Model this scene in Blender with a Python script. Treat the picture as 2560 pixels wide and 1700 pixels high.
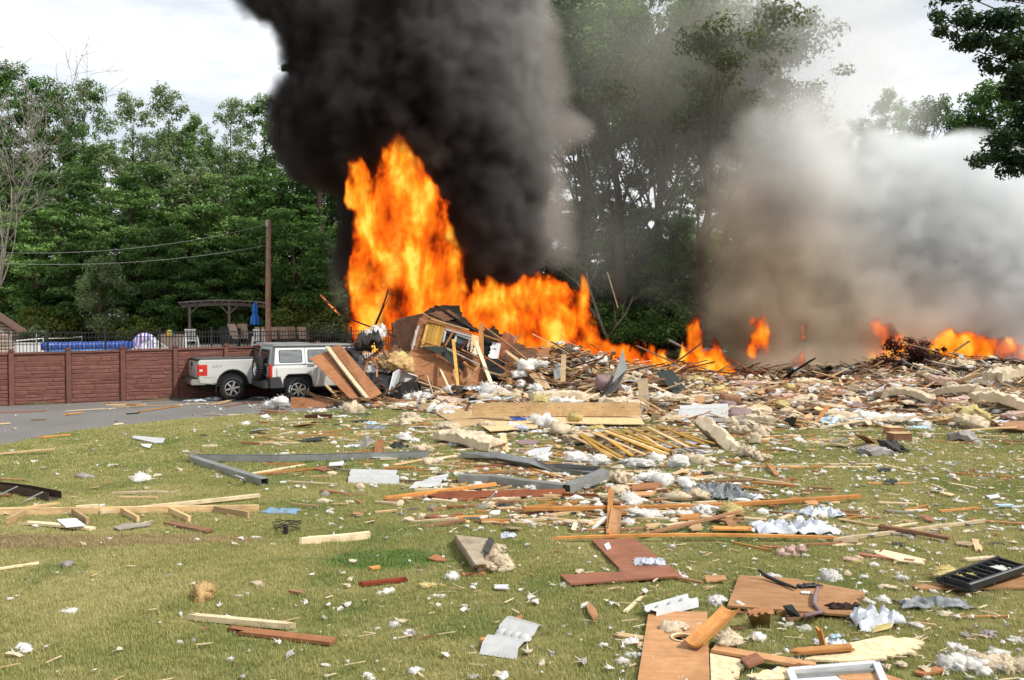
import bpy, bmesh, math, random
import numpy as np
from mathutils import Vector, Matrix, noise
for o in list(bpy.data.objects): bpy.data.objects.remove(o)
R=math.radians; rnd=random.Random(7); sc=bpy.context.scene; COL=sc.collection

# ---------------------------------------------------------------- camera, sky, sun, exposure
FOC=2200.0; EYE=2.7; PITCH=math.atan(50/FOC)
cam=bpy.data.objects.new('camera',bpy.data.cameras.new('camera')); COL.objects.link(cam); sc.camera=cam
cam.location=(0,0,EYE); cam.rotation_euler=(R(90)-PITCH,0,0); cam.data.sensor_width=36; cam.data.lens=36*FOC/2560
cam.data.clip_start=.1; cam.data.clip_end=3000
SUN_EL,SUN_AZ=R(48),R(118)       # azimuth clockwise from +Y: high, from the right and a little behind the camera
w=bpy.data.worlds.new("World"); sc.world=w; w.use_nodes=True
nt=w.node_tree; bg=nt.nodes['Background']
sky=nt.nodes.new('ShaderNodeTexSky'); sky.sky_type='NISHITA'; sky.sun_disc=False
sky.sun_elevation=SUN_EL; sky.sun_rotation=SUN_AZ; sky.air_density=1.2; sky.dust_density=1.5; sky.ozone_density=1
tc=nt.nodes.new('ShaderNodeTexCoord'); mp=nt.nodes.new('ShaderNodeMapping'); mp.inputs['Scale'].default_value=(1,1,4.5)
cn=nt.nodes.new('ShaderNodeTexNoise'); cn.inputs['Scale'].default_value=2.1; cn.inputs['Detail'].default_value=7; cn.inputs['Roughness'].default_value=.6
cr=nt.nodes.new('ShaderNodeValToRGB'); cr.color_ramp.elements[0].position=.30; cr.color_ramp.elements[1].position=.56
cr.color_ramp.elements[0].color=(.30,.30,.30,1); cr.color_ramp.elements[1].color=(1,1,1,1)
mx=nt.nodes.new('ShaderNodeMix'); mx.data_type='RGBA'; mx.inputs['B'].default_value=(9.9,10.1,10.4,1)
for a,b in ((tc.outputs['Generated'],mp.inputs[0]),(mp.outputs[0],cn.inputs['Vector']),(cn.outputs['Fac'],cr.inputs[0]),
            (cr.outputs[0],mx.inputs['Factor']),(sky.outputs[0],mx.inputs['A']),(mx.outputs['Result'],bg.inputs[0])): nt.links.new(a,b)
bg.inputs[1].default_value=.10
sl=bpy.data.lights.new('sun','SUN'); sl.energy=4.0; sl.angle=R(3); sl.color=(1,.95,.87)
sun=bpy.data.objects.new('sun',sl); COL.objects.link(sun)
sd=Vector((math.sin(SUN_AZ)*math.cos(SUN_EL),math.cos(SUN_AZ)*math.cos(SUN_EL),math.sin(SUN_EL)))
sun.rotation_euler=sd.to_track_quat('Z','Y').to_euler()
vs=sc.view_settings; vs.view_transform='Standard'; vs.look='None'; vs.exposure=0.22; vs.gamma=1; vs.use_curve_mapping=False
cy=sc.cycles; cy.use_denoising=True; cy.max_bounces=6; cy.diffuse_bounces=3; cy.glossy_bounces=2; cy.transmission_bounces=3
cy.volume_bounces=3; cy.transparent_max_bounces=8; cy.sample_clamp_indirect=4; cy.volume_step_rate=1.0; cy.volume_max_steps=512
cy.use_adaptive_sampling=True; cy.adaptive_threshold=.02; cy.caustics_reflective=False; cy.caustics_refractive=False

# ---------------------------------------------------------------- photograph pixel -> place
def ray(px,py):
    u=(px-1280)/FOC; v=(850-py)/FOC; c,s=math.cos(PITCH),math.sin(PITCH)
    return Vector((u,c+v*s,-s+v*c))
def G(px,py,z=0.0):                       # on the level z
    d=ray(px,py); t=(z-EYE)/d.z; return Vector((d.x*t,d.y*t,z))
def P(px,py,Y):                           # at the distance Y
    d=ray(px,py); t=Y/d.y; return Vector((d.x*t,Y,EYE+d.z*t))
def D(dx,dy,Y): return P(dx*1.0843,dy*1.0843,Y)
def pxm(Y): return FOC/Y
def proj(v):                               # place -> photograph pixel
    c,s=math.cos(PITCH),math.sin(PITCH); z=v[2]-EYE
    f=v[1]*c-z*s; u=v[1]*s+z*c
    return 1280+FOC*v[0]/f, 850-FOC*u/f

# ---------------------------------------------------------------- object helpers
def link(o,parent=None):
    COL.objects.link(o)
    if parent is not None: o.parent=parent
    return o
def tag(o,label=None,cat=None,group=None,kind=None):
    if label: o['label']=label
    if cat: o['category']=cat
    if group: o['group']=group
    if kind: o['kind']=kind
    return o
def empty(name,loc,rz=0,label=None,cat=None,group=None):
    o=bpy.data.objects.new(name,None); o.location=loc; o.rotation_euler=(0,0,rz); o.empty_display_size=.2; link(o)
    return tag(o,label,cat,group)
def smooth(me,on=True):
    me.polygons.foreach_set('use_smooth',[on]*len(me.polygons))
def mesh_obj(name,verts,faces,mats,parent=None,sm=False,mi=None):
    me=bpy.data.meshes.new(name); me.from_pydata([tuple(v) for v in verts],[],faces)
    for m in (mats if isinstance(mats,(list,tuple)) else [mats]): me.materials.append(m)
    if mi is not None: me.polygons.foreach_set('material_index',mi)
    if sm: smooth(me)
    me.update(); o=bpy.data.objects.new(name,me); return link(o,parent)
class MB:                                  # collects shapes, builds ONE mesh object
    def __init__(s): s.v=[]; s.f=[]; s.m=[]
    def add(s,v,f,m=0):
        n=len(s.v); s.v+= [tuple(p) for p in v]; s.f+=[tuple(i+n for i in q) for q in f]; s.m+=[m]*len(f)
    def box(s,c,d,rot=None,m=0):
        hx,hy,hz=d[0]/2,d[1]/2,d[2]/2; c=Vector(c)
        v=[Vector((x,y,z)) for x in(-hx,hx) for y in(-hy,hy) for z in(-hz,hz)]
        if rot is not None: v=[rot@p for p in v]
        s.add([p+c for p in v],[(0,1,3,2),(4,6,7,5),(0,4,5,1),(2,3,7,6),(0,2,6,4),(1,5,7,3)],m)
    def bar(s,a,b,w,t,m=0,up=Vector((0,0,1))):
        a,b=Vector(a),Vector(b); x=(b-a); L=x.length; x.normalize()
        y=up.cross(x)
        if y.length<1e-3: y=Vector((0,1,0)).cross(x)
        y.normalize(); z=x.cross(y)
        s.box((a+b)/2,(L,w,t),Matrix((x,y,z)).transposed(),m)
    def tube(s,pts,rad,n=6,m=0,cap=True):
        pts=[Vector(p) for p in pts]; rad=rad if isinstance(rad,(list,tuple)) else [rad]*len(pts); V=[];F=[]
        for i,p in enumerate(pts):
            d=(pts[min(i+1,len(pts)-1)]-pts[max(i-1,0)])
            if d.length<1e-6: d=Vector((0,0,1))
            d.normalize(); a=d.orthogonal().normalized() if i==0 else (a-d*a.dot(d)).normalized()
            b=d.cross(a)
            for k in range(n):
                t=2*math.pi*k/n; V.append(p+(a*math.cos(t)+b*math.sin(t))*rad[i])
        for i in range(len(pts)-1):
            for k in range(n):
                F.append((i*n+k,i*n+(k+1)%n,(i+1)*n+(k+1)%n,(i+1)*n+k))
        if cap: F.append(tuple(range(n))[::-1]); F.append(tuple((len(pts)-1)*n+k for k in range(n)))
        s.add(V,F,m)
    def prism(s,poly,axis_vec,m=0,sides=True):      # poly: list of 3D points, extruded along axis_vec
        n=len(poly); a=[Vector(p) for p in poly]; b=[p+Vector(axis_vec) for p in a]
        s.add(a+b,[tuple(range(n))[::-1],tuple(range(n,2*n))]+[(i,(i+1)%n,n+(i+1)%n,n+i) for i in range(n)],m)
    def lathe(s,prof,c,axis='y',n=24,m=0):          # prof: (radius, along)
        V=[];F=[];c=Vector(c)
        for r,h in prof:
            for k in range(n):
                t=2*math.pi*k/n; x,z=r*math.cos(t),r*math.sin(t)
                V.append(c+(Vector((x,h,z)) if axis=='y' else Vector((x,z,h))))
        for i in range(len(prof)-1):
            for k in range(n): F.append((i*n+k,i*n+(k+1)%n,(i+1)*n+(k+1)%n,(i+1)*n+k))
        s.add(V,F,m)
    def build(s,name,mats,parent=None,sm=False,bev=0,seg=2):
        o=mesh_obj(name,s.v,s.f,mats,parent,sm,s.m)
        bm=bmesh.new(); bm.from_mesh(o.data); bmesh.ops.recalc_face_normals(bm,faces=bm.faces)
        if bev:
            bmesh.ops.bevel(bm,geom=[e for e in bm.edges if len(e.link_faces)==2 and e.calc_face_angle(0)>.45],offset=bev,segments=seg,affect='EDGES',clamp_overlap=True)
            for f_ in bm.faces: f_.smooth=True
        bm.to_mesh(o.data); bm.free()
        if bev and hasattr(o.data,'set_sharp_from_angle'): o.data.set_sharp_from_angle(angle=R(35))
        return o
def dup(root,loc=None,rz=None,label=None,group=None,scale=None):
    r=root.copy(); COL.objects.link(r)
    if loc is not None: r.location=loc
    if rz is not None: r.rotation_euler=(r.rotation_euler[0],r.rotation_euler[1],rz)
    if scale is not None: r.scale=scale if hasattr(scale,'__len__') else (scale,)*3
    if label: r['label']=label
    if group: r['group']=group
    for ch in root.children:
        c=ch.copy(); COL.objects.link(c); c.parent=r
        for g in ch.children:
            d=g.copy(); COL.objects.link(d); d.parent=c
    return r

# ---------------------------------------------------------------- materials
def newmat(name):
    m=bpy.data.materials.new(name); m.use_nodes=True; return m,m.node_tree,m.node_tree.nodes['Principled BSDF']
def N(t,typ,**k):
    n=t.nodes.new(typ)
    for a,b in k.items():
        if a in n.inputs: n.inputs[a].default_value=b
        else: setattr(n,a,b)
    return n
def ramp(t,stops,src):
    r=t.nodes.new('ShaderNodeValToRGB'); e=r.color_ramp.elements
    while len(e)<len(stops): e.new(.5)
    for x,(p,c) in zip(e,stops): x.position=p; x.color=(*c,1) if len(c)==3 else c
    t.links.new(src,r.inputs[0]); return r.outputs[0]
def mix(t,f,a,b,mode='MIX'):
    m=t.nodes.new('ShaderNodeMix'); m.data_type='RGBA'; m.blend_type=mode
    for s,v in (('Factor',f),('A',a),('B',b)):
        if hasattr(v,'links'): t.links.new(v,m.inputs[s])
        else: m.inputs[s].default_value=v if not isinstance(v,tuple) else ((*v,1) if len(v)==3 else v)
    return m.outputs['Result']
def coords(t,scale=(1,1,1),kind='Object'):
    c=t.nodes.new('ShaderNodeTexCoord'); m=t.nodes.new('ShaderNodeMapping'); m.inputs['Scale'].default_value=scale
    t.links.new(c.outputs[kind],m.inputs[0]); return m.outputs[0]
def noise_(t,vec,scale,detail=4,rough=.55,dist=0):
    n=N(t,'ShaderNodeTexNoise',Scale=scale,Detail=detail,Roughness=rough,Distortion=dist)
    if vec is not None: t.links.new(vec,n.inputs['Vector'])
    return n.outputs['Fac']
def bump(t,p,h,strength=.3,dist=.01):
    b=N(t,'ShaderNodeBump',Strength=strength,Distance=dist); t.links.new(h,b.inputs['Height']); t.links.new(b.outputs[0],p.inputs['Normal'])
def obj_rand(t):
    return t.nodes.new('ShaderNodeObjectInfo').outputs['Random']
def wood(name,c1,c2,rough=.75,dirt=.55,along=(1.6,14,14)):
    m,t,p=newmat(name); v=coords(t,along)
    r=obj_rand(t); off=N(t,'ShaderNodeVectorMath',operation='ADD'); cx=N(t,'ShaderNodeCombineXYZ'); mm=N(t,'ShaderNodeMath',operation='MULTIPLY'); mm.inputs[1].default_value=37
    t.links.new(r,mm.inputs[0]); t.links.new(mm.outputs[0],cx.inputs[1]); t.links.new(v,off.inputs[0]); t.links.new(cx.outputs[0],off.inputs[1]); v=off.outputs[0]
    g=noise_(t,v,2.2,6,.65,.6); col=ramp(t,[(.3,c1),(.68,c2)],g)
    v2=coords(t,(1,1,1)); d=noise_(t,v2,3.4,6,.68); col=mix(t,ramp(t,[(.5,(0,0,0)),(.75,(dirt,)*3)],d),col,tuple(x*.35 for x in c1)); col=mix(t,ramp(t,[(.42,(0,0,0)),(.62,(.45,)*3)],noise_(t,v2,1.1,5,.7,.8)),col,tuple(x*.62 for x in c1)); col=mix(t,ramp(t,[(.66,(0,0,0)),(.70,(.5,)*3)],noise_(t,coords(t,(3,40,40)),1.6,3,.6)),col,tuple(min(.75,x*1.5) for x in c2))
    hs=N(t,'ShaderNodeHueSaturation',Saturation=1.0); mr=N(t,'ShaderNodeMapRange'); mr.inputs['To Min'].default_value=.62; mr.inputs['To Max'].default_value=1.18
    t.links.new(r,mr.inputs[0]); t.links.new(mr.outputs[0],hs.inputs['Value']); t.links.new(col,hs.inputs['Color'])
    t.links.new(hs.outputs[0],p.inputs['Base Color']); p.inputs['Roughness'].default_value=rough; p.inputs['Specular IOR Level'].default_value=.25
    bump(t,p,g,.35,.004); return m
def plain(name,c,rough=.6,var=.18,scale=6,metal=0,spec=.4,bmp=0,c2=None):
    m,t,p=newmat(name); v=coords(t); n=noise_(t,v,scale,5,.6)
    c2=c2 or tuple(x*(1-var*2) for x in c)
    t.links.new(ramp(t,[(.3,c2),(.66,c)],n),p.inputs['Base Color'])
    p.inputs['Roughness'].default_value=rough; p.inputs['Metallic'].default_value=metal; p.inputs['Specular IOR Level'].default_value=spec
    if bmp: bump(t,p,noise_(t,v,scale*4,5,.65),bmp,.02)
    return m
def osb(name,c1,c2):
    m,t,p=newmat(name); v=coords(t,(1,1,1)); vo=N(t,'ShaderNodeTexVoronoi',Scale=28.0); vo.feature='F1'; t.links.new(v,vo.inputs['Vector'])
    col=ramp(t,[(.0,c1),(.5,c2),(1,tuple(min(1,x*1.25) for x in c2))],vo.outputs['Color'])
    col=mix(t,ramp(t,[(.45,(0,0,0)),(.8,(.35,)*3)],noise_(t,v,3,4)),col,tuple(x*.6 for x in c1))
    t.links.new(col,p.inputs['Base Color']); p.inputs['Roughness'].default_value=.8; return m
def fluffy(name,c,c2,tr=.3):
    m,t,p=newmat(name); v=coords(t,(1,1,1),'Object'); n=noise_(t,v,3.2,5,.7); n2=noise_(t,v,1.1,3)
    r=obj_rand(t); col=ramp(t,[(.32,c2),(.62,c)],n)
    col=mix(t,ramp(t,[(.5,(0,0,0)),(.75,(.5,.5,.5))],n2),col,c2)
    hs=N(t,'ShaderNodeHueSaturation'); mr=N(t,'ShaderNodeMapRange'); mr.inputs['To Min'].default_value=.86; mr.inputs['To Max'].default_value=1.06
    t.links.new(r,mr.inputs[0]); t.links.new(mr.outputs[0],hs.inputs['Value']); t.links.new(col,hs.inputs['Color'])
    t.links.new(hs.outputs[0],p.inputs['Base Color']); p.inputs['Roughness'].default_value=1; p.inputs['Specular IOR Level'].default_value=.05
    b1=noise_(t,v,9,4,.7); bump(t,p,b1,.35,.05)
    tl=N(t,'ShaderNodeBsdfTranslucent'); t.links.new(hs.outputs[0],tl.inputs[0]); ms=N(t,'ShaderNodeMixShader'); ms.inputs[0].default_value=tr
    o=t.nodes['Material Output']; t.links.new(p.outputs[0],ms.inputs[1]); t.links.new(tl.outputs[0],ms.inputs[2]); t.links.new(ms.outputs[0],o.inputs[0]); return m
def leafmat(name,dark,lite,tr=.35):
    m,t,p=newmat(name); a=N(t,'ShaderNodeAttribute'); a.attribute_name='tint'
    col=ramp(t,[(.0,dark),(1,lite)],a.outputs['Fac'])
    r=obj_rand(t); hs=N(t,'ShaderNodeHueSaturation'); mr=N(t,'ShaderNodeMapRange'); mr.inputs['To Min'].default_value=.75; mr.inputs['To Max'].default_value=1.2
    t.links.new(r,mr.inputs[0]); t.links.new(mr.outputs[0],hs.inputs['Value']); t.links.new(col,hs.inputs['Color'])
    t.links.new(hs.outputs[0],p.inputs['Base Color']); p.inputs['Roughness'].default_value=.6; p.inputs['Specular IOR Level'].default_value=.2
    tl=N(t,'ShaderNodeBsdfTranslucent'); t.links.new(mix(t,.5,hs.outputs[0],(.12,.18,.02)),tl.inputs[0]); ms=N(t,'ShaderNodeMixShader'); ms.inputs[0].default_value=tr
    o=t.nodes['Material Output']; t.links.new(p.outputs[0],ms.inputs[1]); t.links.new(tl.outputs[0],ms.inputs[2]); t.links.new(ms.outputs[0],o.inputs[0]); return m
M={}
M['pine']=wood('pine',(.50,.32,.15),(.72,.52,.29)); M['pale']=wood('pale_pine',(.60,.46,.27),(.80,.66,.44))
M['orange']=wood('stained_pine',(.45,.18,.045),(.62,.30,.09),.55); M['ply']=wood('plywood',(.27,.11,.045),(.40,.18,.08),.7,.35,(1.2,7,7))
M['plyred']=wood('red_plywood',(.22,.085,.05),(.34,.15,.085),.6,.4,(1.2,7,7)); M['plyorange']=wood('orange_plywood',(.38,.19,.08),(.53,.29,.14),.7,.5,(1.2,6,6))
M['red']=wood('red_siding',(.20,.035,.02),(.30,.06,.03),.45,.2); M['redwood']=wood('dark_redwood',(.17,.045,.018),(.27,.085,.03),.4)
M['grey']=wood('weathered_wood',(.20,.18,.15),(.38,.34,.29)); M['char']=wood('charred_wood',(.008,.006,.005),(.05,.028,.018),.9)
M['scorch']=wood('scorched_wood',(.05,.022,.012),(.20,.09,.045),.8,.6); M['brown']=wood('brown_wood',(.24,.12,.06),(.38,.20,.11))
M['osb']=osb('strand_board',(.42,.26,.12),(.66,.46,.24)); M['osbpale']=osb('pale_strand_board',(.52,.39,.21),(.68,.54,.33))
M['white']=plain('white_metal',(.56,.57,.575),.35,.06,8,0,.5); M['whiteplastic']=plain('white_plastic',(.58,.61,.66),.4,.14,9,0,.5,.3)
M['soffit']=plain('toned_white_metal',(.44,.445,.44),.35,.10,8,0,.5)  # white metal with a lowered base colour so sunlit bosses keep their relief
M['galv']=plain('grey_gutter_metal',(.30,.31,.30),.45,.15,5,.35,.5); M['darkmetal']=plain('brown_gutter_metal',(.075,.045,.032),.5,.3,5,.1)
M['black']=plain('black_plastic',(.018,.018,.02),.5,.2,8); M['blackdeep']=plain('deep_black',(.008,.008,.009),.9,.3,4)  # deep black for gaps, wheel wells, the window opening and dark voids
M['shingle']=plain('grey_green_shingle',(.055,.065,.06),.95,.25,60,0,.1,.5); M['blue']=plain('blue_tarp',(.015,.06,.33),.5,.15,5)
M['bluecloth']=fluffy('pale_blue_fibre',(.30,.47,.66),(.22,.38,.58)); M['lightblue']=plain('light_blue_plastic',(.42,.58,.68),.5,.15,12)
M['mauve']=plain('mauve_fabric',(.27,.19,.19),.95,.15,20,0,.1,.3); M['gold']=plain('olive_card',(.20,.13,.03),.6,.2,6)
M['greyplastic']=plain('grey_plastic_sheet',(.22,.24,.25),.3,.3,14,0,.6,.5); M['silver']=plain('silver_foil',(.6,.61,.63),.25,.2,20,.7,.6,.6)
M['fluff']=fluffy('white_insulation',(.87,.86,.83),(.70,.67,.62)); M['cream']=fluffy('cream_insulation',(.72,.62,.46),(.52,.41,.27),.2)
M['yellowf']=fluffy('yellow_insulation',(.72,.62,.28),(.55,.44,.18)); M['tan']=fluffy('tan_insulation',(.60,.42,.20),(.36,.21,.09),.1)
M['greyf']=fluffy('grey_insulation',(.42,.39,.38),(.2,.18,.17),.1); M['pinkf']=fluffy('pinkish_insulation',(.62,.46,.38),(.42,.28,.22),.1)
M['gauze']=fluffy('bluish_insulation',(.74,.78,.86),(.58,.62,.70)); M['kraft']=plain('brown_kraft_paper',(.36,.27,.17),.85,.2,7,0,.15,.25)
M['dirtypaper']=plain('stained_paper_facing',(.42,.35,.25),.85,.3,5,0,.15,.25,(.22,.17,.12)); M['darkfelt']=plain('dark_felt',(.06,.055,.05),.95,.3,12)
M['bark']=plain('bark',(.10,.075,.055),.95,.4,9,0,.1,.8,(.03,.022,.016)); M['barkdead']=plain('dead_bark',(.36,.33,.29),.9,.25,9,0,.1,.4)
M['concrete']=plain('pool_concrete',(.55,.48,.40),.9,.1,3); M['paper']=plain('white_paper',(.62,.63,.66),.7,.05,10)
M['brick']=plain('dark_red_brick',(.11,.03,.022),.9,.25,14,0,.1,.4); M['plank_y']=wood('yellow_panel',(.42,.22,.035),(.58,.34,.07),.5)
M['leaf_dark']=leafmat('dark_leaves',(.03,.078,.024),(.13,.26,.06)); M['leaf_mid']=leafmat('green_leaves',(.065,.13,.038),(.24,.40,.11))
M['leaf_lite']=leafmat('pale_leaves',(.11,.165,.07),(.36,.45,.22)); M['leaf_yellow']=leafmat('yellow_green_leaves',(.07,.10,.015),(.24,.28,.06))
M['leaf_brown']=leafmat('heat_browned_leaves',(.045,.06,.02),(.15,.165,.065)); M['leaf_red']=leafmat('dark_red_leaves',(.03,.006,.008),(.10,.022,.028),.2)
# ---------------------------------------------------------------- ground, lawn, driveway, rising ground behind
WA=R(29); U=Vector((math.cos(WA),math.sin(WA),0)); NB=Vector((-math.sin(WA),math.cos(WA),0))   # along the wall / behind it
W0=P(0,1015.7,27.5); W0.z=0
def lawn_color(t):
    g=t.nodes.new('ShaderNodeNewGeometry'); v=g.outputs['Position']
    a=noise_(t,v,.28,4,.55); b=noise_(t,v,1.3,5,.65); c=noise_(t,v,9,4,.7)
    col=ramp(t,[(.32,(.10,.15,.038)),(.50,(.215,.21,.07)),(.63,(.345,.30,.14))],a)
    col=mix(t,ramp(t,[(.42,(.0,)*3),(.70,(.7,)*3)],b),col,(.37,.31,.145))
    col=mix(t,ramp(t,[(.56,(0,)*3),(.70,(.65,)*3)],noise_(t,v,.9,3,.5,.5)),col,(.06,.12,.02))
    return col,v,c
def spot(t,v,px,py,rx,ry,lo,hi,nz=.35):              # soft-edged patch of another ground colour at a place
    q=G(px,py); s=N(t,'ShaderNodeVectorMath',operation='SUBTRACT'); t.links.new(v,s.inputs[0]); s.inputs[1].default_value=(q.x,q.y,0)
    m=N(t,'ShaderNodeVectorMath',operation='MULTIPLY'); m.inputs[1].default_value=(1/rx,1/ry,0); t.links.new(s.outputs[0],m.inputs[0])
    l=N(t,'ShaderNodeVectorMath',operation='LENGTH'); t.links.new(m.outputs[0],l.inputs[0])
    n=noise_(t,v,2.2,5,.65); a=N(t,'ShaderNodeMath',operation='MULTIPLY_ADD'); t.links.new(n,a.inputs[0]); a.inputs[1].default_value=nz*2; t.links.new(l.outputs['Value'],a.inputs[2])
    return ramp(t,[(lo,(1,)*3),(hi,(0,)*3)],a.outputs[0])
def lawn_stack(t):
    col,v,c=lawn_color(t)
    col=mix(t,spot(t,v,960,1400,1.3,.8,.75,1.2),col,(.045,.125,.018))
    col=mix(t,spot(t,v,800,1150,1.6,.7,.85,1.3),col,(.07,.15,.025))
    col=mix(t,spot(t,v,60,1355,2.3,.5,.95,1.35,.3),col,(.27,.17,.11))
    col=mix(t,spot(t,v,400,1350,1.9,.36,.95,1.3,.3),col,(.30,.20,.12))
    return col,v,c
m,t,p=newmat('lawn_ground'); col,v,c=lawn_stack(t)
col=mix(t,ramp(t,[(.3,(.55,)*3),(.7,(0,)*3)],c),col,(.05,.045,.02))
t.links.new(col,p.inputs['Base Color']); p.inputs['Roughness'].default_value=1; p.inputs['Specular IOR Level'].default_value=.05; bump(t,p,c,.8,.03); M['lawn']=m
m,t,p=newmat('grass_blades'); col,v,c=lawn_stack(t); a=N(t,'ShaderNodeAttribute'); a.attribute_name='tint'
col=mix(t,.42,col,ramp(t,[(0,(.065,.12,.025)),(.38,(.17,.215,.055)),(.68,(.36,.33,.14)),(1,(.60,.53,.30))],a.outputs['Fac']))
hs=N(t,'ShaderNodeHueSaturation',Value=1.38); t.links.new(col,hs.inputs['Color'])
t.links.new(hs.outputs[0],p.inputs['Base Color']); p.inputs['Roughness'].default_value=.7; p.inputs['Specular IOR Level'].default_value=.15
tl=N(t,'ShaderNodeBsdfTranslucent'); t.links.new(hs.outputs[0],tl.inputs[0]); ms=N(t,'ShaderNodeMixShader'); ms.inputs[0].default_value=.3
t.links.new(p.outputs[0],ms.inputs[1]); t.links.new(tl.outputs[0],ms.inputs[2]); t.links.new(ms.outputs[0],t.nodes['Material Output'].inputs[0]); M['blade']=m
gr=mesh_obj('lawn',[(-700,-60,0),(700,-60,0),(700,1500,0),(-700,1500,0)],[(0,1,2,3)],M['lawn']); tag(gr,kind='structure')
# asphalt driveway, its kerbless edge frayed over the lawn
m,t,p=newmat('asphalt'); v=coords(t); n=noise_(t,v,60,4,.7); n2=noise_(t,v,.5,4,.6)
col=ramp(t,[(.3,(.115,.108,.10)),(.7,(.20,.19,.175))],n); col=mix(t,ramp(t,[(.35,(.45,)*3),(.65,(0,)*3)],n2),col,(.085,.08,.078))
t.links.new(col,p.inputs['Base Color']); p.inputs['Roughness'].default_value=.85; bump(t,p,n,.5,.006); M['asphalt']=m
edge=[(-140,1180),(0,1113),(91,1094),(183,1077),(290,1066),(380,1056),(473,1047),(560,1041),(648,1036),(760,1030),(900,1020),(1010,1003)]
near=[]
for i in range(len(edge)-1):
    for k in range(8):
        q=G(edge[i][0]+(edge[i+1][0]-edge[i][0])*k/8,edge[i][1]+(edge[i+1][1]-edge[i][1])*k/8); near.append(q+Vector((0,rnd.uniform(-.09,.09),0)))
far=[W0+U*s+NB*.5 for s in (26,14,4,-8,-30)]
ap=near+far+[Vector((-40,14,0))]
mesh_obj('driveway',[(q.x,q.y,.004) for q in ap],[tuple(range(len(ap)))],M['asphalt']); tag(bpy.data.objects['driveway'],kind='structure')
# rising ground behind the wall and the house plot
def bank_h(x,y):
    s=(Vector((x,y,0))-W0); b=s.dot(NB); t1=min(1,max(0,(b-.15)/1.2)); h=1.25*t1*t1*(3-2*t1)
    t2=min(1,max(0,(y-50)/9)); h2=1.5*t2*t2*(3-2*t2)
    fr=min(1,max(0,(-4.5-x)/3)); h=h*fr
    return max(h,h2)+.012*max(0,y-60)
nx,ny=120,110; vv=[];ff=[]
for j in range(ny+1):
    for i in range(nx+1):
        x=-95+190*i/nx; y=24+ (176*(j/ny)**1.7)
        z=bank_h(x,y); z= z+.12*noise.noise(Vector((x*.3,y*.3,0))) if y>52 else z
        vv.append((x,y,z-.03 if z<.02 else z))
for j in range(ny):
    for i in range(nx): a=j*(nx+1)+i; ff.append((a,a+1,a+nx+2,a+nx+1))
m,t,p=newmat('forest_floor_soil'); g=t.nodes.new('ShaderNodeNewGeometry'); n=noise_(t,g.outputs['Position'],.6,5,.6)
t.links.new(ramp(t,[(.35,(.035,.045,.015)),(.6,(.085,.095,.035)),(.8,(.13,.11,.06))],n),p.inputs['Base Color']); p.inputs['Roughness'].default_value=1; M['floor']=m
tag(mesh_obj('hill',vv,ff,M['floor'],sm=True),kind='structure')
# pool terrace slab
dk=[W0+U*s+NB*b for s,b in ((-12,2.2),(16,2.2),(16,3.5),(24,14),(10,30),(-12,30))]
mb=MB(); mb.prism([(q.x,q.y,1.16) for q in dk],(0,0,.14)); tag(mb.build('pool_terrace',M['concrete']),kind='structure')

# ---------------------------------------------------------------- precast stone-pattern wall
def wall_s(px):                                        # distance along the wall line seen at photograph column px
    d=ray(px,950); n=NB; t=W0.dot(n)/d.dot(n); q=d*t; q.z=0; return (q-W0).dot(U)
mwall,t,p=newmat('red_brown_precast'); v=coords(t); n=noise_(t,v,5,5,.6); r=obj_rand(t)
col=ramp(t,[(.3,(.115,.040,.028)),(.7,(.16,.060,.042))],n); hs=N(t,'ShaderNodeHueSaturation'); mr=N(t,'ShaderNodeMapRange'); mr.inputs['To Min'].default_value=.88; mr.inputs['To Max'].default_value=1.1
t.links.new(r,mr.inputs[0]); t.links.new(mr.outputs[0],hs.inputs['Value']); t.links.new(col,hs.inputs['Color']); t.links.new(hs.outputs[0],p.inputs['Base Color'])
p.inputs['Roughness'].default_value=.7; bump(t,p,noise_(t,v,30,5,.7),.5,.01)
wall=empty('garden_wall',(W0.x,W0.y,0),WA,'red-brown precast stone-pattern wall along the driveway behind the two vehicles','wall')
ss=[wall_s(x) for x in (28.6,171.6,307,438.5,565.5)]; step=(ss[-1]-ss[0])/4
posts=[ss[0]-step*2,ss[0]-step]+ss+[ss[-1]+step*k for k in range(1,4)]
def wtop(s): return 1.63+.0145*max(s,-4)
stone_cache=[]
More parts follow.
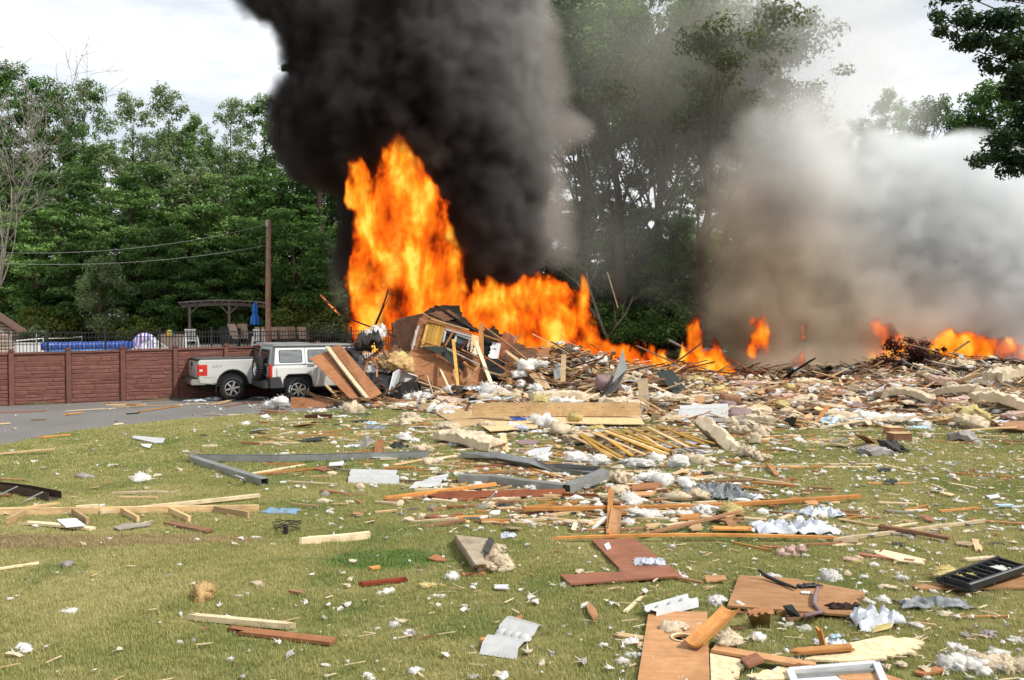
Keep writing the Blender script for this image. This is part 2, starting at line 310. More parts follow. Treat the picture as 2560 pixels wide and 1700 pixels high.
for i,s in enumerate(posts):
    h=wtop(s)+.06; mb=MB(); mb.box((s,0,h/2-.1),(.15,.17,h+.2)); mb.box((s,0,h+.025),(.19,.21,.05)); mb.box((s,0,h+.065),(.13,.15,.04))
    mb.build('post',mwall,wall,bev=.012)
    if i==len(posts)-1: break
    a,b=s+.075,posts[i+1]-.075; pn=MB(); t0=wtop((a+b)/2)
    pn.box(((a+b)/2,.02,t0/2-.1),(b-a,.05,t0+.2-.02)); pan=pn.build('panel',mwall,wall)
    rl=MB(); rl.bar((a,0,wtop(a)),(b,0,wtop(b)),.11,.075); rl.build('top_rail',mwall,wall,bev=.01)
    z=0.02; rs=random.Random(i); seen= s>-2.5 and s<ss[-1]+step*2.2
    rows=[]
    while z<t0-.06:
        hh=rs.choice((.10,.13,.13,.17)); hh=min(hh,t0-.045-z)
        if hh<.05: break
        rows.append((z,hh)); z+=hh
    if not seen: continue
    for (z,hh) in rows:
        x=a+.004-rs.uniform(0,.3)
        while x<b:
            L=rs.uniform(.28,.75) if hh>.11 else rs.uniform(.4,.95); x0=max(x,a+.004); x1=min(x+L,b-.004); x+=L
            if x1-x0<.06: continue
            dj=rs.uniform(.008,.018); v=[]
            c=.012
            for (X,Z) in ((x0+c*.6,z+c*.6),(x1-c*.6,z+c*.6+rs.uniform(-.006,.006)),(x1-c*.6,z+hh-c*.6),(x0+c*.6,z+hh-c*.6+rs.uniform(-.006,.006))): v.append((X,-.005,Z))
            for (X,Z) in ((x0+c*2,z+c*2),(x1-c*2,z+c*2),(x1-c*2,z+hh-c*2),(x0+c*2,z+hh-c*2)): v.append((X+rs.uniform(-.01,.01),-.005-dj+rs.uniform(-.01,.01),Z))
            mesh_obj('stone',v,[(4,5,6,7),(0,1,5,4),(1,2,6,5),(2,3,7,6),(3,0,4,7)],mwall,pan)
# black picket fence round the pool
mblk=plain('black_fence_metal',(.012,.012,.014),.4,.1,6)
fence=empty('picket_fence',(W0.x,W0.y,0),WA,'black metal picket fence round the pool terrace above the wall','fence')
FB=2.0; fz0,fz1=1.0,2.28
s0=-0.4+.0; s1=16.2; k=0; s=s0
pk=MB()
while s<s1:
    if k%17: pk.box((s,FB,(fz0+fz1)/2+.03),(.02,.02,fz1-fz0))
    s+=.105; k+=1
tag(pk.build('picket',mblk,fence),kind='stuff')
s=s0
while s<s1+.2:
    mb=MB(); mb.box((s,FB,(fz0+fz1)/2+.05),(.06,.06,fz1-fz0+.16)); mb.box((s,FB,fz1+.14),(.075,.075,.03)); mb.build('post',mblk,fence); s+=.105*17
for z in (fz0+.12,fz1-.18,fz1-.02):
    mb=MB(); mb.box(((s0+s1)/2,FB,z),(s1-s0,.032,.03)); mb.build('rail',mblk,fence)
mb=MB(); 
for q in range(42): mb.box((s0,FB+.1+q*.105,(fz0+fz1)/2+.03),(.02,.02,fz1-fz0))
tag(mb.build('picket',mblk,fence),kind='stuff')
for z in (fz0+.12,fz1-.18,fz1-.02):
    mb=MB(); mb.box((s0,FB+2.2,z),(.032,4.4,.03)); mb.build('rail',mblk,fence)
DZ=1.30
def deck(px,Y): q=P(px,860,Y); return Vector((q.x,q.y,DZ))
# log-sided shed
def wl(s,b,z=0): return (W0+U*s+NB*b)+Vector((0,0,z))
sh=empty('shed',deck(-40,37)-Vector((0,0,.45)),R(24),'small log-sided shed with brown gable roof beyond the fence at the frame edge','shed')
mlog=wood('pale_log_siding',(.30,.24,.19),(.48,.40,.33)); mrf=plain('brown_roof_edge',(.13,.07,.05),.8,.2,8)
def depth_sh(): return 3.0
for k in range(11):
    z=.10+k*.14
    mb=MB(); mb.tube([(-.95,-.02,z),(1.02,-.02,z)],.075,8); mb.build('log',mlog,sh,sm=True)
    mb=MB(); mb.tube([(1.0,-.05,z),(1.0,2.9,z)],.075,8); mb.build('log',mlog,sh,sm=True)
mb=MB(); mb.prism([(-.97,0,0),(.97,0,0),(.97,0,1.55),(0,0,2.3),(-.97,0,1.55)],(0,2.8,0)); mb.build('wall',mlog,sh)
for k in range(5):
    z=1.64+k*.13; hw=.95*(2.25-z)/.75
    if hw>.1: mb=MB(); mb.tube([(-hw,-.02,z),(hw,-.02,z)],.07,8); mb.build('log',mlog,sh,sm=True)
mb=MB(); mb.bar((0,-.3,2.36),(1.45,-.3,1.38),.6,.09,up=Vector((0,1,0))); 
mb=MB(); mb.prism([(0,-.28,2.30),(1.35,-.28,1.27),(1.35,-.28,1.38),(0,-.28,2.42)],(0,3.3,0)); mb.build('roof',mrf,sh)
mb=MB(); mb.prism([(0,-.28,2.30),(-1.35,-.28,1.27),(-1.35,-.28,1.38),(0,-.28,2.42)],(0,3.3,0)); mb.build('roof',mrf,sh)
mb=MB(); mb.box((.05,-.1,.72),(.75,.05,1.4)); mb.build('door',plain('dark_brown_door',(.07,.045,.032),.7),sh)
# solar cover reel: two blue rolls
mbl,t,p=newmat('blue_bubble_cover'); v=coords(t,(1,1,1)); vo=N(t,'ShaderNodeTexWave',Scale=2.4); vo.bands_direction='X'; t.links.new(v,vo.inputs['Vector'])
t.links.new(ramp(t,[(.5,(.008,.03,.20)),(.85,(.03,.09,.33))],vo.outputs['Fac']),p.inputs['Base Color']); p.inputs['Roughness'].default_value=.35
A_=P(100,866,36.5); B_=P(330,862,39.5)
for nm,dz,rr,lab in (('pool_cover_roll',0,.17,'long rolled blue bubble pool cover on its reel behind the picket fence'),):
    r_=empty(nm,A_,0,lab,'pool cover'); L=(B_-A_)
    mb=MB(); mb.tube([(0,0,dz)]+[tuple(L*k/8+Vector((0,0,.01*(k%2)))) for k in range(1,8)]+[tuple(L)],[rr*(1+.06*(k%2)) for k in range(9)],16); mb.build('roll',mbl,r_,sm=True)
    mb=MB(); mb.tube([-L*.03,L*1.03],.04,8); mb.build('axle',M['white'],r_)
    for e in (-L*.02,L*1.02):
        mb=MB(); q=Vector(e); mb.bar(q+Vector((-.3,0,-.42)),q,.04,.04); mb.bar(q+Vector((.3,0,-.42)),q,.04,.04); mb.build('stand',M['white'],r_)
q=P(225,884,38); mb=MB(); mb.tube([P(112,880,37.6),P(325,876,39.8)],.11,12); tag(mb.build('pool_cover_fold',plain('turquoise_blue_cover',(.03,.22,.55),.4),sm=True),'lighter blue fold of pool cover lying under the long blue roll','pool cover')
# inflatable ring toy
mtoy,t,p=newmat('inflatable_stripes'); v=coords(t,(1,1,1)); wv=N(t,'ShaderNodeTexWave',Scale=.9,Distortion=1.5); t.links.new(v,wv.inputs['Vector'])
t.links.new(ramp(t,[(.0,(.04,.10,.45)),(.25,(.65,.68,.8)),(.6,(.6,.62,.72)),(.8,(.55,.08,.16)),(.95,(.05,.1,.4))],wv.outputs['Fac']),p.inputs['Base Color']); p.inputs['Roughness'].default_value=.3
it=empty('inflatable_ring',P(362,858,40),R(20),'large blue white and pink inflatable ring standing on edge by the pool','pool toy')
mb=MB(); ringp=[(.33*math.cos(2*math.pi*k/20),0,.28*math.sin(2*math.pi*k/20)) for k in range(21)]; mb.tube(ringp,.2,10,cap=False); mb.build('ring',mtoy,it,sm=True)
mb=MB(); mb.lathe([(.0,-.05),(.2,-.06),(.24,0),(.2,.06),(0,.05)],(0,0,0)); mb.build('centre',M['whiteplastic'],it,sm=True)
# beach ball
mball,t,p=newmat('beach_ball_panels'); v=coords(t); gt=N(t,'ShaderNodeTexGradient'); gt.gradient_type='RADIAL'; t.links.new(v,gt.inputs[0])
cr_=ramp(t,[(0,(.7,.05,.04)),(.2,(.75,.6,.05)),(.4,(.1,.35,.6)),(.6,(.8,.8,.8)),(.8,(.75,.25,.05))],gt.outputs[0]); t.links.new(cr_,p.inputs['Base Color'])
for nn in t.nodes:
    if nn.type=='VALTORGB': nn.color_ramp.interpolation='CONSTANT'
bb=MB(); bb.lathe([(.001,-.2)]+[(.2*math.sin(math.pi*k/10),-.2*math.cos(math.pi*k/10)) for k in range(1,10)]+[(.001,.2)],(0,0,0),'z',18)
o=bb.build('beach_ball',mball,sm=True); o.location=P(424,834,44); tag(o,'small red yellow and white beach ball on the beige bench behind the fence','ball')
# beige benches / storage box / white lattice gable / poles
mb=MB(); q=P(432,860,44.4); mb.box((q.x,q.y,1.36+.25),(1.25,.5,.75)); o=mb.build('deck_bench',plain('beige_panel',(.50,.41,.33),.8),bev=.01); tag(o,'beige boxed bench on the pool terrace under the beach ball','bench')
q=P(70,872,35.5); mb=MB(); mb.box((q.x,q.y,1.3+.13),(.8,.5,.6)); mb.box((q.x,q.y,1.3+.46),(.86,.56,.05)); tag(mb.build('storage_box',M['white'],bev=.02),'white storage box between the shed and the blue pool cover','box')
mb=MB()
ap_=P(384,846,38.2)
for sgn in (-1,1): mb.bar(ap_,ap_+Vector((sgn*.62,0,-.42)),.03,.035,up=Vector((0,1,0)))
for k in range(-5,6): mb.box(ap_+Vector((k*.1,0,-.21-.5*abs(k)*.068)),(.03,.02,.42-abs(k)*.068))
mb.box(ap_+Vector((0,0,-.42)),(1.24,.03,.035)); tag(mb.build('lattice_gable',M['white']),'white slatted triangular gable in front of the inflatable ring','playhouse roof')
for (a,b,lb) in (((40,852),(108,846),'white pool pole slanting beside the shed'),((118,846),(205,843),'long white pool pole held level above the blue cover roll')):
    mb=MB(); mb.tube([P(*a,35.8),P(*b,36.6)],.024,8); mb.tube([P(b[0],b[1]-4,36.6),P(b[0],b[1]+9,36.6)],.018,6); tag(mb.build('pool_pole',M['white']),lb,'pole')
for i,(px,tp) in enumerate(((28,828),(91,832))):
    mb=MB(); mb.tube([P(px,tp,35.2),P(px,900,35.2)],.02,6); tag(mb.build('slim_post',plain('grey_post',(.3,.31,.32),.5)),('slim grey post standing at the shed corner','slim grey post standing beside the white storage box')[i],'post')
# pergola
pg=empty('pergola',deck(560,50),R(9),'weathered timber pergola with curved beams on the pool terrace','pergola')
mpg=wood('pergola_wood',(.15,.13,.115),(.30,.26,.23))
pw=3.45
for (x,y,h) in ((-1.85,0,2.15),(.30,0,2.2),(-.22,3.2,2.15),(1.85,2.6,2.15)):
    mb=MB(); mb.box((x,y,h/2),(.14,.14,h)); mb.build('post',mpg,pg)
for y in (-.05,3.0):
    mb=MB(); pts=[(-2.3+4.6*k/12,y,2.16+.14*math.sin(math.pi*k/12)**.8) for k in range(13)]
    for a,b in zip(pts,pts[1:]): mb.bar(a,b,.05,.17,up=Vector((0,0,1)))
    mb.build('beam',mpg,pg)
for k in range(13):
    z=2.27+.15*math.sin(math.pi*(k+.5)/13)**.8; mb=MB(); mb.box((-2.25+4.5*k/12,1.5,z),(.045,4.2,.09)); mb.build('rafter',mpg,pg)
for k in range(6):
    mb=MB(); pts=[(-2.4+4.8*j/10,-.4+k*.75,2.37+.15*math.sin(math.pi*j/10)**.8) for j in range(11)]
    for a,b in zip(pts,pts[1:]): mb.bar(a,b,.04,.05)
    mb.build('slat',mpg,pg)
for sx,x in ((1,-1.85),(1,.3),(-1,.3)):
    mb=MB(); mb.bar((x,0,1.72),(x+sx*.5,0,2.22),.05,.09,up=Vector((0,1,0))); mb.build('brace',mpg,pg)
# closed blue umbrella
um=empty('patio_umbrella',deck(638,46),0,'closed blue patio umbrella standing between pergola and utility pole','umbrella')
um.scale=(.8,.8,.92); mub=plain('blue_canvas',(.02,.17,.60),.75,.25,6)
V=[];F=[];prof=[(2.52,.02),(2.40,.10),(2.2,.17),(2.0,.19),(1.92,.13),(1.88,.17),(1.7,.23),(1.45,.27),(1.28,.29)]
for z,r in prof:
    for k in range(24): a=2*math.pi*k/24; rr=r*(1+.28*math.cos(6*a+z)); V.append((rr*math.cos(a),rr*math.sin(a),z+.04*math.cos(6*a)*(z<1.4)))
for i in range(len(prof)-1):
    for k in range(24): F.append((i*24+k,i*24+(k+1)%24,(i+1)*24+(k+1)%24,(i+1)*24+k))
mesh_obj('canopy',V,F,mub,um,True); mb=MB(); mb.tube([(0,0,0),(0,0,2.6)],.025,8); mb.build('pole',plain('dark_pole',(.03,.06,.08),.5),um)
mb=MB(); mb.lathe([(.0,.0),(.28,0),(.25,.08),(0,.1)],(0,0,0),'z',16); mb.build('base',M['black'],um)
# loungers, chairs and tables behind the fence
mtn=plain('tan_sling',(.52,.40,.32),.8,.1,6); mal=plain('chair_frame',(.10,.08,.07),.5)
def chair(px,Y,rz,lab,high=1.0):
    c=empty('patio_chair',deck(px,Y),rz,lab,'chair','tan patio chairs on the pool terrace')
    mb=MB(); mb.box((0,0,.42),(.55,.55,.04)); mb.build('seat',mtn,c,bev=.01)
    V=[(sx*.26,.26+.30*(k/6)**1.4,.42+high*.62*k/6) for k in range(7) for sx in(-1,1)]+[(sx*.26,.29+.30*(k/6)**1.4,.42+high*.62*k/6) for k in range(7) for sx in(-1,1)]
    F=[(2*k,2*k+1,2*k+3,2*k+2) for k in range(6)]+[(14+2*k,14+2*k+2,14+2*k+3,14+2*k+1) for k in range(6)]+[(12,13,27,26)]
    mesh_obj('backrest',V,F,mtn,c)
    for sx in(-1,1):
        mb=MB(); mb.tube([(sx*.28,-.3,0),(sx*.28,-.26,.62),(sx*.28,.34,.64),(sx*.28,.4,0)],.016,6); mb.build('frame',mal,c)
for i,(px,Y,rz,h) in enumerate(((596,47,R(160),1.25),(611,47.3,R(185),1.25),(661,46,R(170),1),(679,46.3,R(200),1),(716,47,R(170),1),(727,47.6,R(190),1),(762,47,R(180),1))):
    chair(px,Y,rz,('tall tan lounge chair under the right side of the pergola','tall tan lounge chair nearest the blue umbrella','tan patio chair just left of the utility pole','tan patio chair just right of the utility pole','left one of the tan chair pair beneath the pale bush','right one of the tan chair pair beneath the pale bush','tan patio chair farthest along the fence toward the fire')[i],h)
def table(px,Y,lab):
    c=empty('patio_table',deck(px,Y),0,lab,'table'); mb=MB(); mb.box((0,0,.70),(1.25,.8,.03)); mb.build('tabletop',plain('pale_table_top',(.45,.40,.35),.6),c)
    for sx in(-1,1):
        for sy in(-1,1): mb=MB(); mb.box((sx*.55,sy*.33,.34),(.04,.04,.68)); mb.build('leg',mal,c)
table(640,47.5,'pale patio table under the closed blue umbrella'); table(739,48,'pale patio table between the tan chairs beneath the bush')
gl=empty('grill',deck(577,47),0,'black covered barbecue grill under the pergola','grill')
mb=MB(); mb.box((0,0,.85),(1.2,.5,.42)); mb.build('lid',M['black'],gl,bev=.08); mb=MB(); mb.box((0,0,.4),(.9,.45,.5)); mb.build('cart',M['black'],gl)
for sx in(-1,1): mb=MB(); mb.box((sx*.4,0,.08),(.05,.4,.16)); mb.build('leg',M['black'],gl)
# white plastic garden chairs near fence
def wchair(px,Y,rz,lab):
    c=empty('garden_chair',deck(px,Y),rz,lab,'chair','white plastic garden chairs by the fence')
    mb=MB(); mb.box((0,0,.42),(.5,.5,.04)); mb.build('seat',M['white'],c)
    for k in range(5): mb=MB(); mb.box((-.2+.1*k,.26,.68),(.06,.025,.5)); mb.build('slat',M['white'],c)
    mb=MB(); mb.box((0,.26,.94),(.52,.03,.06)); mb.build('top_rail',M['white'],c)
    for sx in(-1,1): mb=MB(); mb.tube([(sx*.3,-.35,0),(sx*.27,-.2,.5),(sx*.27,0,.64),(sx*.27,.24,.6),(sx*.3,.4,0)],.035,8); mb.build('arm',M['white'],c)
wchair(478,42,R(30),'white plastic garden chair behind the fence left of the pergola'); wchair(646,41.5,R(200),'white plastic garden chair right behind the silver pickup cab')
# utility pole and its two service wires
up=empty('utility_pole',P(671,860,41)*1,0,'brown wooden utility pole rising behind the pickup truck','pole'); up.location.z=0
zt=P(671,549,41).z; mb=MB(); mb.tube([(0,0,0),(0,0,zt*.5),(0.05,0,zt)],[.135,.125,.105],12); mb.build('shaft',wood('pole_wood',(.14,.085,.06),(.27,.17,.125),.85,.3,(10,10,1.5)),up,sm=True)
mb=MB(); mb.box((0,-.1,zt-.18),(.12,.06,.3)); mb.build('bracket',M['galv'],up)
mb=MB(); mb.tube([(0,-.1,zt-.8),(0,-.14,zt-.75)],.05,8); mb.build('insulator',M['galv'],up)
for a,b,sag,lb in (((672,560),(-60,629),1.1,'upper service cable running from the utility pole to the left'),((672,612),(-60,655),.9,'lower service cable running from the utility pole to the left')):
    A_=P(*a,41); B_=P(*b,36); mb=MB(); mb.tube([A_.lerp(B_,k/20)-Vector((0,0,sag*4*(k/20)*(1-k/20)*.45)) for k in range(21)],.010,5); tag(mb.build('power_cable',plain('cable_grey',(.2,.21,.2),.5)),lb,'cable')
A_=P(2430,-12,22); B_=P(2640,22,20); mb=MB(); mb.tube([A_,B_],.012,5); mb.tube([A_+Vector((0,0,.06)),B_+Vector((0,0,.05))],.02,5); tag(mb.build('overhead_line',M['black']),'black overhead power line crossing the upper right corner','cable')
# ---------------------------------------------------------------- vehicles (local x forward, -y the side seen, origin under the rear wheel)
def carpaint(name,c):
    m,t,p=newmat(name); v=coords(t); n=noise_(t,v,3,4,.6)
    t.links.new(ramp(t,[(.3,tuple(x*.95 for x in c)),(.7,c)],n),p.inputs['Base Color']); p.inputs['Roughness'].default_value=.33; p.inputs['Metallic'].default_value=.25
    sx=N(t,'ShaderNodeSeparateXYZ'); t.links.new(v,sx.inputs[0]); mr=N(t,'ShaderNodeMapRange'); mr.inputs['From Min'].default_value=.95; mr.inputs['From Max'].default_value=.5; mr.inputs['To Max'].default_value=.7; t.links.new(sx.outputs['Z'],mr.inputs[0])
    mm=N(t,'ShaderNodeMath',operation='MULTIPLY'); t.links.new(mr.outputs[0],mm.inputs[0]); t.links.new(noise_(t,v,6,5,.7),mm.inputs[1]); t.links.new(mix(t,mm.outputs[0],ramp(t,[(.3,tuple(x*.93 for x in c)),(.7,c)],n),(.22,.19,.16)),p.inputs['Base Color'])      # road dust on the sills
    p.inputs['Coat Weight'].default_value=.6; p.inputs['Coat Roughness'].default_value=.08
    t.links.new(ramp(t,[(.4,(.28,)*3),(.7,(.36,)*3)],noise_(t,v,2,3,.5)),p.inputs['Roughness']); return m
paint=carpaint('silver_white_paint',(.70,.71,.70)); paint2=carpaint('silver_paint',(.56,.565,.55))
glass,t,p=newmat('tinted_glass'); p.inputs['Base Color'].default_value=(.03,.035,.035,1); p.inputs['Roughness'].default_value=.06; p.inputs['Specular IOR Level'].default_value=.9
glass2,t,p=newmat('grey_reflecting_glass'); v=coords(t,(1,1,4)); t.links.new(ramp(t,[(.3,(.11,.12,.125)),(.7,(.20,.215,.22))],noise_(t,v,2,3)),p.inputs['Base Color']); p.inputs['Roughness'].default_value=.08; p.inputs['Specular IOR Level'].default_value=.9
clad=plain('grey_black_cladding',(.035,.036,.038),.65,.15,10); rubber=plain('tyre_rubber',(.018,.018,.018),.85,.2,20)
chrome=plain('chrome',(.62,.62,.63),.18,.1,8,.9); lampred,t,p=newmat('red_lamp'); v=coords(t); t.links.new(ramp(t,[(.35,(.42,.012,.01)),(.7,(.62,.03,.02))],noise_(t,v,9)),p.inputs['Base Color']); p.inputs['Roughness'].default_value=.12; p.inputs['Coat Weight'].default_value=1
def rpoly(x0,z0,x1,z1,r,skew=(0,0,0,0)):      # rounded rectangle outline in x,z; skew shifts the corners' x
    pts=[]
    for (cx,cz,a0,k) in ((x1-r,z0+r,-90,1),(x1-r,z1-r,0,2),(x0+r,z1-r,90,3),(x0+r,z0+r,180,0)):
        for j in range(5): a=R(a0+90*j/4); pts.append((cx+r*math.cos(a)+skew[k],cz+r*math.sin(a)))
    return pts
def wheel(par,x,y,r,spokes,wid=.27,white=False):
    w=bpy.data.objects.new('wheel',None); w.location=(x,y,r); link(w,par); s=-1
    mb=MB(); h=wid/2
    mb.lathe([(r*.60,-h*.8),(r*.66,-h),(r*.86,-h*1.02),(r*.97,-h*.8),(r,-h*.4),(r,h*.4),(r*.97,h*.8),(r*.86,h),(r*.6,h*.8)],(0,0,0),'y',40)
    for k in range(30):
        a=2*math.pi*k/30; mb.box((r*.985*math.cos(a),0,r*.985*math.sin(a)),(.03,wid*.9,.05),Matrix.Rotation(-a,3,'Y'))
    mb.build('tyre',rubber,w,sm=True)
    mb=MB(); mb.lathe([(r*.62,-h*.86),(r*.58,-h*.9),(r*.54,-h*.62),(r*.50,-h*.3),(r*.50,h*.6)],(0,0,0),'y',32)
    for k in range(spokes):
        a=2*math.pi*k/spokes+.2; rot=Matrix.Rotation(-a,3,'Y')
        mb.box(rot@Vector((r*.34,-h*.66,0)),(r*.44,.035,r*.15),rot)
    mb.lathe([(0.001,-h*.86),(r*.11,-h*.86),(r*.15,-h*.72),(r*.16,-h*.5)],(0,0,0),'y',16)
    mb.build('rim',chrome,w,sm=False,bev=.006)
    mb=MB(); mb.lathe([(.001,-h*.28),(r*.5,-h*.28)],(0,0,0),'y',24); mb.build('brake_disc',M['blackdeep'],w)
    if white:
        mb=MB()
        for a in [R(150+9*k) for k in range(5)]+[R(-30+9*k) for k in range(5)]:
            mb.box((r*.78*math.cos(a),-h*1.03,r*.78*math.sin(a)),(.035,.004,.03),Matrix.Rotation(-a,3,'Y'))
        mb.build('tyre_lettering',M['white'],w)
    return w
def arch(cx,cz,r,a0=0,a1=180,n=12): return [(cx+r*math.cos(R(a0+(a1-a0)*k/n)),cz+r*math.sin(R(a0+(a1-a0)*k/n))) for k in range(n+1)]
def squarch(cx,z0,hw,h,ch):    # squarish wheel opening, left to right
    return [(cx-hw,z0),(cx-hw+.04,z0+h-ch),(cx-hw+ch*.9,z0+h-.02),(cx-hw+ch*1.4,z0+h),(cx+hw-ch*1.4,z0+h),(cx+hw-ch*.9,z0+h-.02),(cx+hw-.04,z0+h-ch),(cx+hw,z0)]
def side(prof,hw,name,mat,par,bev=.03,seg=3):
    mb=MB(); mb.prism([(x,-hw,z) for x,z in prof],(0,2*hw,0)); return mb.build(name,mat,par,bev=bev,seg=seg)
def onside(pts,zb,zt,yb,yt,name,mat,par,out=.006,th=.012):   # panel on the leaning side of the cabin
    V=[]
    for o in (out,out-th):
        for x,z in pts: y=yb+(yt-yb)*(z-zb)/(zt-zb); V.append((x,-(y+o),z))
    n=len(pts); F=[tuple(range(n)),tuple(range(n,2*n))[::-1]]+[(i,n+i,n+(i+1)%n,(i+1)%n) for i in range(n)]
    o_=mesh_obj(name,V,F,mat,par); return o_
# ---- boxy white SUV
g0=G(743.8,1006)+NB*.78; suv=empty('suv',(g0.x,g0.y,0),WA,'boxy white SUV with spare wheel on its tail, plywood leaning on its side','suv')
hw=.93; wr=.405
low=[(-.90,.62),(-.92,1.22),(2.35,1.24),(2.40,1.26),(3.50,1.20),(3.62,1.12),(3.64,.60),(3.40,.55)]+squarch(2.84,.50,.50,.44,.14)[::-1]+[(1.9,.50),(.75,.50)]+squarch(0,.50,.50,.44,.14)[::-1]+[(-.6,.50),(-.88,.56)]
side(low,hw,'body',paint,suv,.035)
mb=MB(); zb,zt=1.22,1.86; yb,yt=.925,.80
def cabin(xb0,xb1,xt0,xt1,zb,zt,yb,yt):
    return [(xb0,-yb,zb),(xb1,-yb,zb),(xb1,yb,zb),(xb0,yb,zb),(xt0,-yt,zt),(xt1,-yt,zt),(xt1,yt,zt),(xt0,yt,zt)],[(0,3,2,1),(4,5,6,7),(0,1,5,4),(1,2,6,5),(2,3,7,6),(3,0,4,7)]
V,F=cabin(-.91,2.36,-.80,1.92,zb,zt,yb,yt); mb.add(V,F); mb.build('cabin',paint,suv,bev=.05,seg=4)
mb=MB(); V,F=cabin(-.80,1.86,-.74,1.78,zt-.012,zt+.045,.79,.74); mb.add(V,F); mb.build('roof',plain('grey_roof_skin',(.20,.21,.21),.4,.1),suv,bev=.02)
def win(x0,x1,z0,z1,skew=(0,0,0,0),g=glass2,par=suv,lims=(zb,zt,yb,yt)):
    o_=onside(rpoly(x0-.025,z0-.02,x1+.025,z1+.02,.06,skew),*lims,'window',clad,par,.004); 
    onside(rpoly(x0,z0,x1,z1,.05,skew),*lims,'pane',g,o_,.009)
win(-.60,.11,1.33,1.71); win(.34,1.10,1.33,1.71); win(1.26,1.98,1.33,1.71,(0,0,-.26,0))
onside([(-.885,1.23),(-.79,1.23),(-.72,1.80),(-.80,1.845)],zb,zt,yb,yt,'corner_trim',plain('dark_grey_trim',(.10,.105,.105),.4),suv,.008)
onside([(-.79,1.80),(1.85,1.80),(1.86,1.835),(-.80,1.85)],zb,zt,yb,yt,'roof_rail',clad,suv,.01)
mb=MB()                                          # door shut lines: fine grooves as dark strips, crease
for a,b in (((.225,-hw-.001,1.22),(.225,-hw-.001,.93)),((1.20,-hw-.001,1.22),(1.20,-hw-.001,.56)),((.225,-hw-.001,1.22),(.225,-hw-.001,1.22))): mb.bar(a,b,.008,.006,up=Vector((0,1,0)))
mb.bar((.6,-hw-.001,.53),(2.2,-hw-.001,.53),.008,.03,up=Vector((0,1,0))); mb.build('shut_lines',M['blackdeep'],suv)
onside([(.222,1.24),(.232,1.24),(.232,1.83),(.222,1.83)],zb,zt,yb,yt,'door_gap',clad,suv,.004)
# flares and cladding
def flare(cx,sgn=1):
    out=[(cx-.72,1.14),(cx-.66,1.18),(cx+.52,1.18),(cx+.62,1.12),(cx+.80,.52),(cx+.56,.52)]+squarch(cx,.52,.52,.42,.14)[::-1]+[(cx-.62,.86),(cx-.72,.86)]
    mb=MB(); mb.prism([(x,-hw+.01,z) for x,z in out],(0,-.055,0)); mb.build('wheel_flare',paint,suv,bev=.022,seg=3)
flare(0.0); flare(2.84)
mb=MB(); mb.prism([(x,-hw-.03,z) for x,z in [(-.93,.50),(-.93,.86),(-.50,.86),(-.46,.80),(-.52,.50)]],(0,.06+2*hw,0)); mb.build('corner_cladding',clad,suv,bev=.015)
mb=MB(); mb.box((-1.0,0,.62),(.22,1.72,.26)); mb.build('rear_bumper',clad,suv,bev=.03)
mb=MB(); mb.box((1.4,0,.46),(4.2,1.6,.12)); mb.build('chassis',M['blackdeep'],suv)
for cx in (0,2.84): mb=MB(); mb.box((cx,0,.72),(1.05,1.74,.46)); mb.build('wheel_well',M['blackdeep'],suv)
for y in (-.86,.86):
    mb=MB(); mb.box((-.90,y+(.02 if y>0 else -.035),1.05),(.10,.13,.44)); mb.build('tail_lamp',lampred,suv,bev=.02)
mb=MB(); mb.prism([(-.935,-.62,1.28),(-.935,.62,1.28),(-.85,.56,1.74),(-.85,-.56,1.74)],(.03,0,0)); mb.build('rear_window',glass,suv)
mb=MB(); mb.box((-.935,-.36,1.08),(.02,.05,.18)); mb.build('tailgate_handle',M['black'],suv)
mb=MB(); mb.prism([(2.40,-.80,1.26),(2.40,.80,1.26),(1.98,.70,1.80),(1.98,-.70,1.80)],(.02,0,.012)); mb.build('windshield',glass,suv)
mb=MB(); mb.box((.40,-hw-.03,1.20),(.24,.03,.035)); mb.box((1.32,-hw-.03,1.20),(.24,.03,.035)); mb.build('door_handle',chrome,suv,bev=.008)
mr_=MB(); mr_.box((2.02,-hw-.17,1.42),(.10,.24,.19)); mo_=mr_.build('side_mirror',chrome,suv,bev=.03); mb=MB(); mb.box((2.06,-hw-.06,1.34),(.06,.16,.05)); mb.build('mirror_arm',clad,mo_)
for x in (0,2.84):
    for y in (-.80,.80): wheel(suv,x,y,wr,7,.27,y<0)
sp=wheel(suv,-1.12,.10,wr,7,.26); sp.name='spare_wheel'; sp.rotation_euler=(0,0,R(-90)); sp.location=(-1.10,-.10,1.12)
mb=MB(); mb.box((-.98,-.1,1.10),(.10,.22,.22)); mb.build('spare_carrier',clad,suv)
for k in range(7):                                   # vertical grille bars
    mb=MB(); mb.box((3.645,-.42+.14*k,1.0),(.02,.06,.22)); mb.build('grille_bar',chrome,suv)
for y in (-.68,.68): mb=MB(); mb.lathe([(.001,0),(.1,0),(.11,.02)],(0,0,0),'z',16); o_=mb.build('headlight',glass2,suv); o_.rotation_euler=(0,R(90),0); o_.location=(3.66,y,1.0)
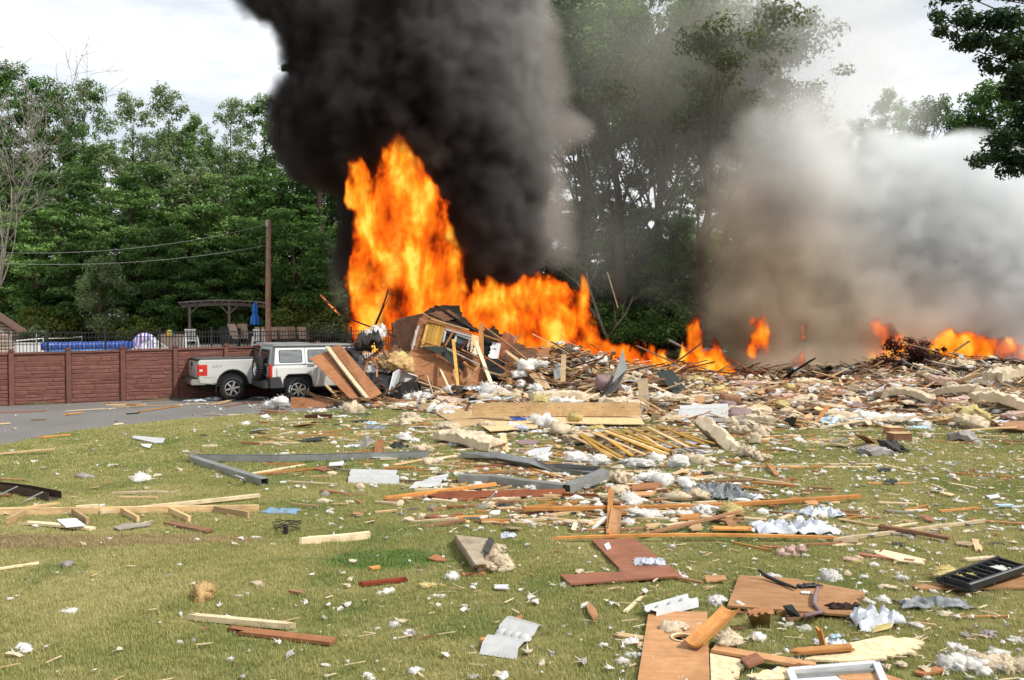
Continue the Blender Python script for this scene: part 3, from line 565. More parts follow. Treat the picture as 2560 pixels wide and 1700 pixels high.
# ---- silver pickup
g1=G(579.5,1001)+NB*.82; pk_=empty('pickup_truck',(g1.x,g1.y,0),WA,'silver pickup truck with covered bed and red tail lamp beside the wall','pickup')
hw2=.98; wr2=.41
bed=[(-1.24,.78),(-1.25,1.34),(-1.20,1.385),(.98,1.385),(.98,.55)]+arch(0,.52,.53,3,177,14)+[(-.60,.56),(-1.2,.60)]
side(bed,hw2,'bed',paint2,pk_,.03)
mb=MB(); mb.prism([(x,-hw2+.012,z) for x,z in arch(0,.52,.62,8,172,16)+arch(0,.52,.535,172,8,16)],(0,-.035,0)); mb.build('wheel_flare',paint2,pk_,bev=.012)
mb=MB(); mb.prism([(x,-hw2-.002,z) for x,z in arch(0,.52,.545,6,174,16)+arch(0,.52,.50,174,6,16)],(0,.3,0)); mb.build('arch_liner',M['black'],pk_)
mb=MB(); mb.box((-.12,0,1.40),(2.2,1.90,.045)); mb.build('bed_cover',plain('dark_grey_vinyl',(.07,.072,.075),.6),pk_,bev=.015)
mb=MB(); mb.box((-1.255,0,1.375),(.07,1.80,.06)); mb.build('tailgate_cap',M['black'],pk_,bev=.012)
mb=MB(); mb.box((-1.262,0,1.06),(.05,1.62,.56)); mb.build('tailgate',paint2,pk_,bev=.02)
mb=MB(); mb.box((-1.292,0,1.22),(.012,.30,.14)); mb.build('tailgate_handle',M['black'],pk_)
mb=MB(); mb.box((-1.294,0,1.06),(.012,.34,.045)); mb.box((-1.294,0,1.06),(.014,.12,.10)); mb.build('tailgate_badge',chrome,pk_)
for y in (-1,1): 
    mb=MB(); mb.box((-1.10,y*(hw2-.06),1.045),(.34,.14,.42)); lo=mb.build('tail_lamp',lampred,pk_,bev=.03)
    mb=MB(); mb.box((-1.16,y*(hw2-.052),1.04),(.12,.14,.09)); mb.build('reverse_lens',M['white'],lo,bev=.01)
mb=MB(); mb.box((-1.36,0,.66),(.22,1.92,.20)); mb.box((-1.20,-.90,.66),(.42,.13,.20)); mb.box((-1.20,.90,.66),(.42,.13,.20)); mb.build('rear_bumper',chrome,pk_,bev=.03)
mb=MB(); mb.box((-1.40,0,.775),(.28,1.5,.02)); mb.build('bumper_step',M['black'],pk_)
mb=MB(); mb.box((-1.34,.0,.50),(.2,.3,.12)); mb.build('tow_hitch',M['black'],pk_)
cab=[(1.0,.55),(1.0,1.28),(3.35,1.28),(3.5,1.26),(4.55,1.16),(4.62,.70),(4.5,.55)]+arch(3.65,.52,.50,3,177,12)[0:]+[(3.0,.5),(1.2,.5)]
side(cab,hw2-.01,'cab_body',paint2,pk_,.03)
mb=MB(); V,F=cabin(1.0,3.3,1.10,2.75,1.27,1.90,.965,.80); mb.add(V,F); mb.build('cab',paint2,pk_,bev=.06,seg=4)
mb=MB(); mb.prism([(.99,-.82,1.32),(.99,.82,1.32),(1.075,.72,1.80),(1.075,-.72,1.80)],(-.012,0,0)); rw=mb.build('rear_window',glass,pk_)
mb=MB(); mb.box((1.05,0,1.84),(.04,.34,.05)); mb.build('brake_lamp',lampred,pk_)
L2=(1.27,1.90,.965,.80)
win(1.22,1.95,1.36,1.78,(0,0,0,.06),glass,pk_,L2); win(2.1,2.95,1.36,1.78,(0,0,-.3,0),glass,pk_,L2)
mb=MB(); mb.box((1.6,0,.48),(5.4,1.5,.14)); mb.build('chassis',M['blackdeep'],pk_)
for cx in (0,3.65): mb=MB(); mb.box((cx,0,.74),(1.08,1.80,.50)); mb.build('wheel_well',M['blackdeep'],pk_)
mb=MB(); mb.box((-.52,-.78,.50),(.03,.28,.42)); mb.build('mud_flap',M['black'],pk_)
for x in (0,3.65):
    for y in (-.84,.84): wheel(pk_,x,y,wr2,6,.27)
mb=MB()
for x in (1.04,1.98,3.02): mb.bar((x,-hw2+.008,.60),(x,-hw2+.008,1.27),.008,.006,up=Vector((0,1,0)))
mb.bar((-1.1,-hw2-.001,.80),(-.58,-hw2-.001,.80),.006,.006,up=Vector((0,1,0))); mb.build('shut_lines',M['blackdeep'],pk_)
mb=MB(); mb.box((1.84,-hw2-.015,1.17),(.2,.03,.035)); mb.build('door_handle',chrome,pk_,bev=.008)
mb=MB(); mb.box((.62,-hw2-.003,1.12),(.17,.008,.17)); mb.build('fuel_door',paint2,pk_,bev=.003)
tc_=bpy.data.curves.new('bed_decal','FONT'); tc_.body='4X4'; tc_.size=.13; tc_.extrude=.002; tc_.shear=.3; tc_.space_character=1.1
td=bpy.data.objects.new('bed_decal',tc_); td.location=(-.68,-hw2-.004,1.12); td.rotation_euler=(R(90),0,0); td.scale=(1.3,1,1); tc_.materials.append(plain('grey_green_decal',(.30,.36,.33),.5)); link(td); bpy.context.view_layer.update()
me=bpy.data.meshes.new_from_object(td.evaluated_get(bpy.context.evaluated_depsgraph_get())); bpy.data.objects.remove(td); td=bpy.data.objects.new('bed_decal',me); td.location=(-.68,-hw2-.004,1.12); td.rotation_euler=(R(90),0,0); td.scale=(1.3,1,1); link(td,pk_)

done_=set()
for ch in pk_.children_recursive:                     # short rear overhang
    if ch.type=='MESH' and ch.data.name not in done_ and ch.name!='bed_decal' and not ch.name.startswith(('tyre','rim','brake_disc')):
        done_.add(ch.data.name)
        for v_ in ch.data.vertices:
            if v_.co.x<-.85: v_.co.x+=.15
# ---------------------------------------------------------------- trees
def crown_mesh(name,seed,H,Rr,z0,ncl,per,lsz,clr=1.1,prof=None,gap=0.0,flat=.62,mat=None,centres=None,droop=0):
    r=np.random.RandomState(seed); prof=prof or (lambda t:math.sin(math.pi*(.12+.80*t))**.7)
    C=[];RC=[]
    if centres is None:
        for i in range(ncl):
            t=r.rand()**.85; a=r.rand()*6.283; rad=Rr*prof(t)*(r.rand()**.45)*(.85+.3*math.sin(3*a+seed)); z=z0+(H-z0)*t
            C.append((rad*math.cos(a),rad*math.sin(a),z)); RC.append(clr*(.6+.75*r.rand())*(1-.35*t))
    else:
        C=[c[:3] for c in centres]; RC=[c[3] for c in centres]
    C=np.array(C);RC=np.array(RC); k=len(C); cnt=np.maximum(12,(per*(RC/clr)**2).astype(int)); idx=np.repeat(np.arange(k),cnt); n=len(idx)
    d=r.normal(size=(n,3)); d/=np.linalg.norm(d,axis=1)[:,None]; q=r.rand(n)**.42
    pos=d*q[:,None]*RC[idx][:,None]; pos[:,2]*=flat; pos[:,2]-=droop*q*np.abs(pos[:,:2]).sum(1)
    pos+=C[idx]+r.normal(size=(n,3))*.08*clr
    nrm=d*.7+np.array([0,0,.75])+r.normal(size=(n,3))*.55; nrm/=np.linalg.norm(nrm,axis=1)[:,None]
    a=np.cross(nrm,r.normal(size=(n,3))); a/=np.linalg.norm(a,axis=1)[:,None]; b=np.cross(nrm,a)
    s=lsz*(.55+.9*r.rand(n))[:,None]
    v=np.stack([pos-a*s,pos+b*s*.45-a*s*.1,pos+a*s,pos-b*s*.45+a*s*.1],1).reshape(-1,3)
    me=bpy.data.meshes.new(name); me.vertices.add(4*n); me.vertices.foreach_set('co',v.astype(np.float32).ravel())
    me.loops.add(4*n); me.loops.foreach_set('vertex_index',np.arange(4*n,dtype=np.int32)); me.polygons.add(n)
    me.polygons.foreach_set('loop_start',np.arange(0,4*n,4,dtype=np.int32)); me.polygons.foreach_set('loop_total',np.full(n,4,dtype=np.int32))
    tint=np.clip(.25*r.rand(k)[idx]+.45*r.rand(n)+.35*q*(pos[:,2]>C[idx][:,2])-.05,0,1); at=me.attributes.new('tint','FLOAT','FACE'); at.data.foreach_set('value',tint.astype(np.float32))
    if mat: me.materials.append(mat)
    me.update(); me.validate(); return me,C,RC
def trunk_mesh(name,seed,H,r0,C,nb,mat,z0,lean=(0,0),br=.3):
    r=random.Random(seed); mb=MB(); pts=[];rad=[]
    for i in range(9):
        t=i/8; pts.append((lean[0]*t*t+r.uniform(-.12,.12)*(i>0),lean[1]*t*t+r.uniform(-.12,.12)*(i>0),H*.88*t-.3*(i==0))); rad.append(max(.03,r0*(1-.86*t)*(1.25 if i==0 else 1)))
    mb.tube(pts,rad,9)
    order=list(range(len(C))); r.shuffle(order)
    for j in order[:nb]:
        c=Vector(C[j]); zt=max(z0*.55,c.z-(.35+.5*r.random())*math.hypot(c.x,c.y)-.5); t=min(.95,zt/(H*.88)); f=t*8; i=min(7,int(f)); a=Vector(pts[i]).lerp(Vector(pts[i+1]),f-i)
        m1=a.lerp(c,.45)+Vector((r.uniform(-.4,.4),r.uniform(-.4,.4),r.uniform(-.1,.5))); rr=max(.02,r0*(1-.86*t)*br*1.3)
        mb.tube([a,a.lerp(m1,.5)+Vector((0,0,.08)),m1,m1.lerp(c,.6)+Vector((r.uniform(-.2,.2),0,r.uniform(0,.2))),c],[rr,rr*.8,rr*.6,rr*.35,rr*.15],5)
        for q in range(2):
            e=c+Vector((r.uniform(-1,1),r.uniform(-1,1),r.uniform(-.2,.9))); mb.tube([m1,m1.lerp(e,.5)+Vector((r.uniform(-.2,.2),0,.1)),e],[rr*.4,rr*.25,rr*.08],4)
    me_o=mb.build(name,mat); me=me_o.data; smooth(me); bpy.data.objects.remove(me_o); return me
PROTO={}
def proto(key,seed,H,Rr,z0,ncl,per,lsz,lm,bark=None,nb=16,r0=.28,**k):
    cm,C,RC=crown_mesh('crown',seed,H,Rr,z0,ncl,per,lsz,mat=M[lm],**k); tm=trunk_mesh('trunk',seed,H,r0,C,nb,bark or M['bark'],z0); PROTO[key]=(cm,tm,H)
proto('tallA',11,20,4.2,3,230,135,.125,'leaf_mid',clr=.85,nb=30); proto('tallB',12,20,3.8,4,210,115,.12,'leaf_lite',clr=.8,nb=34)
proto('tallC',13,20,4.8,2.5,220,160,.14,'leaf_dark',clr=.95,nb=20); proto('midA',14,12,4.2,.8,120,230,.12,'leaf_mid',clr=.95,flat=.4); proto('midB',15,12,4.6,.5,120,240,.13,'leaf_dark',clr=1.05,flat=.38)
proto('weep',16,12,3.2,2.0,44,420,.13,'leaf_lite',clr=1.1,droop=.5,flat=1.0)
def tree(key,px,Y,H,lab,grp='trees at the edge of the woods',rz=None,wide=1.0,name='tree',zb=None):
    cm,tm,H0=PROTO[key]; q=P(px,850,Y); z=bank_h(q.x,q.y)-.05 if zb is None else zb; s=H/H0
    e=empty(name,(q.x,q.y,z),rnd.uniform(0,6.28) if rz is None else rz,lab,'tree',grp); e.scale=(s*wide,s*wide,s)
    link(bpy.data.objects.new('trunk',tm),e); link(bpy.data.objects.new('crown',cm),e); return e
def Htop(pdy,Y,z): return EYE+(800-pdy)/FOC*Y-z       # height needed to reach photograph row pdy
front=[('tallC',-60,60,150,1.05),('tallA',30,63,172,.9),('tallC',115,60,205,.85),('tallA',215,62,205,.72),('tallB',335,60,240,.8),('tallB',425,62,222,.85),('tallA',505,63,300,.8),('tallB',580,62,250,.75),('tallA',665,63,250,.78),('tallC',745,60,300,.9),('tallC',830,60,330,.9),('tallC',920,62,260,1.0)]
lb=['tall dark leafy tree at the very edge of the frame above the shed','tall tree with loose pointed top behind the bare dead tree','dense dark green tree right of the bare dead tree','narrow tree whose two-pronged top stands against the sky left of the pale trees','airy pale green tree, left of the two pale ones in the wood','airy pale green tree with the highest top of the pale pair','lower green tree filling the dip between the pale trees and the light green tree','light green airy tree left of the black smoke above the pergola','green tree whose crown ends at the smoke edge above the utility pole','dark tree behind the utility pole under the black smoke','dark tree just left of the tall flame under the smoke','dark tree hidden largely by the black smoke column']
for (k,px,Y,top,wd),l in zip(front,lb): z=bank_h(P(px,850,Y).x,Y); tree(k,px,Y,Htop(top,Y,z),l,wide=wd)
mid=[('midB',-20,54,560),('midA',95,53,520),('midB',190,52,600),('weep',250,50,640),('midA',330,54,480),('midB',420,52,560),('midA',500,54,520),('midB',585,53,600),('midA',660,54,560),('midB',735,53,520),('midA',800,54,620),('midA',870,54,560),('midB',960,56,600),('midB',150,56,430),('midA',555,57,450),('midB',700,57,430),('midB',380,57,420),('weep',470,56,420)]
lbm=['low dark bushy tree behind the shed','bright green bushy tree over the bare tree trunk','dark bushy tree above the blue cover roll','drooping pale willow-like tree hanging over the blue cover roll','mid green bushy tree between the willow-like tree and the pergola','dark bushy tree just left of the pergola','bushy green tree over the left part of the pergola','dark bushy tree over the right part of the pergola','bushy green tree behind the utility pole','dark bushy tree right of the utility pole','bushy green tree above the pale bush near the fire','bushy tree next to the tall flame','dark bushy tree behind the tall flame','second-storey dark foliage tree right of the bare tree','second-storey green tree above the pergola beam','second-storey dark tree over the utility pole top','dark tree under the two pale trees','drooping pale tree leaning between the pale pair and the pergola']
for (k,px,Y,top),l in zip(mid,lbm): z=bank_h(P(px,850,Y).x,Y); tree(k,px,Y,Htop(top,Y,z),l,grp='bushy trees under the tall wood edge',wide=1.15)
for i,px in enumerate(range(-120,1000,95)):          # second row, seen only in the gaps
    Y=72+4*(i%3); z=bank_h(0,Y); tree(('tallC','tallA')[i%2],px,Y,Htop(330+40*(i%3),Y,z),('dark deeper tree behind the shed','deeper tree behind the bare dead tree','deeper tree left of the drooping willow-like tree','deeper tree behind the blue cover roll end','deeper tree behind the pale pair, left','deeper tree behind the pale pair, right','deeper tree behind the pergola','deeper tree behind the utility pole','deeper tree between utility pole and flames','deeper tree left of the tall flame','deeper tree behind the tall flame','deeper tree right of the tall flame')[i],grp='trees deeper in the wood',wide=1.25)
# two big open trees behind the fire, with spreading limbs
M['leaf_brightened']=leafmat('brightened_leaves',(.12,.19,.06),(.36,.48,.18),.45)  # leaf colour brightened to offset the smoke's shade on these trees
def big_open(px,Y,H,seed,lab,spread,lm='leaf_brown',n=90,dirx=0,lsz=.15,per=150,z0=3.0,clr=1.15,r0=.38):
    r=random.Random(seed); q=P(px,850,Y); z=bank_h(q.x,q.y)-.05; e=empty('tree',(q.x,q.y,z),0,lab,'tree','large trees hazed by smoke behind the fire'); mb=MB(); cen=[]
    mb.tube([(0,0,-.2),(.15,0,H*.15),(.1+dirx*.03,.1,H*.3)],[r0*1.15,r0,r0*.85],10)
    def limb(a,d,L,rad,lev):
        pts=[a];p=Vector(a);dd=Vector(d)
        for k in range(5):
            dd=(dd+Vector((r.uniform(-.16,.16),r.uniform(-.16,.16),r.uniform(-.02,.16)))).normalized(); p=p+dd*L/5; pts.append(p.copy())
        mb.tube(pts,[rad*(1-.8*k/5) for k in range(6)],6 if lev<2 else 4)
        if lev>=1:
            for k in (2,3,4,5):
                if r.random()<.85 and pts[k].z>z0: cen.append((*(pts[k]+Vector((r.uniform(-.4,.4),r.uniform(-.4,.4),.15))),clr*r.uniform(.5,1.0)))
        if lev<3:
            for k in (2,3,4,5):
                for _ in range(1 if lev else 2):
                    nd=(dd+Vector((r.uniform(-.9,.9),r.uniform(-.7,.7),r.uniform(-.15,.7)))).normalized(); limb(pts[k],nd,L*r.uniform(.42,.62),rad*(1-.75*k/5)*.62+.006,lev+1)
    for k in range(6):
        a=6.283*k/6+r.uniform(-.3,.3); d=Vector((math.cos(a)*spread+dirx,math.sin(a)*spread*.6,1.0)).normalized(); limb(Vector((.1,0,H*(.2+.03*k))),d,H*.42,r0*.26,0)
    limb(Vector((.1+dirx*.03,.1,H*.3)),Vector((dirx*.3,0,1)).normalized(),H*.5,r0*.7,0)
    r.shuffle(cen); cen=cen[:n]
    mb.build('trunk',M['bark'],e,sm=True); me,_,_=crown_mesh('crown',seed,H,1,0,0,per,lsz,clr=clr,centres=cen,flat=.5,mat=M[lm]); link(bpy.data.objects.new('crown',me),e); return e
big_open(1545,52,25,21,'tall open tree with spreading limbs right of the black smoke column',.75,n=460,dirx=.0,lm='leaf_brightened',per=210,lsz=.13,clr=1.3)
big_open(1740,50,19,22,'tall open tree with browned leaves leaning right behind the grey smoke',.95,n=440,dirx=.38,per=200,lsz=.13,clr=1.25)
big_open(1460,58,26,25,'tall leafy tree just right of the black smoke, top out of frame',.6,n=420,lm='leaf_brightened',per=200,lsz=.14,clr=1.3)
big_open(1640,60,23,26,'tall browned tree between the two open trees behind the fire',.7,n=400,lm='leaf_brown',per=200,lsz=.14,clr=1.3)
for px,Y,top,l in ((1370,63,300,'tall dark tree filling in right behind the column edge'),(1470,64,380,'green tree mass behind the spreading limbs, left part'),(1560,64,440,'green tree mass behind the spreading limbs, middle'),(1650,63,430,'green tree mass behind the spreading limbs, right part'),(1740,64,470,'green tree mass behind the browned leaning tree'),(1840,64,430,'green tree mass at the left edge of the brown smoke'),(1610,57,640,'low leafy tree right under the spreading limbs'),(1720,56,620,'low leafy tree under the browned tree'),(1440,57,660,'low leafy tree above the flame ridge'),(1400,56,560,'low dark green tree behind the right flames next to the column'),(1500,55,600,'green bushy tree behind the flames below the tall open tree'),(1590,56,520,'bushy green tree glowing in the gap above the flame ridge'),(1680,55,560,'bushy green tree above the narrow flame'),(1770,57,500,'dark bushy tree at the brown smoke edge'),(1860,58,560,'dark bushy tree behind the brown smoke'),(1980,60,520,'dark bushy tree deep in the brown smoke'),(1330,57,500,'dark tree behind the black smoke column base'),(1250,60,480,'dark tree behind the centre of the fire'),(1130,60,470,'dark tree behind the tall flame centre'),(1040,60,450,'dark tree behind the tall flame left side')):
    z=bank_h(P(px,850,Y).x,Y); tree(('midA','midB')[px%20>12],px,Y,Htop(top,Y,z),l,grp='bushy trees behind the fire',wide=1.1)
for px,Y,top,l in ((2085,62,330,'dim tree in the smoke right of the browned tree'),(2230,58,235,'grey-green tree rising behind the white smoke below the maple branches'),(2330,52,250,'tree with rounded sprays left of the dark maple'),(2160,66,300,'pale smoky tree between the smoke and the maple'),(2410,52,300,'dark tree behind the white smoke billow'),(2480,50,215,'dark tree right under the maple spray'),(2570,50,150,'dark tree behind the smoke at the right frame edge')):
    z=bank_h(P(px,850,Y).x,Y); tree('tallC' if px>2300 else 'tallA',px,Y,Htop(top,Y,z),l,grp='trees behind the right smoke',wide=1.0 if px>2400 else .8)
# dark maple at the right edge
def maple():
    Y=34; q=P(2800,850,Y); e=empty('maple_tree',(q.x,q.y,0),0,'dark maple tree reaching into the upper right corner','tree'); r=random.Random(5); cen=[]; mb=MB()
    base=Vector((0,0,0)); mb.tube([(0,0,-.2),(-.2,0,4),(-.1,.2,9),(.2,0,15)],[.4,.34,.25,.1],10)
    tips=[]
    def at(px,py,dy=0): v=P(px,py,Y+dy); return v-Vector((q.x,q.y,0))
    for (px,py,rr) in [z_ for z_ in ((2330,25,.35),(2370,60,.5),(2420,40,.7),(2440,95,.7),(2500,30,.9),(2400,110,.5),(2520,110,.9),(2560,190,1.0),(2480,160,.5),(2520,230,.6),(2560,270,.8),(2600,90,1.2),(2620,200,1.2),(2545,330,.7),(2500,350,.7),(2440,330,.5),(2400,300,.45),(2360,330,.4),(2460,290,.5),(2540,400,.8),(2480,400,.7),(2420,385,.6),(2360,360,.5),(2600,330,1.1),(2640,420,1.1),(2310,330,.4),(2330,400,.5),(2390,430,.5),(2450,450,.6),(2530,460,.7),(2600,480,.9),(2500,500,.4),(2680,120,1.4),(2700,300,1.4),(2480,-30,.9),(2560,-40,1.1),(2390,-20,.6),(2640,0,1.2)) if not (z_[1]>260 and z_[0]<2480) and z_[1]<440]:
        for k in range(4):
            c=at(px+r.uniform(-30,30),py+r.uniform(-24,24),r.uniform(-1.2,1.2)); cen.append((c.x,c.y,c.z,rr*r.uniform(.5,.85)))
        c=at(px,py); z=max(3.0,c.z-abs(c.x)*.45); a=Vector((-.1,0,z)); m=a.lerp(c,.55)+Vector((0,r.uniform(-.4,.4),.2)); mb.tube([a,a.lerp(m,.5),m,c],[.08,.06,.04,.012],5)
    mb.build('trunk',M['bark'],e,sm=True); me,_,_=crown_mesh('crown',5,1,1,0,0,230,.10,clr=.6,centres=cen,flat=.55,mat=M['leaf_maple']); link(bpy.data.objects.new('crown',me),e)
M['leaf_maple']=leafmat('dark_maple_leaves',(.008,.022,.010),(.030,.075,.030),.25)
maple()
# a conifer-like spray peeking out of the smoke, upper left of the column
e=empty('tree',(P(800,850,56).x,56,bank_h(0,56)),0,'dark tree whose branch tips poke out of the black smoke at left','tree'); cen=[]; rr=random.Random(3); mb=MB(); H=Htop(60,56,2)
mb.tube([(0,0,-.2),(0,0,H*.5),(.2,0,H)],[.3,.2,.05],8)
for px,py in ((725,165),(740,178),(760,150),(770,185),(790,120),(780,70),(800,200),(820,160),(755,200),(830,90),(840,230),(810,40),(850,150)):
    c=P(px,py,56)-e.location; cen.append((c.x,c.y,c.z,.45)); mb.tube([(0,0,c.z-.9),c],[.05,.015],5); 
    for k in range(3): cen.append((c.x+rr.uniform(-.5,.5),c.y+rr.uniform(-.5,.5),c.z+rr.uniform(-.2,.2),.3))
mb.build('trunk',M['bark'],e,sm=True); me,_,_=crown_mesh('crown',3,1,1,0,0,120,.12,clr=.4,centres=cen,flat=.4,mat=M['leaf_dark']); link(bpy.data.objects.new('crown',me),e)
# bare dead tree at the left edge
def bare(px,Y,lab,H=15,seed=9,lean=.0,mat=None,spread=.7,rad=.16,levels=4):
    q=P(px,850,Y); e=empty('dead_tree',(q.x,q.y,bank_h(q.x,Y)-.05),0,lab,'tree'); r=random.Random(seed); mb=MB()
    def limb(a,d,L,rad,lev):
        pts=[a];p=Vector(a);dd=Vector(d)
        for k in range(6):
            dd=(dd+Vector((r.uniform(-.17,.17),r.uniform(-.17,.17),r.uniform(-.12,.14)))).normalized(); p=p+dd*L/6; pts.append(p.copy())
        mb.tube(pts,[max(.008,rad*(1-.75*k/6)) for k in range(7)],6 if lev<2 else 4)
        if lev<levels:
            for k in (2,3,4,5,6):
                if lev==levels-1 and r.random()<.3: continue
                nd=(dd*.8+Vector((r.uniform(-1,1)*spread,r.uniform(-1,1)*spread*.7,r.uniform(-.35,.7)))).normalized(); limb(pts[k],nd,L*r.uniform(.4,.62),max(.01,rad*(1-.75*k/6)*.65),lev+1)
    limb(Vector((0,0,-.1)),Vector((lean,0,1)).normalized(),H,rad,0); mb.build('branches',mat or M['barkdead'],e,sm=True)
bare(-25,47,'bare pale dead tree with tangled branches at the left frame edge',9.5,9,.16,levels=4,rad=.10,spread=.95)
bare(-70,46,'bare dead tree just off the left frame edge reaching in',8.5,19,.35,levels=4,rad=.08,spread=.95)
bare(500,58,'thin bare leaning trunk above the pergola',9,29,.3,levels=2,rad=.07)
bare(1540,50,'broken bare trunk standing beside the flames in the clearing',6,31,-.15,levels=2,rad=.14)
bare(1780,52,'thin bare trunk beside the brown smoke',6,33,.15,levels=2,rad=.12,mat=M['bark'])
# shrubs
def shrub(px,Y,W,H,lm,lab,seed,zb=None,per=260,lsz=.10,name='shrub'):
    q=P(px,850,Y); z=bank_h(q.x,Y) if zb is None else zb; e=empty(name,(q.x,q.y,z),0,lab,'shrub'); r=random.Random(seed); cen=[]; mb=MB()
    for k in range(14):
        a=r.uniform(0,6.28); s=r.random()**.5; c=(W*.42*s*math.cos(a),W*.3*s*math.sin(a),H*(.25+.55*r.random()*(1-.4*s)),.3*min(W,H)*r.uniform(.6,1.1)); cen.append(c); mb.tube([(c[0]*.2,c[1]*.2,-.05),(c[0]*.6,c[1]*.6,c[2]*.6),c[:3]],[.03,.02,.006],4)
    for k in range(10): c=(W*.4*r.uniform(-1,1),0,H*r.uniform(.75,1.0)*.95,.12*H); cen.append((c[0]*.8,c[1],c[2],c[3]))
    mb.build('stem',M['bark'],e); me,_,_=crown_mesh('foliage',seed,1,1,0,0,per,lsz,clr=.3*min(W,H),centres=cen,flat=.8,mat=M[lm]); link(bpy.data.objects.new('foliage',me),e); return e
for a in ((120,50,4.2,2.3,'leaf_yellow','yellow-green shrub behind the left end of the blue cover roll',1),(60,48,2.4,1.2,'leaf_lite','small shrub beside the shed wall',11),(330,50,4.0,1.7,'leaf_yellow','flowering yellow-green shrub left of the beach ball',2),(400,51,3.6,2.0,'leaf_mid','green shrub behind the beach ball',3),(455,52,2.6,1.6,'leaf_mid','green shrub at the left pergola post',12),(575,52,3.0,2.0,'leaf_yellow','yellow-green shrub seen through the pergola',4),(765,50,4.2,2.8,'leaf_yellow','large pale yellow-green bush right of the utility pole',5),(820,50,3.4,1.8,'leaf_lite','pale green bush between the large bush and the fire',6),(700,53,3.0,1.6,'leaf_mid','green bush behind the tan chairs right of the pole',7),(260,53,3,1.5,'leaf_lite','low pale shrub above the middle of the blue roll',8),(520,54,3,1.6,'leaf_mid','green bush behind the middle of the pergola',13)): shrub(*a)
shrub(2270,36,3.2,1.5,'leaf_red','dark red-leaved shrub standing in the debris in front of the smoke',40,zb=.5,per=420,lsz=.055)
shrub(2330,37,2.2,1.0,'leaf_red','smaller dark red shrub right behind the larger red shrub',41,zb=.55,per=320,lsz=.05)
for i,(px,Y,W_,H_) in enumerate(((1500,50,4,2.6),(1600,51,4,2.2),(1680,50,4.4,3.0),(1790,51,4,2.8),(1420,50,3,2.4))):
    shrub(px,Y,W_,H_,'leaf_mid',('leafy undergrowth bush below the tall open tree','leafy undergrowth bush at the middle of the clearing behind the flames','leafy undergrowth bush behind the narrow flame','leafy undergrowth bush at the brown smoke edge','leafy undergrowth bush behind the flame ridge')[i],60+i,zb=1.0)
# ---------------------------------------------------------------- rubble mound and scattered pieces
FR=[(860,1004),(960,1012),(1100,1026),(1300,1036),(1480,1036),(1620,1046),(1760,1062),(1900,1060),(2100,1060),(2300,1052),(2450,1062),(2700,1075)]
FRW=[G(*p) for p in FR]
def front_y(x):
    if x<=FRW[0].x: return 60
    for a,b in zip(FRW,FRW[1:]):
        if a.x<=x<=b.x: return a.y+(b.y-a.y)*(x-a.x)/(b.x-a.x)
    return FRW[-1].y
def mound_h(x,y):
    d=y-front_y(x)
    if d<=0: return -.03
    e=min(1,max(0,(47-y)/6)); t=min(1,d/4.0); base=.20+.30*min(1,max(0,(x-11)/7))+1.1*math.exp(-((x-1.3)/2.6)**2-((y-34)/3.0)**2)+.5*math.exp(-((x-5)/2.7)**2-((y-33)/3)**2)+.4*math.exp(-((x-18)/3)**2-((y-36)/4)**2); v=noise.fractal(Vector((x*.45,y*.45,3)),1,2,3)
    l=min(1,max(0,(x-FRW[0].x)/1.5))
    return (base*t*(1+.7*v)*l)*e-.012
nx,ny=150,80; vv=[];ff=[]
for j in range(ny+1):
    for i in range(nx+1): x=-6.5+38*i/nx; y=18+30*j/ny; vv.append((x,y,mound_h(x,y)))
ff=[(j*(nx+1)+i,j*(nx+1)+i+1,(j+1)*(nx+1)+i+1,(j+1)*(nx+1)+i) for j in range(ny) for i in range(nx)]
m,t,p=newmat('rubble_litter'); v=coords(t); vo=N(t,'ShaderNodeTexVoronoi',Scale=26.0); vo.inputs['Randomness'].default_value=1; t.links.new(coords(t,(1,.55,1)),vo.inputs['Vector'])
sep=N(t,'ShaderNodeSeparateColor'); t.links.new(vo.outputs['Color'],sep.inputs[0])
t.links.new(ramp(t,[(.0,(.015,.011,.008)),(.35,(.06,.038,.02)),(.6,(.15,.10,.06)),(.8,(.27,.20,.13)),(1,(.40,.35,.28))],sep.outputs[0]),p.inputs['Base Color']); p.inputs['Roughness'].default_value=1; bump(t,p,vo.outputs['Distance'],1,.08); M['litter']=m
tag(mesh_obj('rubble',vv,ff,M['litter']),'low mound of mixed insulation and splintered wood across the burnt plot',kind='stuff')
def ground_h(x,y): return max(0,mound_h(x,y))
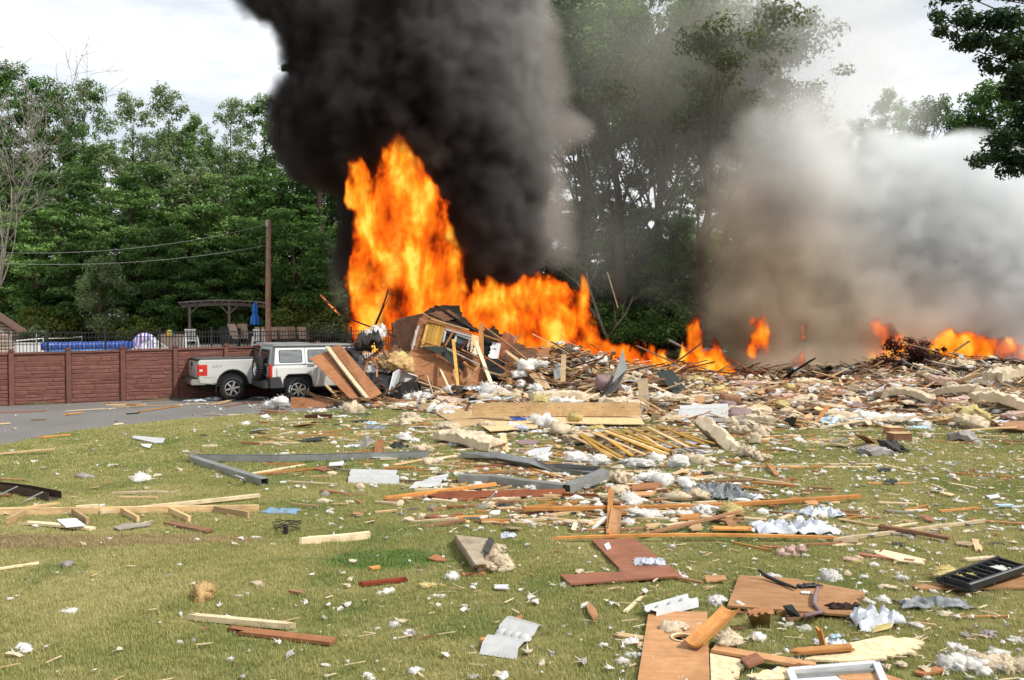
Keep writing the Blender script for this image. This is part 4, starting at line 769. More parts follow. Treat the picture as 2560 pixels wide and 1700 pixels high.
# ---------------------------------------------------------------- debris builders
SLABS=[]                                               # outlines of flat pieces on the lawn (the grass keeps clear of them)
def frame_obj(o,a,b,up=Vector((0,0,1)),roll=0):
    x=(b-a).normalized(); y=up.cross(x)
    if y.length<1e-3: y=Vector((0,1,0))
    y.normalize(); z=x.cross(y); M_=Matrix((x,y,z)).transposed().to_4x4() @ Matrix.Rotation(roll,4,'X'); M_.translation=(a+b)/2; o.matrix_world=M_
def board_mesh(L,w,t,sp,r,bend=.0,curl=0):
    n=7; V=[];F=[]; ks=5
    ja=[r.uniform(0,min(.22*L,w*2.2)) if sp[0] else r.uniform(0,.004) for _ in range(ks)]; jb=[r.uniform(0,min(.22*L,w*2.2)) if sp[1] else r.uniform(0,.004) for _ in range(ks)]
    for i in range(n+1):
        for k in range(ks):
            u=i/n; x=-L/2+L*u; 
            if i==0: x+=ja[k]
            if i==n: x-=jb[k]
            y=w*(k/(ks-1)-.5); zz=bend*math.sin(math.pi*u)+curl*(2*y/w)**2
            V.append((x,y,zz+t/2)); V.append((x,y,zz-t/2))
    g=lambda i,k,s:(i*ks+k)*2+s
    for i in range(n):
        for k in range(ks-1):
            F.append((g(i,k,0),g(i+1,k,0),g(i+1,k+1,0),g(i,k+1,0))); F.append((g(i,k,1),g(i,k+1,1),g(i+1,k+1,1),g(i+1,k,1)))
        F.append((g(i,0,0),g(i,0,1),g(i+1,0,1),g(i+1,0,0))); F.append((g(i,ks-1,0),g(i+1,ks-1,0),g(i+1,ks-1,1),g(i,ks-1,1)))
    for k in range(ks-1): F.append((g(0,k,0),g(0,k+1,0),g(0,k+1,1),g(0,k,1))); F.append((g(n,k,0),g(n,k,1),g(n,k+1,1),g(n,k+1,0)))
    return V,F
def board(a,b,w,t,mat,label=None,cat='board',name='board',sp=(0,0),roll=0,bend=0,curl=0,parent=None,group=None,edge=False):
    if parent is None and not any(sp): sp=(rnd.random()<.3,rnd.random()<.3); bend=bend or rnd.uniform(-.012,.012)*(Vector(b)-Vector(a)).length
    a,b=Vector(a),Vector(b); V,F=board_mesh((b-a).length,w,t,sp,rnd,bend,curl); o=mesh_obj(name,V,F,M[mat] if isinstance(mat,str) else mat); frame_obj(o,a,b,roll=R(90) if edge else roll)
    if parent is not None:
        mw=o.matrix_world.copy(); o.parent=parent; o.matrix_parent_inverse=Matrix.Identity(4); o.matrix_basis=parent.matrix_basis.inverted()@mw if parent.parent is None else mw
    if label: tag(o,label,cat,group)
    return o
def gb(ax,ay,bx,by,w,t,mat,label=None,za=None,zb=None,**k):       # board lying on the ground between two photograph points
    za=t/2+.012 if za is None else za; zb=za if zb is None else zb
    A,B=G(ax,ay,za),G(bx,by,zb); A.z+=ground_h(A.x,A.y); B.z+=ground_h(B.x,B.y)
    if B.y<17 or A.y<17: SLABS.append(('seg',A.x,A.y,B.x,B.y,w/2+.01 if not k.get('edge') else t/2+.01))
    return board(A,B,w,t,mat,label,**k)
def slab(pts,th,mat,label=None,cat='plywood sheet',name='plywood_sheet',jag=(),parent=None,nj=9,amp=.03,group=None,hole=None,seedv=None):
    """flat or folded sheet through 3D outline points; jag = indices of edges that are torn."""
    pts=[Vector(p) for p in pts]; n=len(pts); c=sum(pts,Vector())/n; nv=Vector()
    for i in range(n): nv+=(pts[i]-c).cross(pts[(i+1)%n]-c)
    nv.normalize()
    if nv.z<0 or (abs(nv.z)<.2 and nv.y>0): pts=pts[::-1]; jag=[(n-2-j)%n for j in jag]; nv=-nv
    out=[]
    for i in range(n):
        a,b=pts[i],pts[(i+1)%n]; out.append(a)
        if i in jag:
            d=(b-a); side_=nv.cross(d).normalized()
            for k in range(1,nj): out.append(a+d*(k+rnd.uniform(-.3,.3))/nj+side_*rnd.uniform(-amp,amp*1.6))
    x=(pts[1]-pts[0]).normalized(); y=nv.cross(x); W=Matrix((x,y,nv)).transposed().to_4x4(); W.translation=c; Wi=W.inverted()
    loc=[Wi@p for p in out]; m=len(loc)
    bm=bmesh.new(); top=[bm.verts.new((p.x,p.y,p.z+th/2)) for p in loc]
    f=bm.faces.new(top)
    if hole:
        hc=Wi@hole[0]; rr=hole[1]; hv=[bm.verts.new((hc.x+rr*math.cos(2*math.pi*k/20),hc.y+rr*math.sin(2*math.pi*k/20),hc.z+th/2)) for k in range(20)]
        bm.faces.remove(f); ed=[bm.edges.get((top[i],top[(i+1)%m])) or bm.edges.new((top[i],top[(i+1)%m])) for i in range(m)]+[bm.edges.new((hv[k],hv[(k+1)%20])) for k in range(20)]
        bmesh.ops.triangle_fill(bm,edges=ed,use_beauty=True,use_dissolve=False)
    g=bmesh.ops.extrude_face_region(bm,geom=bm.faces[:]); bmesh.ops.translate(bm,verts=[v for v in g['geom'] if isinstance(v,bmesh.types.BMVert)],vec=(0,0,-th)); bmesh.ops.recalc_face_normals(bm,faces=bm.faces)
    me=bpy.data.meshes.new(name); bm.to_mesh(me); bm.free(); me.materials.append(M[mat] if isinstance(mat,str) else mat); o=bpy.data.objects.new(name,me); link(o)
    if parent is not None: o.parent=parent; o.matrix_basis=parent.matrix_basis.inverted()@W
    else: o.matrix_world=W
    if max(p.z for p in pts)<.35 and min(p.y for p in pts)<17: SLABS.append(('poly',[(p.x,p.y) for p in pts]))
    if label: tag(o,label,cat,group)
    return o
def gs(pp,th,mat,label=None,z=.03,**k):               # sheet lying on the ground, photograph outline; entries may carry their own height
    return slab([lift(G(p[0],p[1],p[2] if len(p)>2 else z)) for p in pp],th,mat,label,**k)
def lift(q): return Vector((q.x,q.y,q.z+ground_h(q.x,q.y)))
def vsl(pp,th,mat,label=None,Y=31.5,**k):             # sheet standing up: (px,py,distance)
    return slab([P(p[0],p[1],p[2] if len(p)>2 else Y) for p in pp],th,mat,label,**k)
# fluff prototypes
def ico(sub):
    bm=bmesh.new(); bmesh.ops.create_icosphere(bm,subdivisions=sub,radius=1); V=[v.co.copy() for v in bm.verts]; F=[tuple(v.index for v in f.verts) for f in bm.faces]; bm.free(); return V,F
ICO3=ico(3); ICO2=ico(2); ICO4=ico(4)
def fluff_mesh(seed,sub=3,lob=3,amp=.42,fuzz=240):
    r=random.Random(seed); V=[];F=[]; base=(ICO2,ICO3,ICO4)[sub-2]
    for l in range(lob):
        c=Vector((r.uniform(-.75,.75),r.uniform(-.6,.6),r.uniform(-.1,.3)))*(0 if l==0 else 1); s=Vector((r.uniform(.5,.9),r.uniform(.45,.8),r.uniform(.35,.65)))*(1 if l==0 else .6); off=Vector((seed*3.1,l*5.7,0)); n0=len(V)
        for p in base[0]:
            d=1+amp*noise.fractal(p*1.6+off,1.0,2.2,4)*1.3+.22*abs(noise.noise(p*6+off)); q=Vector((p.x*s.x,p.y*s.y,p.z*s.z))*d+c; V.append(Vector((q.x,q.y,max(q.z,-.22))))
        F+=[tuple(i+n0 for i in f) for f in base[1]]
    nb=len(V)
    for k in range(fuzz):                               # loose wisps
        a=V[r.randrange(nb)]; d=(a.normalized()+Vector((r.uniform(-.5,.5),r.uniform(-.5,.5),r.uniform(-.2,.5)))).normalized(); s=d.orthogonal().normalized()*r.uniform(.008,.026); L=r.uniform(.10,.38); n0=len(V)
        V+=[a-s,a+s,a+d*L*.6+s*.6,a+d*L]; F.append((n0,n0+1,n0+2,n0+3))
    return V,F
FL=[]
for k in range(9):
    V,F=fluff_mesh(k+1,3 if k<6 else 2,(2,3,4,3,2,4,2,3,2)[k]); me=bpy.data.meshes.new('insulation_tuft'); me.from_pydata([tuple(v) for v in V],[],F); smooth(me); FL.append(me)
FLM={}
def fl_mesh(k,mat):
    if (k,mat) not in FLM: m=FL[k].copy(); m.materials.append(M[mat]); FLM[(k,mat)]=m
    return FLM[(k,mat)]
def fluff(loc,s,mat='fluff',label=None,k=None,rz=None,name='insulation_tuft',cat='insulation',group=None,flat=1.0,st=(1,1)):
    k=rnd.randrange(9) if k is None else k; o=bpy.data.objects.new(name,fl_mesh(k,mat)); o.location=loc+Vector((0,0,.2*s*flat)); o.rotation_euler=(rnd.uniform(-.2,.2),rnd.uniform(-.2,.2),rnd.uniform(0,6.28) if rz is None else rz); o.scale=(s*st[0],s*st[1],s*flat); link(o)
    return tag(o,label,cat,group) if label else o
def gf(px,py,wpx,mat='fluff',label=None,z=0,**k):     # fluff of width wpx (photograph pixels) standing on photograph point
    q=lift(G(px,py,z)); return fluff(q,wpx/2/pxm(q.y),mat,label,**k)
def crumple(loc,lx,ly,h,mat,label=None,seed=0,rz=0,n=16,fr=2.2,name='crumpled_sheet',cat='sheet',th=.004,tilt=0,group=None):
    V=[];F=[];r=random.Random(seed); off=Vector((seed*1.7,seed*.9,0))
    for j in range(n+1):
        for i in range(n+1):
            u,v=i/n-.5,j/n-.5; p=Vector((u*fr*2,v*fr*2*ly/lx,0))+off; e=1+.22*noise.noise(p*1.4+Vector((9,3,0)))
            z=h*.62*(.9-abs(noise.noise(p))*1.9+.30*noise.noise(p*2.6)); z=max(z,0)*(1-max(abs(u),abs(v))**3*5) if h>0 else 0
            V.append((u*lx*e+.05*lx*noise.noise(p*2),v*ly*e+.05*ly*noise.noise(p*2+Vector((4,4,4))),max(.004,z)+.006))
    for j in range(n):
        for i in range(n): a=j*(n+1)+i; F.append((a,a+1,a+n+2,a+n+1))
    o=mesh_obj(name,V,F,M[mat],sm=True); o.data.set_sharp_from_angle(angle=R(50)); o.location=lift(loc) if loc.z<.3 and name!='charred_lump' else loc; o.rotation_euler=(tilt,0,rz); so=o.modifiers.new('thickness','SOLIDIFY'); so.thickness=th
    return tag(o,label,cat,group) if label else o
def gc(px,py,wx,wy,h,mat,label=None,z=.01,**k):       # crumpled sheet: widths in photograph pixels across / metres deep
    q=G(px,py,z); return crumple(q,wx/pxm(q.y),wy,h,mat,label,**k)
def batt(a,b,w,t,mat,label=None,face=None,name='insulation_batt',cat='insulation batt',sag=.04,seed=0,up=None,group=None):
    """thick insulation batt from a to b, w across, t thick, optional paper facing under it."""
    a,b=Vector(a),Vector(b); L=(b-a).length; nx,ny=26,10; V=[];F=[]; off=Vector((seed*2.3,seed,0))
    e=empty(name,(0,0,0),0,label,cat,group)
    def grid(z0,top,rough):
        n0=len(V)
        for i in range(nx+1):
            for j in range(ny+1):
                u,v=i/nx-.5,j/ny-.5; p=Vector((u*L*4,v*w*5,z0*3))+off; ed=max(0,max(abs(u),abs(v))*2-.82)/.18
                V.append((u*L+(.03+rough*.06)*noise.noise(p*1.7)*(1+2*(abs(u)>.45)),v*w+rough*.04*noise.noise(p+Vector((5,5,5))),z0+sag*math.sin(math.pi*(u+.5)*1.3)+(rough*t*(.30*noise.fractal(p*1.5,1,2,3)+.20*noise.noise(p*6.1)) -top*ed*ed*t*.10)))
        return n0
    n0=grid(t/2,1,1.0); n1=grid(-t/2,-.3,.35); g=lambda n,i,j:n+i*(ny+1)+j
    for i in range(nx):
        for j in range(ny): F.append((g(n0,i,j),g(n0,i+1,j),g(n0,i+1,j+1),g(n0,i,j+1))); F.append((g(n1,i,j),g(n1,i,j+1),g(n1,i+1,j+1),g(n1,i+1,j)))
        F.append((g(n0,i,0),g(n1,i,0),g(n1,i+1,0),g(n0,i+1,0))); F.append((g(n0,i,ny),g(n0,i+1,ny),g(n1,i+1,ny),g(n1,i,ny)))
    for j in range(ny): F.append((g(n0,0,j),g(n0,0,j+1),g(n1,0,j+1),g(n1,0,j))); F.append((g(n0,nx,j),g(n1,nx,j),g(n1,nx,j+1),g(n0,nx,j+1)))
    frame_obj(e,a,b,up=up or Vector((0,0,1))); fo_=mesh_obj('filling',V,F,M[mat],e,True); fo_.data.set_sharp_from_angle(angle=R(38))
    if face:
        V2=[];F2=[]
        for i in range(nx+1):
            for j in range(5):
                u,v=i/nx-.5,j/4-.5; V2.append((u*L*1.01,v*w*1.03,-t/2-.012+sag*math.sin(math.pi*(u+.5)*1.3)+.006*noise.noise(Vector((u*9,v*7,seed)))))
        for i in range(nx):
            for j in range(4): F2.append((i*5+j,i*5+j+1,(i+1)*5+j+1,(i+1)*5+j))
        fo=mesh_obj('paper_facing',V2,F2,M[face],e); fo.modifiers.new('thickness','SOLIDIFY').thickness=.006
    return e
def gutter(pts,w,h,mat,label,open_up=True,name='rain_gutter',cat='gutter',th=.006,twist=None):
    mb=MB(); prof=[(-w/2,h),(-w/2,0),(w/2,0),(w/2,h*.8),(w/2-.018,h)] ; pts=[Vector(p) for p in pts]
    if not open_up: prof=[(-w/2,h),(w/2,h),(w/2,0),(-w/2,0),(-w/2,h)]
    ring=[]
    for i,p in enumerate(pts):
        d=(pts[min(i+1,len(pts)-1)]-pts[max(0,i-1)]).normalized(); y=Vector((0,0,1)).cross(d).normalized(); z=d.cross(y); tw=(twist[i] if twist else 0); y,z=y*math.cos(tw)+z*math.sin(tw),z*math.cos(tw)-y*math.sin(tw)
        n0=len(mb.v); mb.v+=[tuple(p+y*a+z*b) for a,b in prof]; ring.append(n0)
    for a,b in zip(ring,ring[1:]):
        for k in range(len(prof)-1): mb.f.append((a+k,a+k+1,b+k+1,b+k)); mb.m.append(0)
    o=mesh_obj(name,mb.v,mb.f,M[mat]); s=o.modifiers.new('thickness','SOLIDIFY'); s.thickness=th; return tag(o,label,cat)
def soffit(pp,label,bumps=4,mat='soffit',ribs=True,h=.035,name='soffit_panel',cat='metal panel',zoff=.03,rows=1):
    """pressed metal panel lying on the lawn: p0,p1 = far edge ends, p2,p3 = near edge ends (photograph points)."""
    c=[lift(G(p[0],p[1],(p[2] if len(p)>2 else zoff))) for p in pp]; e=empty(name,(0,0,0),0,label,cat); nx,ny=14,8; V=[];F=[]
    for j in range(ny+1):
        for i in range(nx+1):
            u,v=i/nx,j/ny; q=c[0].lerp(c[1],u).lerp(c[3].lerp(c[2],u),v); rib=1.5*h*((abs(v-.5)<.22)*.0+(.0,.55,1,.35,.15,.35,1,.55,-.4)[j])
            if u in(0,1): q=q+(c[1]-c[0]).normalized()*rnd.uniform(-.03,.03)
            V.append(q+Vector((0,0,rib)))
    for j in range(ny):
        for i in range(nx): a=j*(nx+1)+i; F.append((a,a+1,a+nx+2,a+nx+1))
    o=mesh_obj('sheet',V,F,M[mat],e); o.modifiers.new('thickness','SOLIDIFY').thickness=.003
    for k in range(bumps):
        u=(k+.8)/(bumps+.6); q=c[0].lerp(c[1],u).lerp(c[3].lerp(c[2],u),.5)+Vector((0,0,h*.3)); mb=MB(); r_=.16*min((c[1]-c[0]).length,(c[3]-c[0]).length); mb.lathe([(r_,-.01),(r_*.8,.022),(r_*.4,.036),(.001,.04)],q,'z',12); mb.build('boss',M[mat],e,sm=True)
    SLABS.append(('poly',[(p.x,p.y) for p in c])); return e

# ---------------------------------------------------------------- foreground and lawn pieces
# ladder-like roof lookout frame lying on edge at the left
lad=empty('rafter_ladder',(0,0,0),0,'long pine stud frame with short cross studs lying on the lawn at left','wood frame')
A_,B_=G(-60,1289),G(647,1278); board(A_+Vector((0,0,.05)),B_+Vector((0,0,.045)),.092,.042,'pine',name='rail',parent=lad,edge=True)
for (ax,ay,bx,by) in ((65,1289,17,1314),(184,1287,220,1312),(306,1285,346,1309),(425,1284,474,1308),(538,1281,622,1296)):
    A_,B_=G(ax,ay),G(bx,by); board(A_+Vector((0,-.02,.05)),B_+Vector((0,0,.048)),.09,.04,'pine',name='cross_stud',parent=lad,edge=True)
SLABS.append(('seg',G(-60,1289).x,G(0,1288).y,G(647,1278).x,G(647,1278).y,.05))
gb(46,1305,232,1322,.10,.03,'pale','flat pale board under the left end of the stud frame')
gb(250,1280,650,1238,.07,.05,'pale','long pale stud slanting up behind the stud frame',zb=.06)
gb(190,1268,247,1264,.07,.04,'pale','short pale offcut just behind the stud frame')
gb(50,1272,156,1256,.06,.03,'pine','thin tapered stick between the stud frame and the brown gutter',sp=(0,1))
gb(-40,1274,60,1272,.09,.04,'pine','board end entering at the left frame edge behind the stud frame')
gs([(142,1299),(190,1296),(214,1314),(165,1318)],.012,'paper','white ribbed panel piece lying across the flat pale board',z=.07,cat='panel',name='ribbed_panel')
gs([(284,1319),(309,1310),(379,1306),(377,1313),(297,1324)],.012,'grey','grey weathered slat under the third cross stud',z=.03,cat='board',name='slat')
gb(420,1306,524,1328,.13,.03,'brown','flat brown plank lying below the fourth cross stud')
crumple(G(702,1281),.52,.26,.09,'bluecloth','pale blue torn insulation sheet at the right end of the stud frame',seed=3,rz=-.15,n=20,fr=1.6,name='blue_insulation',cat='insulation',th=.02)
gb(744,1352,925,1337,.085,.08,'pale','squared pale stud lying alone left of the paper-faced block')
gb(279,1233,425,1230,.06,.03,'pale','thin straight pale board alone between brown gutter and grey downspout')
gb(469,1540,740,1566,.062,.05,'pale','pale splintered stud above the brown plank in the lower left lawn',sp=(1,1))
gb(561,1572,834,1604,.115,.03,'ply','rusty brown plank in the lower left lawn',sp=(1,0))
gutter([G(-60,1218,.03),G(60,1232,.03),G(138,1248,.03)],.20,.11,'darkmetal','dark brown rain gutter with pale straps at the left frame edge')
for x,y in ((22,1222),(85,1236)): q=G(x,y,.14); mb=MB(); mb.bar(q+Vector((-.1,-.12,-.08)),q+Vector((.08,.1,.02)),.03,.008); tag(mb.build('gutter_strap',M['galv']),('left pale strap across the dark brown gutter','right pale strap across the dark brown gutter')[x>50],'strap')
gutter([G(482,1150,.02),G(487,1156,.02),G(560,1180,.02),G(662,1212,.02)],.13,.10,'galv','grey downspout arm running toward the camera from the gutter corner',open_up=False)
gutter([G(484,1152,.02),G(700,1153,.02),G(900,1148,.02),G(1072,1143,.03)],.15,.12,'galv','long grey gutter lying straight behind the downspout corner')
mb=MB(); mb.tube([G(580,1192,.1),G(590,1190,.16),G(608,1196,.15),G(612,1206,.04)],.022,8); tag(mb.build('downspout_hook',M['galv'],sm=True),'curved grey bracket hooked over the grey downspout','bracket')
gutter([G(1161,1143,.05),G(1250,1150,.12),G(1330,1166,.08),G(1400,1178,.05),G(1500,1185,.04)],.2,.11,'galv','bent dark grey gutter running down to the fluffy insulation heap',twist=[0,-.5,-.7,.3,.6])
gutter([G(1148,1206,.02),G(1230,1208,.02),G(1330,1222,.02),G(1414,1232,.03)],.17,.13,'galv','buckled grey gutter above the dark red beam, left of its bend',open_up=False)
gutter([G(1414,1231,.03),G(1470,1212,.08),G(1513,1192,.15)],.19,.12,'galv','short pale grey gutter length rising right of the bend',open_up=False)
soffit([(878,1180),(993,1182),(995,1208),(874,1204)],'white bossed metal panel on the grass below the long grey gutter',5,h=.06)
soffit([(1090,1196),(1132,1184),(1100,1214),(1022,1218)],'white torn bossed panel lying on the orange trim board',4,zoff=.05)
soffit([(1281,1541),(1364,1566),(1285,1641),(1196,1628)],'large white bossed metal panel alone in the front lawn',4,h=.04)
soffit([(1602,1522,.06),(1712,1490,.06),(1749,1512,.06),(1642,1540,.06)],'white bossed panel resting on the corner of the big plywood sheet',3,h=.03)
gs([(1290,1545),(1305,1538),(1306,1550),(1295,1560)],.02,'ply','brown chip peeping out behind the large white panel',z=.03,cat='board',name='wood_chip')
crumple(G(1022,1208),.13,.1,.07,'black','small black lump beside the torn white panel',seed=8,name='black_rag',cat='rag',th=.02)
gb(954,1246,1240,1210,.10,.04,'orange','long orange-stained trim board crossing the torn white panel',zb=.12,sp=(1,0))
gb(1068,1242,1414,1234,.16,.06,'redwood','dark red-brown beam pointed at its left end',edge=False,za=.06,sp=(1,0),roll=.5)
gb(1405,1236,1500,1239,.04,.04,'redwood','thin dark red spike sticking out of the red-brown beam',sp=(0,1),za=.08)
gb(1128,1216,1190,1236,.1,.04,'pine','short pine offcut between orange trim and dark red beam',za=.06)
gb(1200,1208,1216,1234,.08,.03,'pine','short pine offcut leaning against the buckled gutter',za=.05)
gb(1214,1258,1241,1229,.03,.02,'white','slim white rod lying across the dark red beam',zb=.25,name='rod',cat='rod')
crumple(G(1258,1272),.22,.16,.13,'black','black rounded plastic hump on the grass below the dark red beam',seed=5,name='black_hump',cat='plastic scrap',th=.02)
gb(1310,1271,2151,1240,.09,.05,'orange','very long orange board spanning the lawn right of centre',za=.10,zb=.10)
gb(1300,1276,1500,1262,.05,.03,'pine','thin pale stick under the left end of the very long orange board',sp=(1,1))
gb(1527,1225,1523,1342,.075,.04,'orange','orange board lying toward the camera across the very long board',za=.17,zb=.05)
gb(1543,1268,1533,1340,.15,.02,'plyorange','wide orange curled board beside the board laid toward the camera',za=.1,zb=.04,curl=.02)
gb(1378,1345,2092,1344,.05,.03,'orange','long thin straight stick lying behind the L-shaped plywood',za=.05)
gb(1600,1338,1852,1278,.05,.03,'brown','thin brown stick slanting up across the white scraps',za=.06,zb=.12,sp=(1,0))
gb(1440,1326,1620,1322,.05,.03,'brown','low brown stick left of the toward-camera board',sp=(1,1))
gb(1485,1320,1515,1290,.05,.02,'white','white metal strip leaning left of the toward-camera board',zb=.12,cat='metal strip',name='metal_strip')
gb(1432,1330,1440,1305,.06,.02,'pale','small pale splinter left of the white metal strip',zb=.1,sp=(1,1))
gb(1188,1302,1269,1312,.04,.03,'brown','thin brown stick above the bluish gauze cone')
gb(893,1461,1024,1447,.075,.03,'red','red painted strip of siding alone in the left lawn',sp=(1,1),cat='board')
# paper-faced insulation block
blk=empty('insulation_block',(0,0,0),0,'thick insulation block with stained brown paper facing torn open at its right','insulation block')
t_=[G(1136,1322+14,.16),G(1222,1332+14,.16),G(1240,1348+14,.16),G(1206,1378+14,.16),G(1212,1396+14,.15),G(1188,1400+14,.15)]
b_=[G(1132,1350,.0),G(1222,1360,.0),G(1250,1385,.0),G(1226,1405,.0),G(1228,1424,.0),G(1184,1426,.0)]
mb=MB(); mb.add(t_+b_,[(0,1,2,3,4,5)]+[(i,(i+1)%6,6+(i+1)%6,6+i) for i in range(6)],0); o_=mb.build('facing',[M['dirtypaper']],blk,bev=.012)
mb=MB(); 
for p,s in ((G(1200,1420,.05),.12),(G(1165,1398,.05),.05),(G(1150,1375,.05),.05)): pass
for k,(px,py,s) in enumerate(((1232,1400,.15),(1252,1412,.14),(1268,1420,.11),(1225,1422,.10),(1240,1378,.10),(1205,1425,.08))): f_=fluff(G(px,py,.03),s,'cream',k=k,name='filling'); f_.parent=blk
gs([(1209,1376,.19),(1222,1344,.19),(1236,1352,.19),(1221,1386,.19)],.02,'darkfelt',z=.19,name='torn_flap',parent=blk); SLABS.append(('poly',[(p.x,p.y) for p in b_]))
crumple(G(1271,1345),.2,.16,.13,'gauze','bluish gauze cone standing right of the insulation block',seed=12,name='gauze_scrap',cat='insulation',th=.015)
gs([(1152,1433),(1210,1428),(1214,1436),(1160,1440)],.015,'ply','brown plywood sliver under the near end of the insulation block',z=.02,cat='board',name='plywood_sliver',jag=(0,2))
gs([(1070,1396),(1088,1387),(1100,1390),(1118,1402),(1090,1402)],.012,'ply','small brown shard with pale tip on the grass left of the insulation block',z=.03,cat='board',name='wood_shard')
# L-shaped plywood
gs([(1478,1350),(1586,1347),(1704,1441),(1426,1461),(1400,1439),(1556,1430)],.02,'plyred','reddish L-shaped plywood sheet carrying a bluish gauze pad',z=.045,jag=(4,))
crumple(G(1622,1408,.05),.33,.20,.10,'gauze','bluish gauze pad lying on the L-shaped plywood',seed=2,n=20,fr=3,name='gauze_pad',cat='insulation',th=.02)
gs([(1510,1362,.06),(1522,1356,.06),(1528,1370,.06),(1517,1374,.06)],.01,'paper','little pale paper square on the L-shaped plywood',cat='paper',name='paper_scrap')
gs([(1463,1506),(1474,1508),(1490,1525),(1495,1540),(1484,1552),(1470,1530)],.025,'plyorange','orange-brown pointed shard in the front lawn right of the large white panel',z=.04,cat='board',name='wood_shard')
gb(1561,1531,1606,1491,.035,.02,'pale','pale thin splinter near the corner of the big plywood sheet',sp=(1,1),cat='board')
# big ply with hole, orange ply, pale sheets (lower right)
gs([(1622,1530),(1768,1532),(1775,1716),(1592,1716)],.022,'plyorange','big orange-brown plywood sheet with a round hole at the bottom right',z=.045,hole=(G(1707,1598,.045),.085))
mb=MB(); q=G(1707,1598,.045); mb.lathe([(.085,.010),(.105,.013),(.108,.020),(.088,.022),(.084,.012)],q,'z',24); tag(mb.build('hole_ring',M['osbpale'],sm=True),'pale cut rim round the hole in the big plywood sheet','rim')
gs([(1775,1635),(1850,1632),(1858,1668),(1835,1716),(1778,1716)],.02,'osbpale','pale strand board piece touching the right side of the big plywood sheet',z=.03,jag=(1,2))
gs([(1848,1440),(1984,1448),(2161,1481),(2148,1506),(2130,1540),(1818,1516)],.02,'plyorange','orange plywood sheet with torn right end under the black strips',z=.05,jag=(2,3))
gb(1734,1617,1828,1528,.16,.018,'orange','curled orange board lying over the corner of the big plywood sheet',za=.09,zb=.09,curl=.035)
gb(1783,1621,2040,1666,.12,.022,'plyorange','long tan board running right from the curled board',za=.06,zb=.07,sp=(0,1))
gs([(2010,1650),(2110,1612),(2210,1592),(2300,1598),(2306,1612),(2280,1634),(2205,1648),(2120,1655)],.018,'osbpale','large pale torn plywood sheet in the lower right lawn',z=.035,jag=(2,3,4,5))
gs([(1865,1690),(1960,1668),(2040,1664),(2030,1685),(1960,1700),(1895,1702)],.018,'osbpale','pale torn plywood piece below the long tan board',z=.03,jag=(0,3))
gs([(1852,1648),(1890,1634),(1912,1652),(1872,1668)],.02,'plyred','small dark brown plywood square on the pale board',z=.08,cat='board',name='plywood_square')
gs([(2090,1688),(2200,1684),(2290,1712),(2120,1716)],.02,'plyorange','orange plywood piece seen inside the white window frame',z=.03)
gb(1975,1636,2140,1622,.10,.02,'orange','orange curved splintered board lying before the white plastic scrap',za=.06,sp=(1,1),curl=.02)
gb(2046,1568,2058,1612,.05,.02,'orange','small orange stake standing by the white plastic scrap',za=.2,zb=.04,sp=(1,0))
# window frame
wf=empty('window_frame',(0,0,0),0,'white aluminium window frame lying at the bottom edge of the lawn','window frame')
F1=[G(1974,1678,.05),G(2190,1660,.06),G(2214,1716,.05),G(1990,1716,.05)]
for a,b in ((0,1),(1,2),(3,0)): board(F1[a],F1[b],.055,.04,'white',name='frame_bar',parent=wf)
board(G(1985,1690,.05),G(2196,1676,.05),.02,.03,'galv',name='inner_bar',parent=wf); gs([(1980,1688),(2110,1690),(2110,1706),(1984,1706)],.006,'paper','white sheet lying within the window frame',z=.03,cat='panel',name='white_sheet')
# black strips, boxes, bags
mb=MB(); mb.tube([G(1895,1424,.16),G(1915,1440,.10),G(1950,1456,.08),G(1990,1470,.09)],[.012,.022,.02,.015],6); tag(mb.build('rubber_strip',M['black'],sm=True),'thin dark rubber strip rising off the back of the orange plywood','strip')
crumple(G(2022,1466,.07),.24,.09,.05,'black','glossy black plastic piece on the orange plywood below the white foam block',seed=4,rz=.1,name='black_plastic',cat='plastic scrap',th=.01)
mb=MB(); mb.tube([G(2044,1470,.12),G(2038,1490,.10),G(2036,1510,.09),G(2050,1528,.07)],[.018,.022,.024,.018],6); tag(mb.build('bent_strip',M['mauve'],sm=True),'brown bent strip hanging from the black plastic piece','strip')
gc(2015,1484,26,.06,.03,'paper','tiny white torn paper on the orange plywood',z=.06,seed=7,name='paper_scrap',cat='paper')
bx=empty('torn_box',(0,0,0),0,'torn olive-brown cardboard box standing before the orange plywood','box')
slab([G(1866,1538,.16),G(1925,1532,.16),G(1923,1568,.0),G(1880,1562,.0)],.008,'gold',name='front_panel',parent=bx,jag=(0,)); slab([G(1868,1522,.17),G(1930,1518,.17),G(1936,1534,.14),G(1872,1540,.15)],.006,'ply',name='flap',parent=bx,jag=(0,2))
bx=empty('small_carton',(0,0,0),0,'small olive and grey-green carton between torn box and dark grid','box')
slab([G(1940,1530,.11),G(1962,1524,.12),G(1975,1545,.0),G(1952,1552,.0)],.008,'gold',name='front_panel',parent=bx); slab([G(1958,1520,.15),G(1980,1512,.16),G(2002,1540,.04),G(1978,1544,.02)],.008,'shingle',name='lid',parent=bx)
gd=empty('drain_grid',(0,0,0),0,'dark brown plastic grid with slots leaning by the white plastic bag','grid'); c4=[G(2006,1548,.0),G(2064,1530,.0),G(2058,1528,.14),G(2012,1538,.13)]
for k in range(5): u=k/4; board(c4[0].lerp(c4[1],u),c4[3].lerp(c4[2],u),.012,.02,'mauve',name='grid_bar',parent=gd)
for k in range(3): u=k/2; board(c4[0].lerp(c4[3],u),c4[1].lerp(c4[2],u),.014,.02,'mauve',name='grid_bar',parent=gd)
crumple(G(2115,1522,.05),.32,.12,.09,'char','charred crumpled scrap with white lettering on the torn plywood end',seed=21,name='charred_wrapper',cat='wrapper',th=.012)
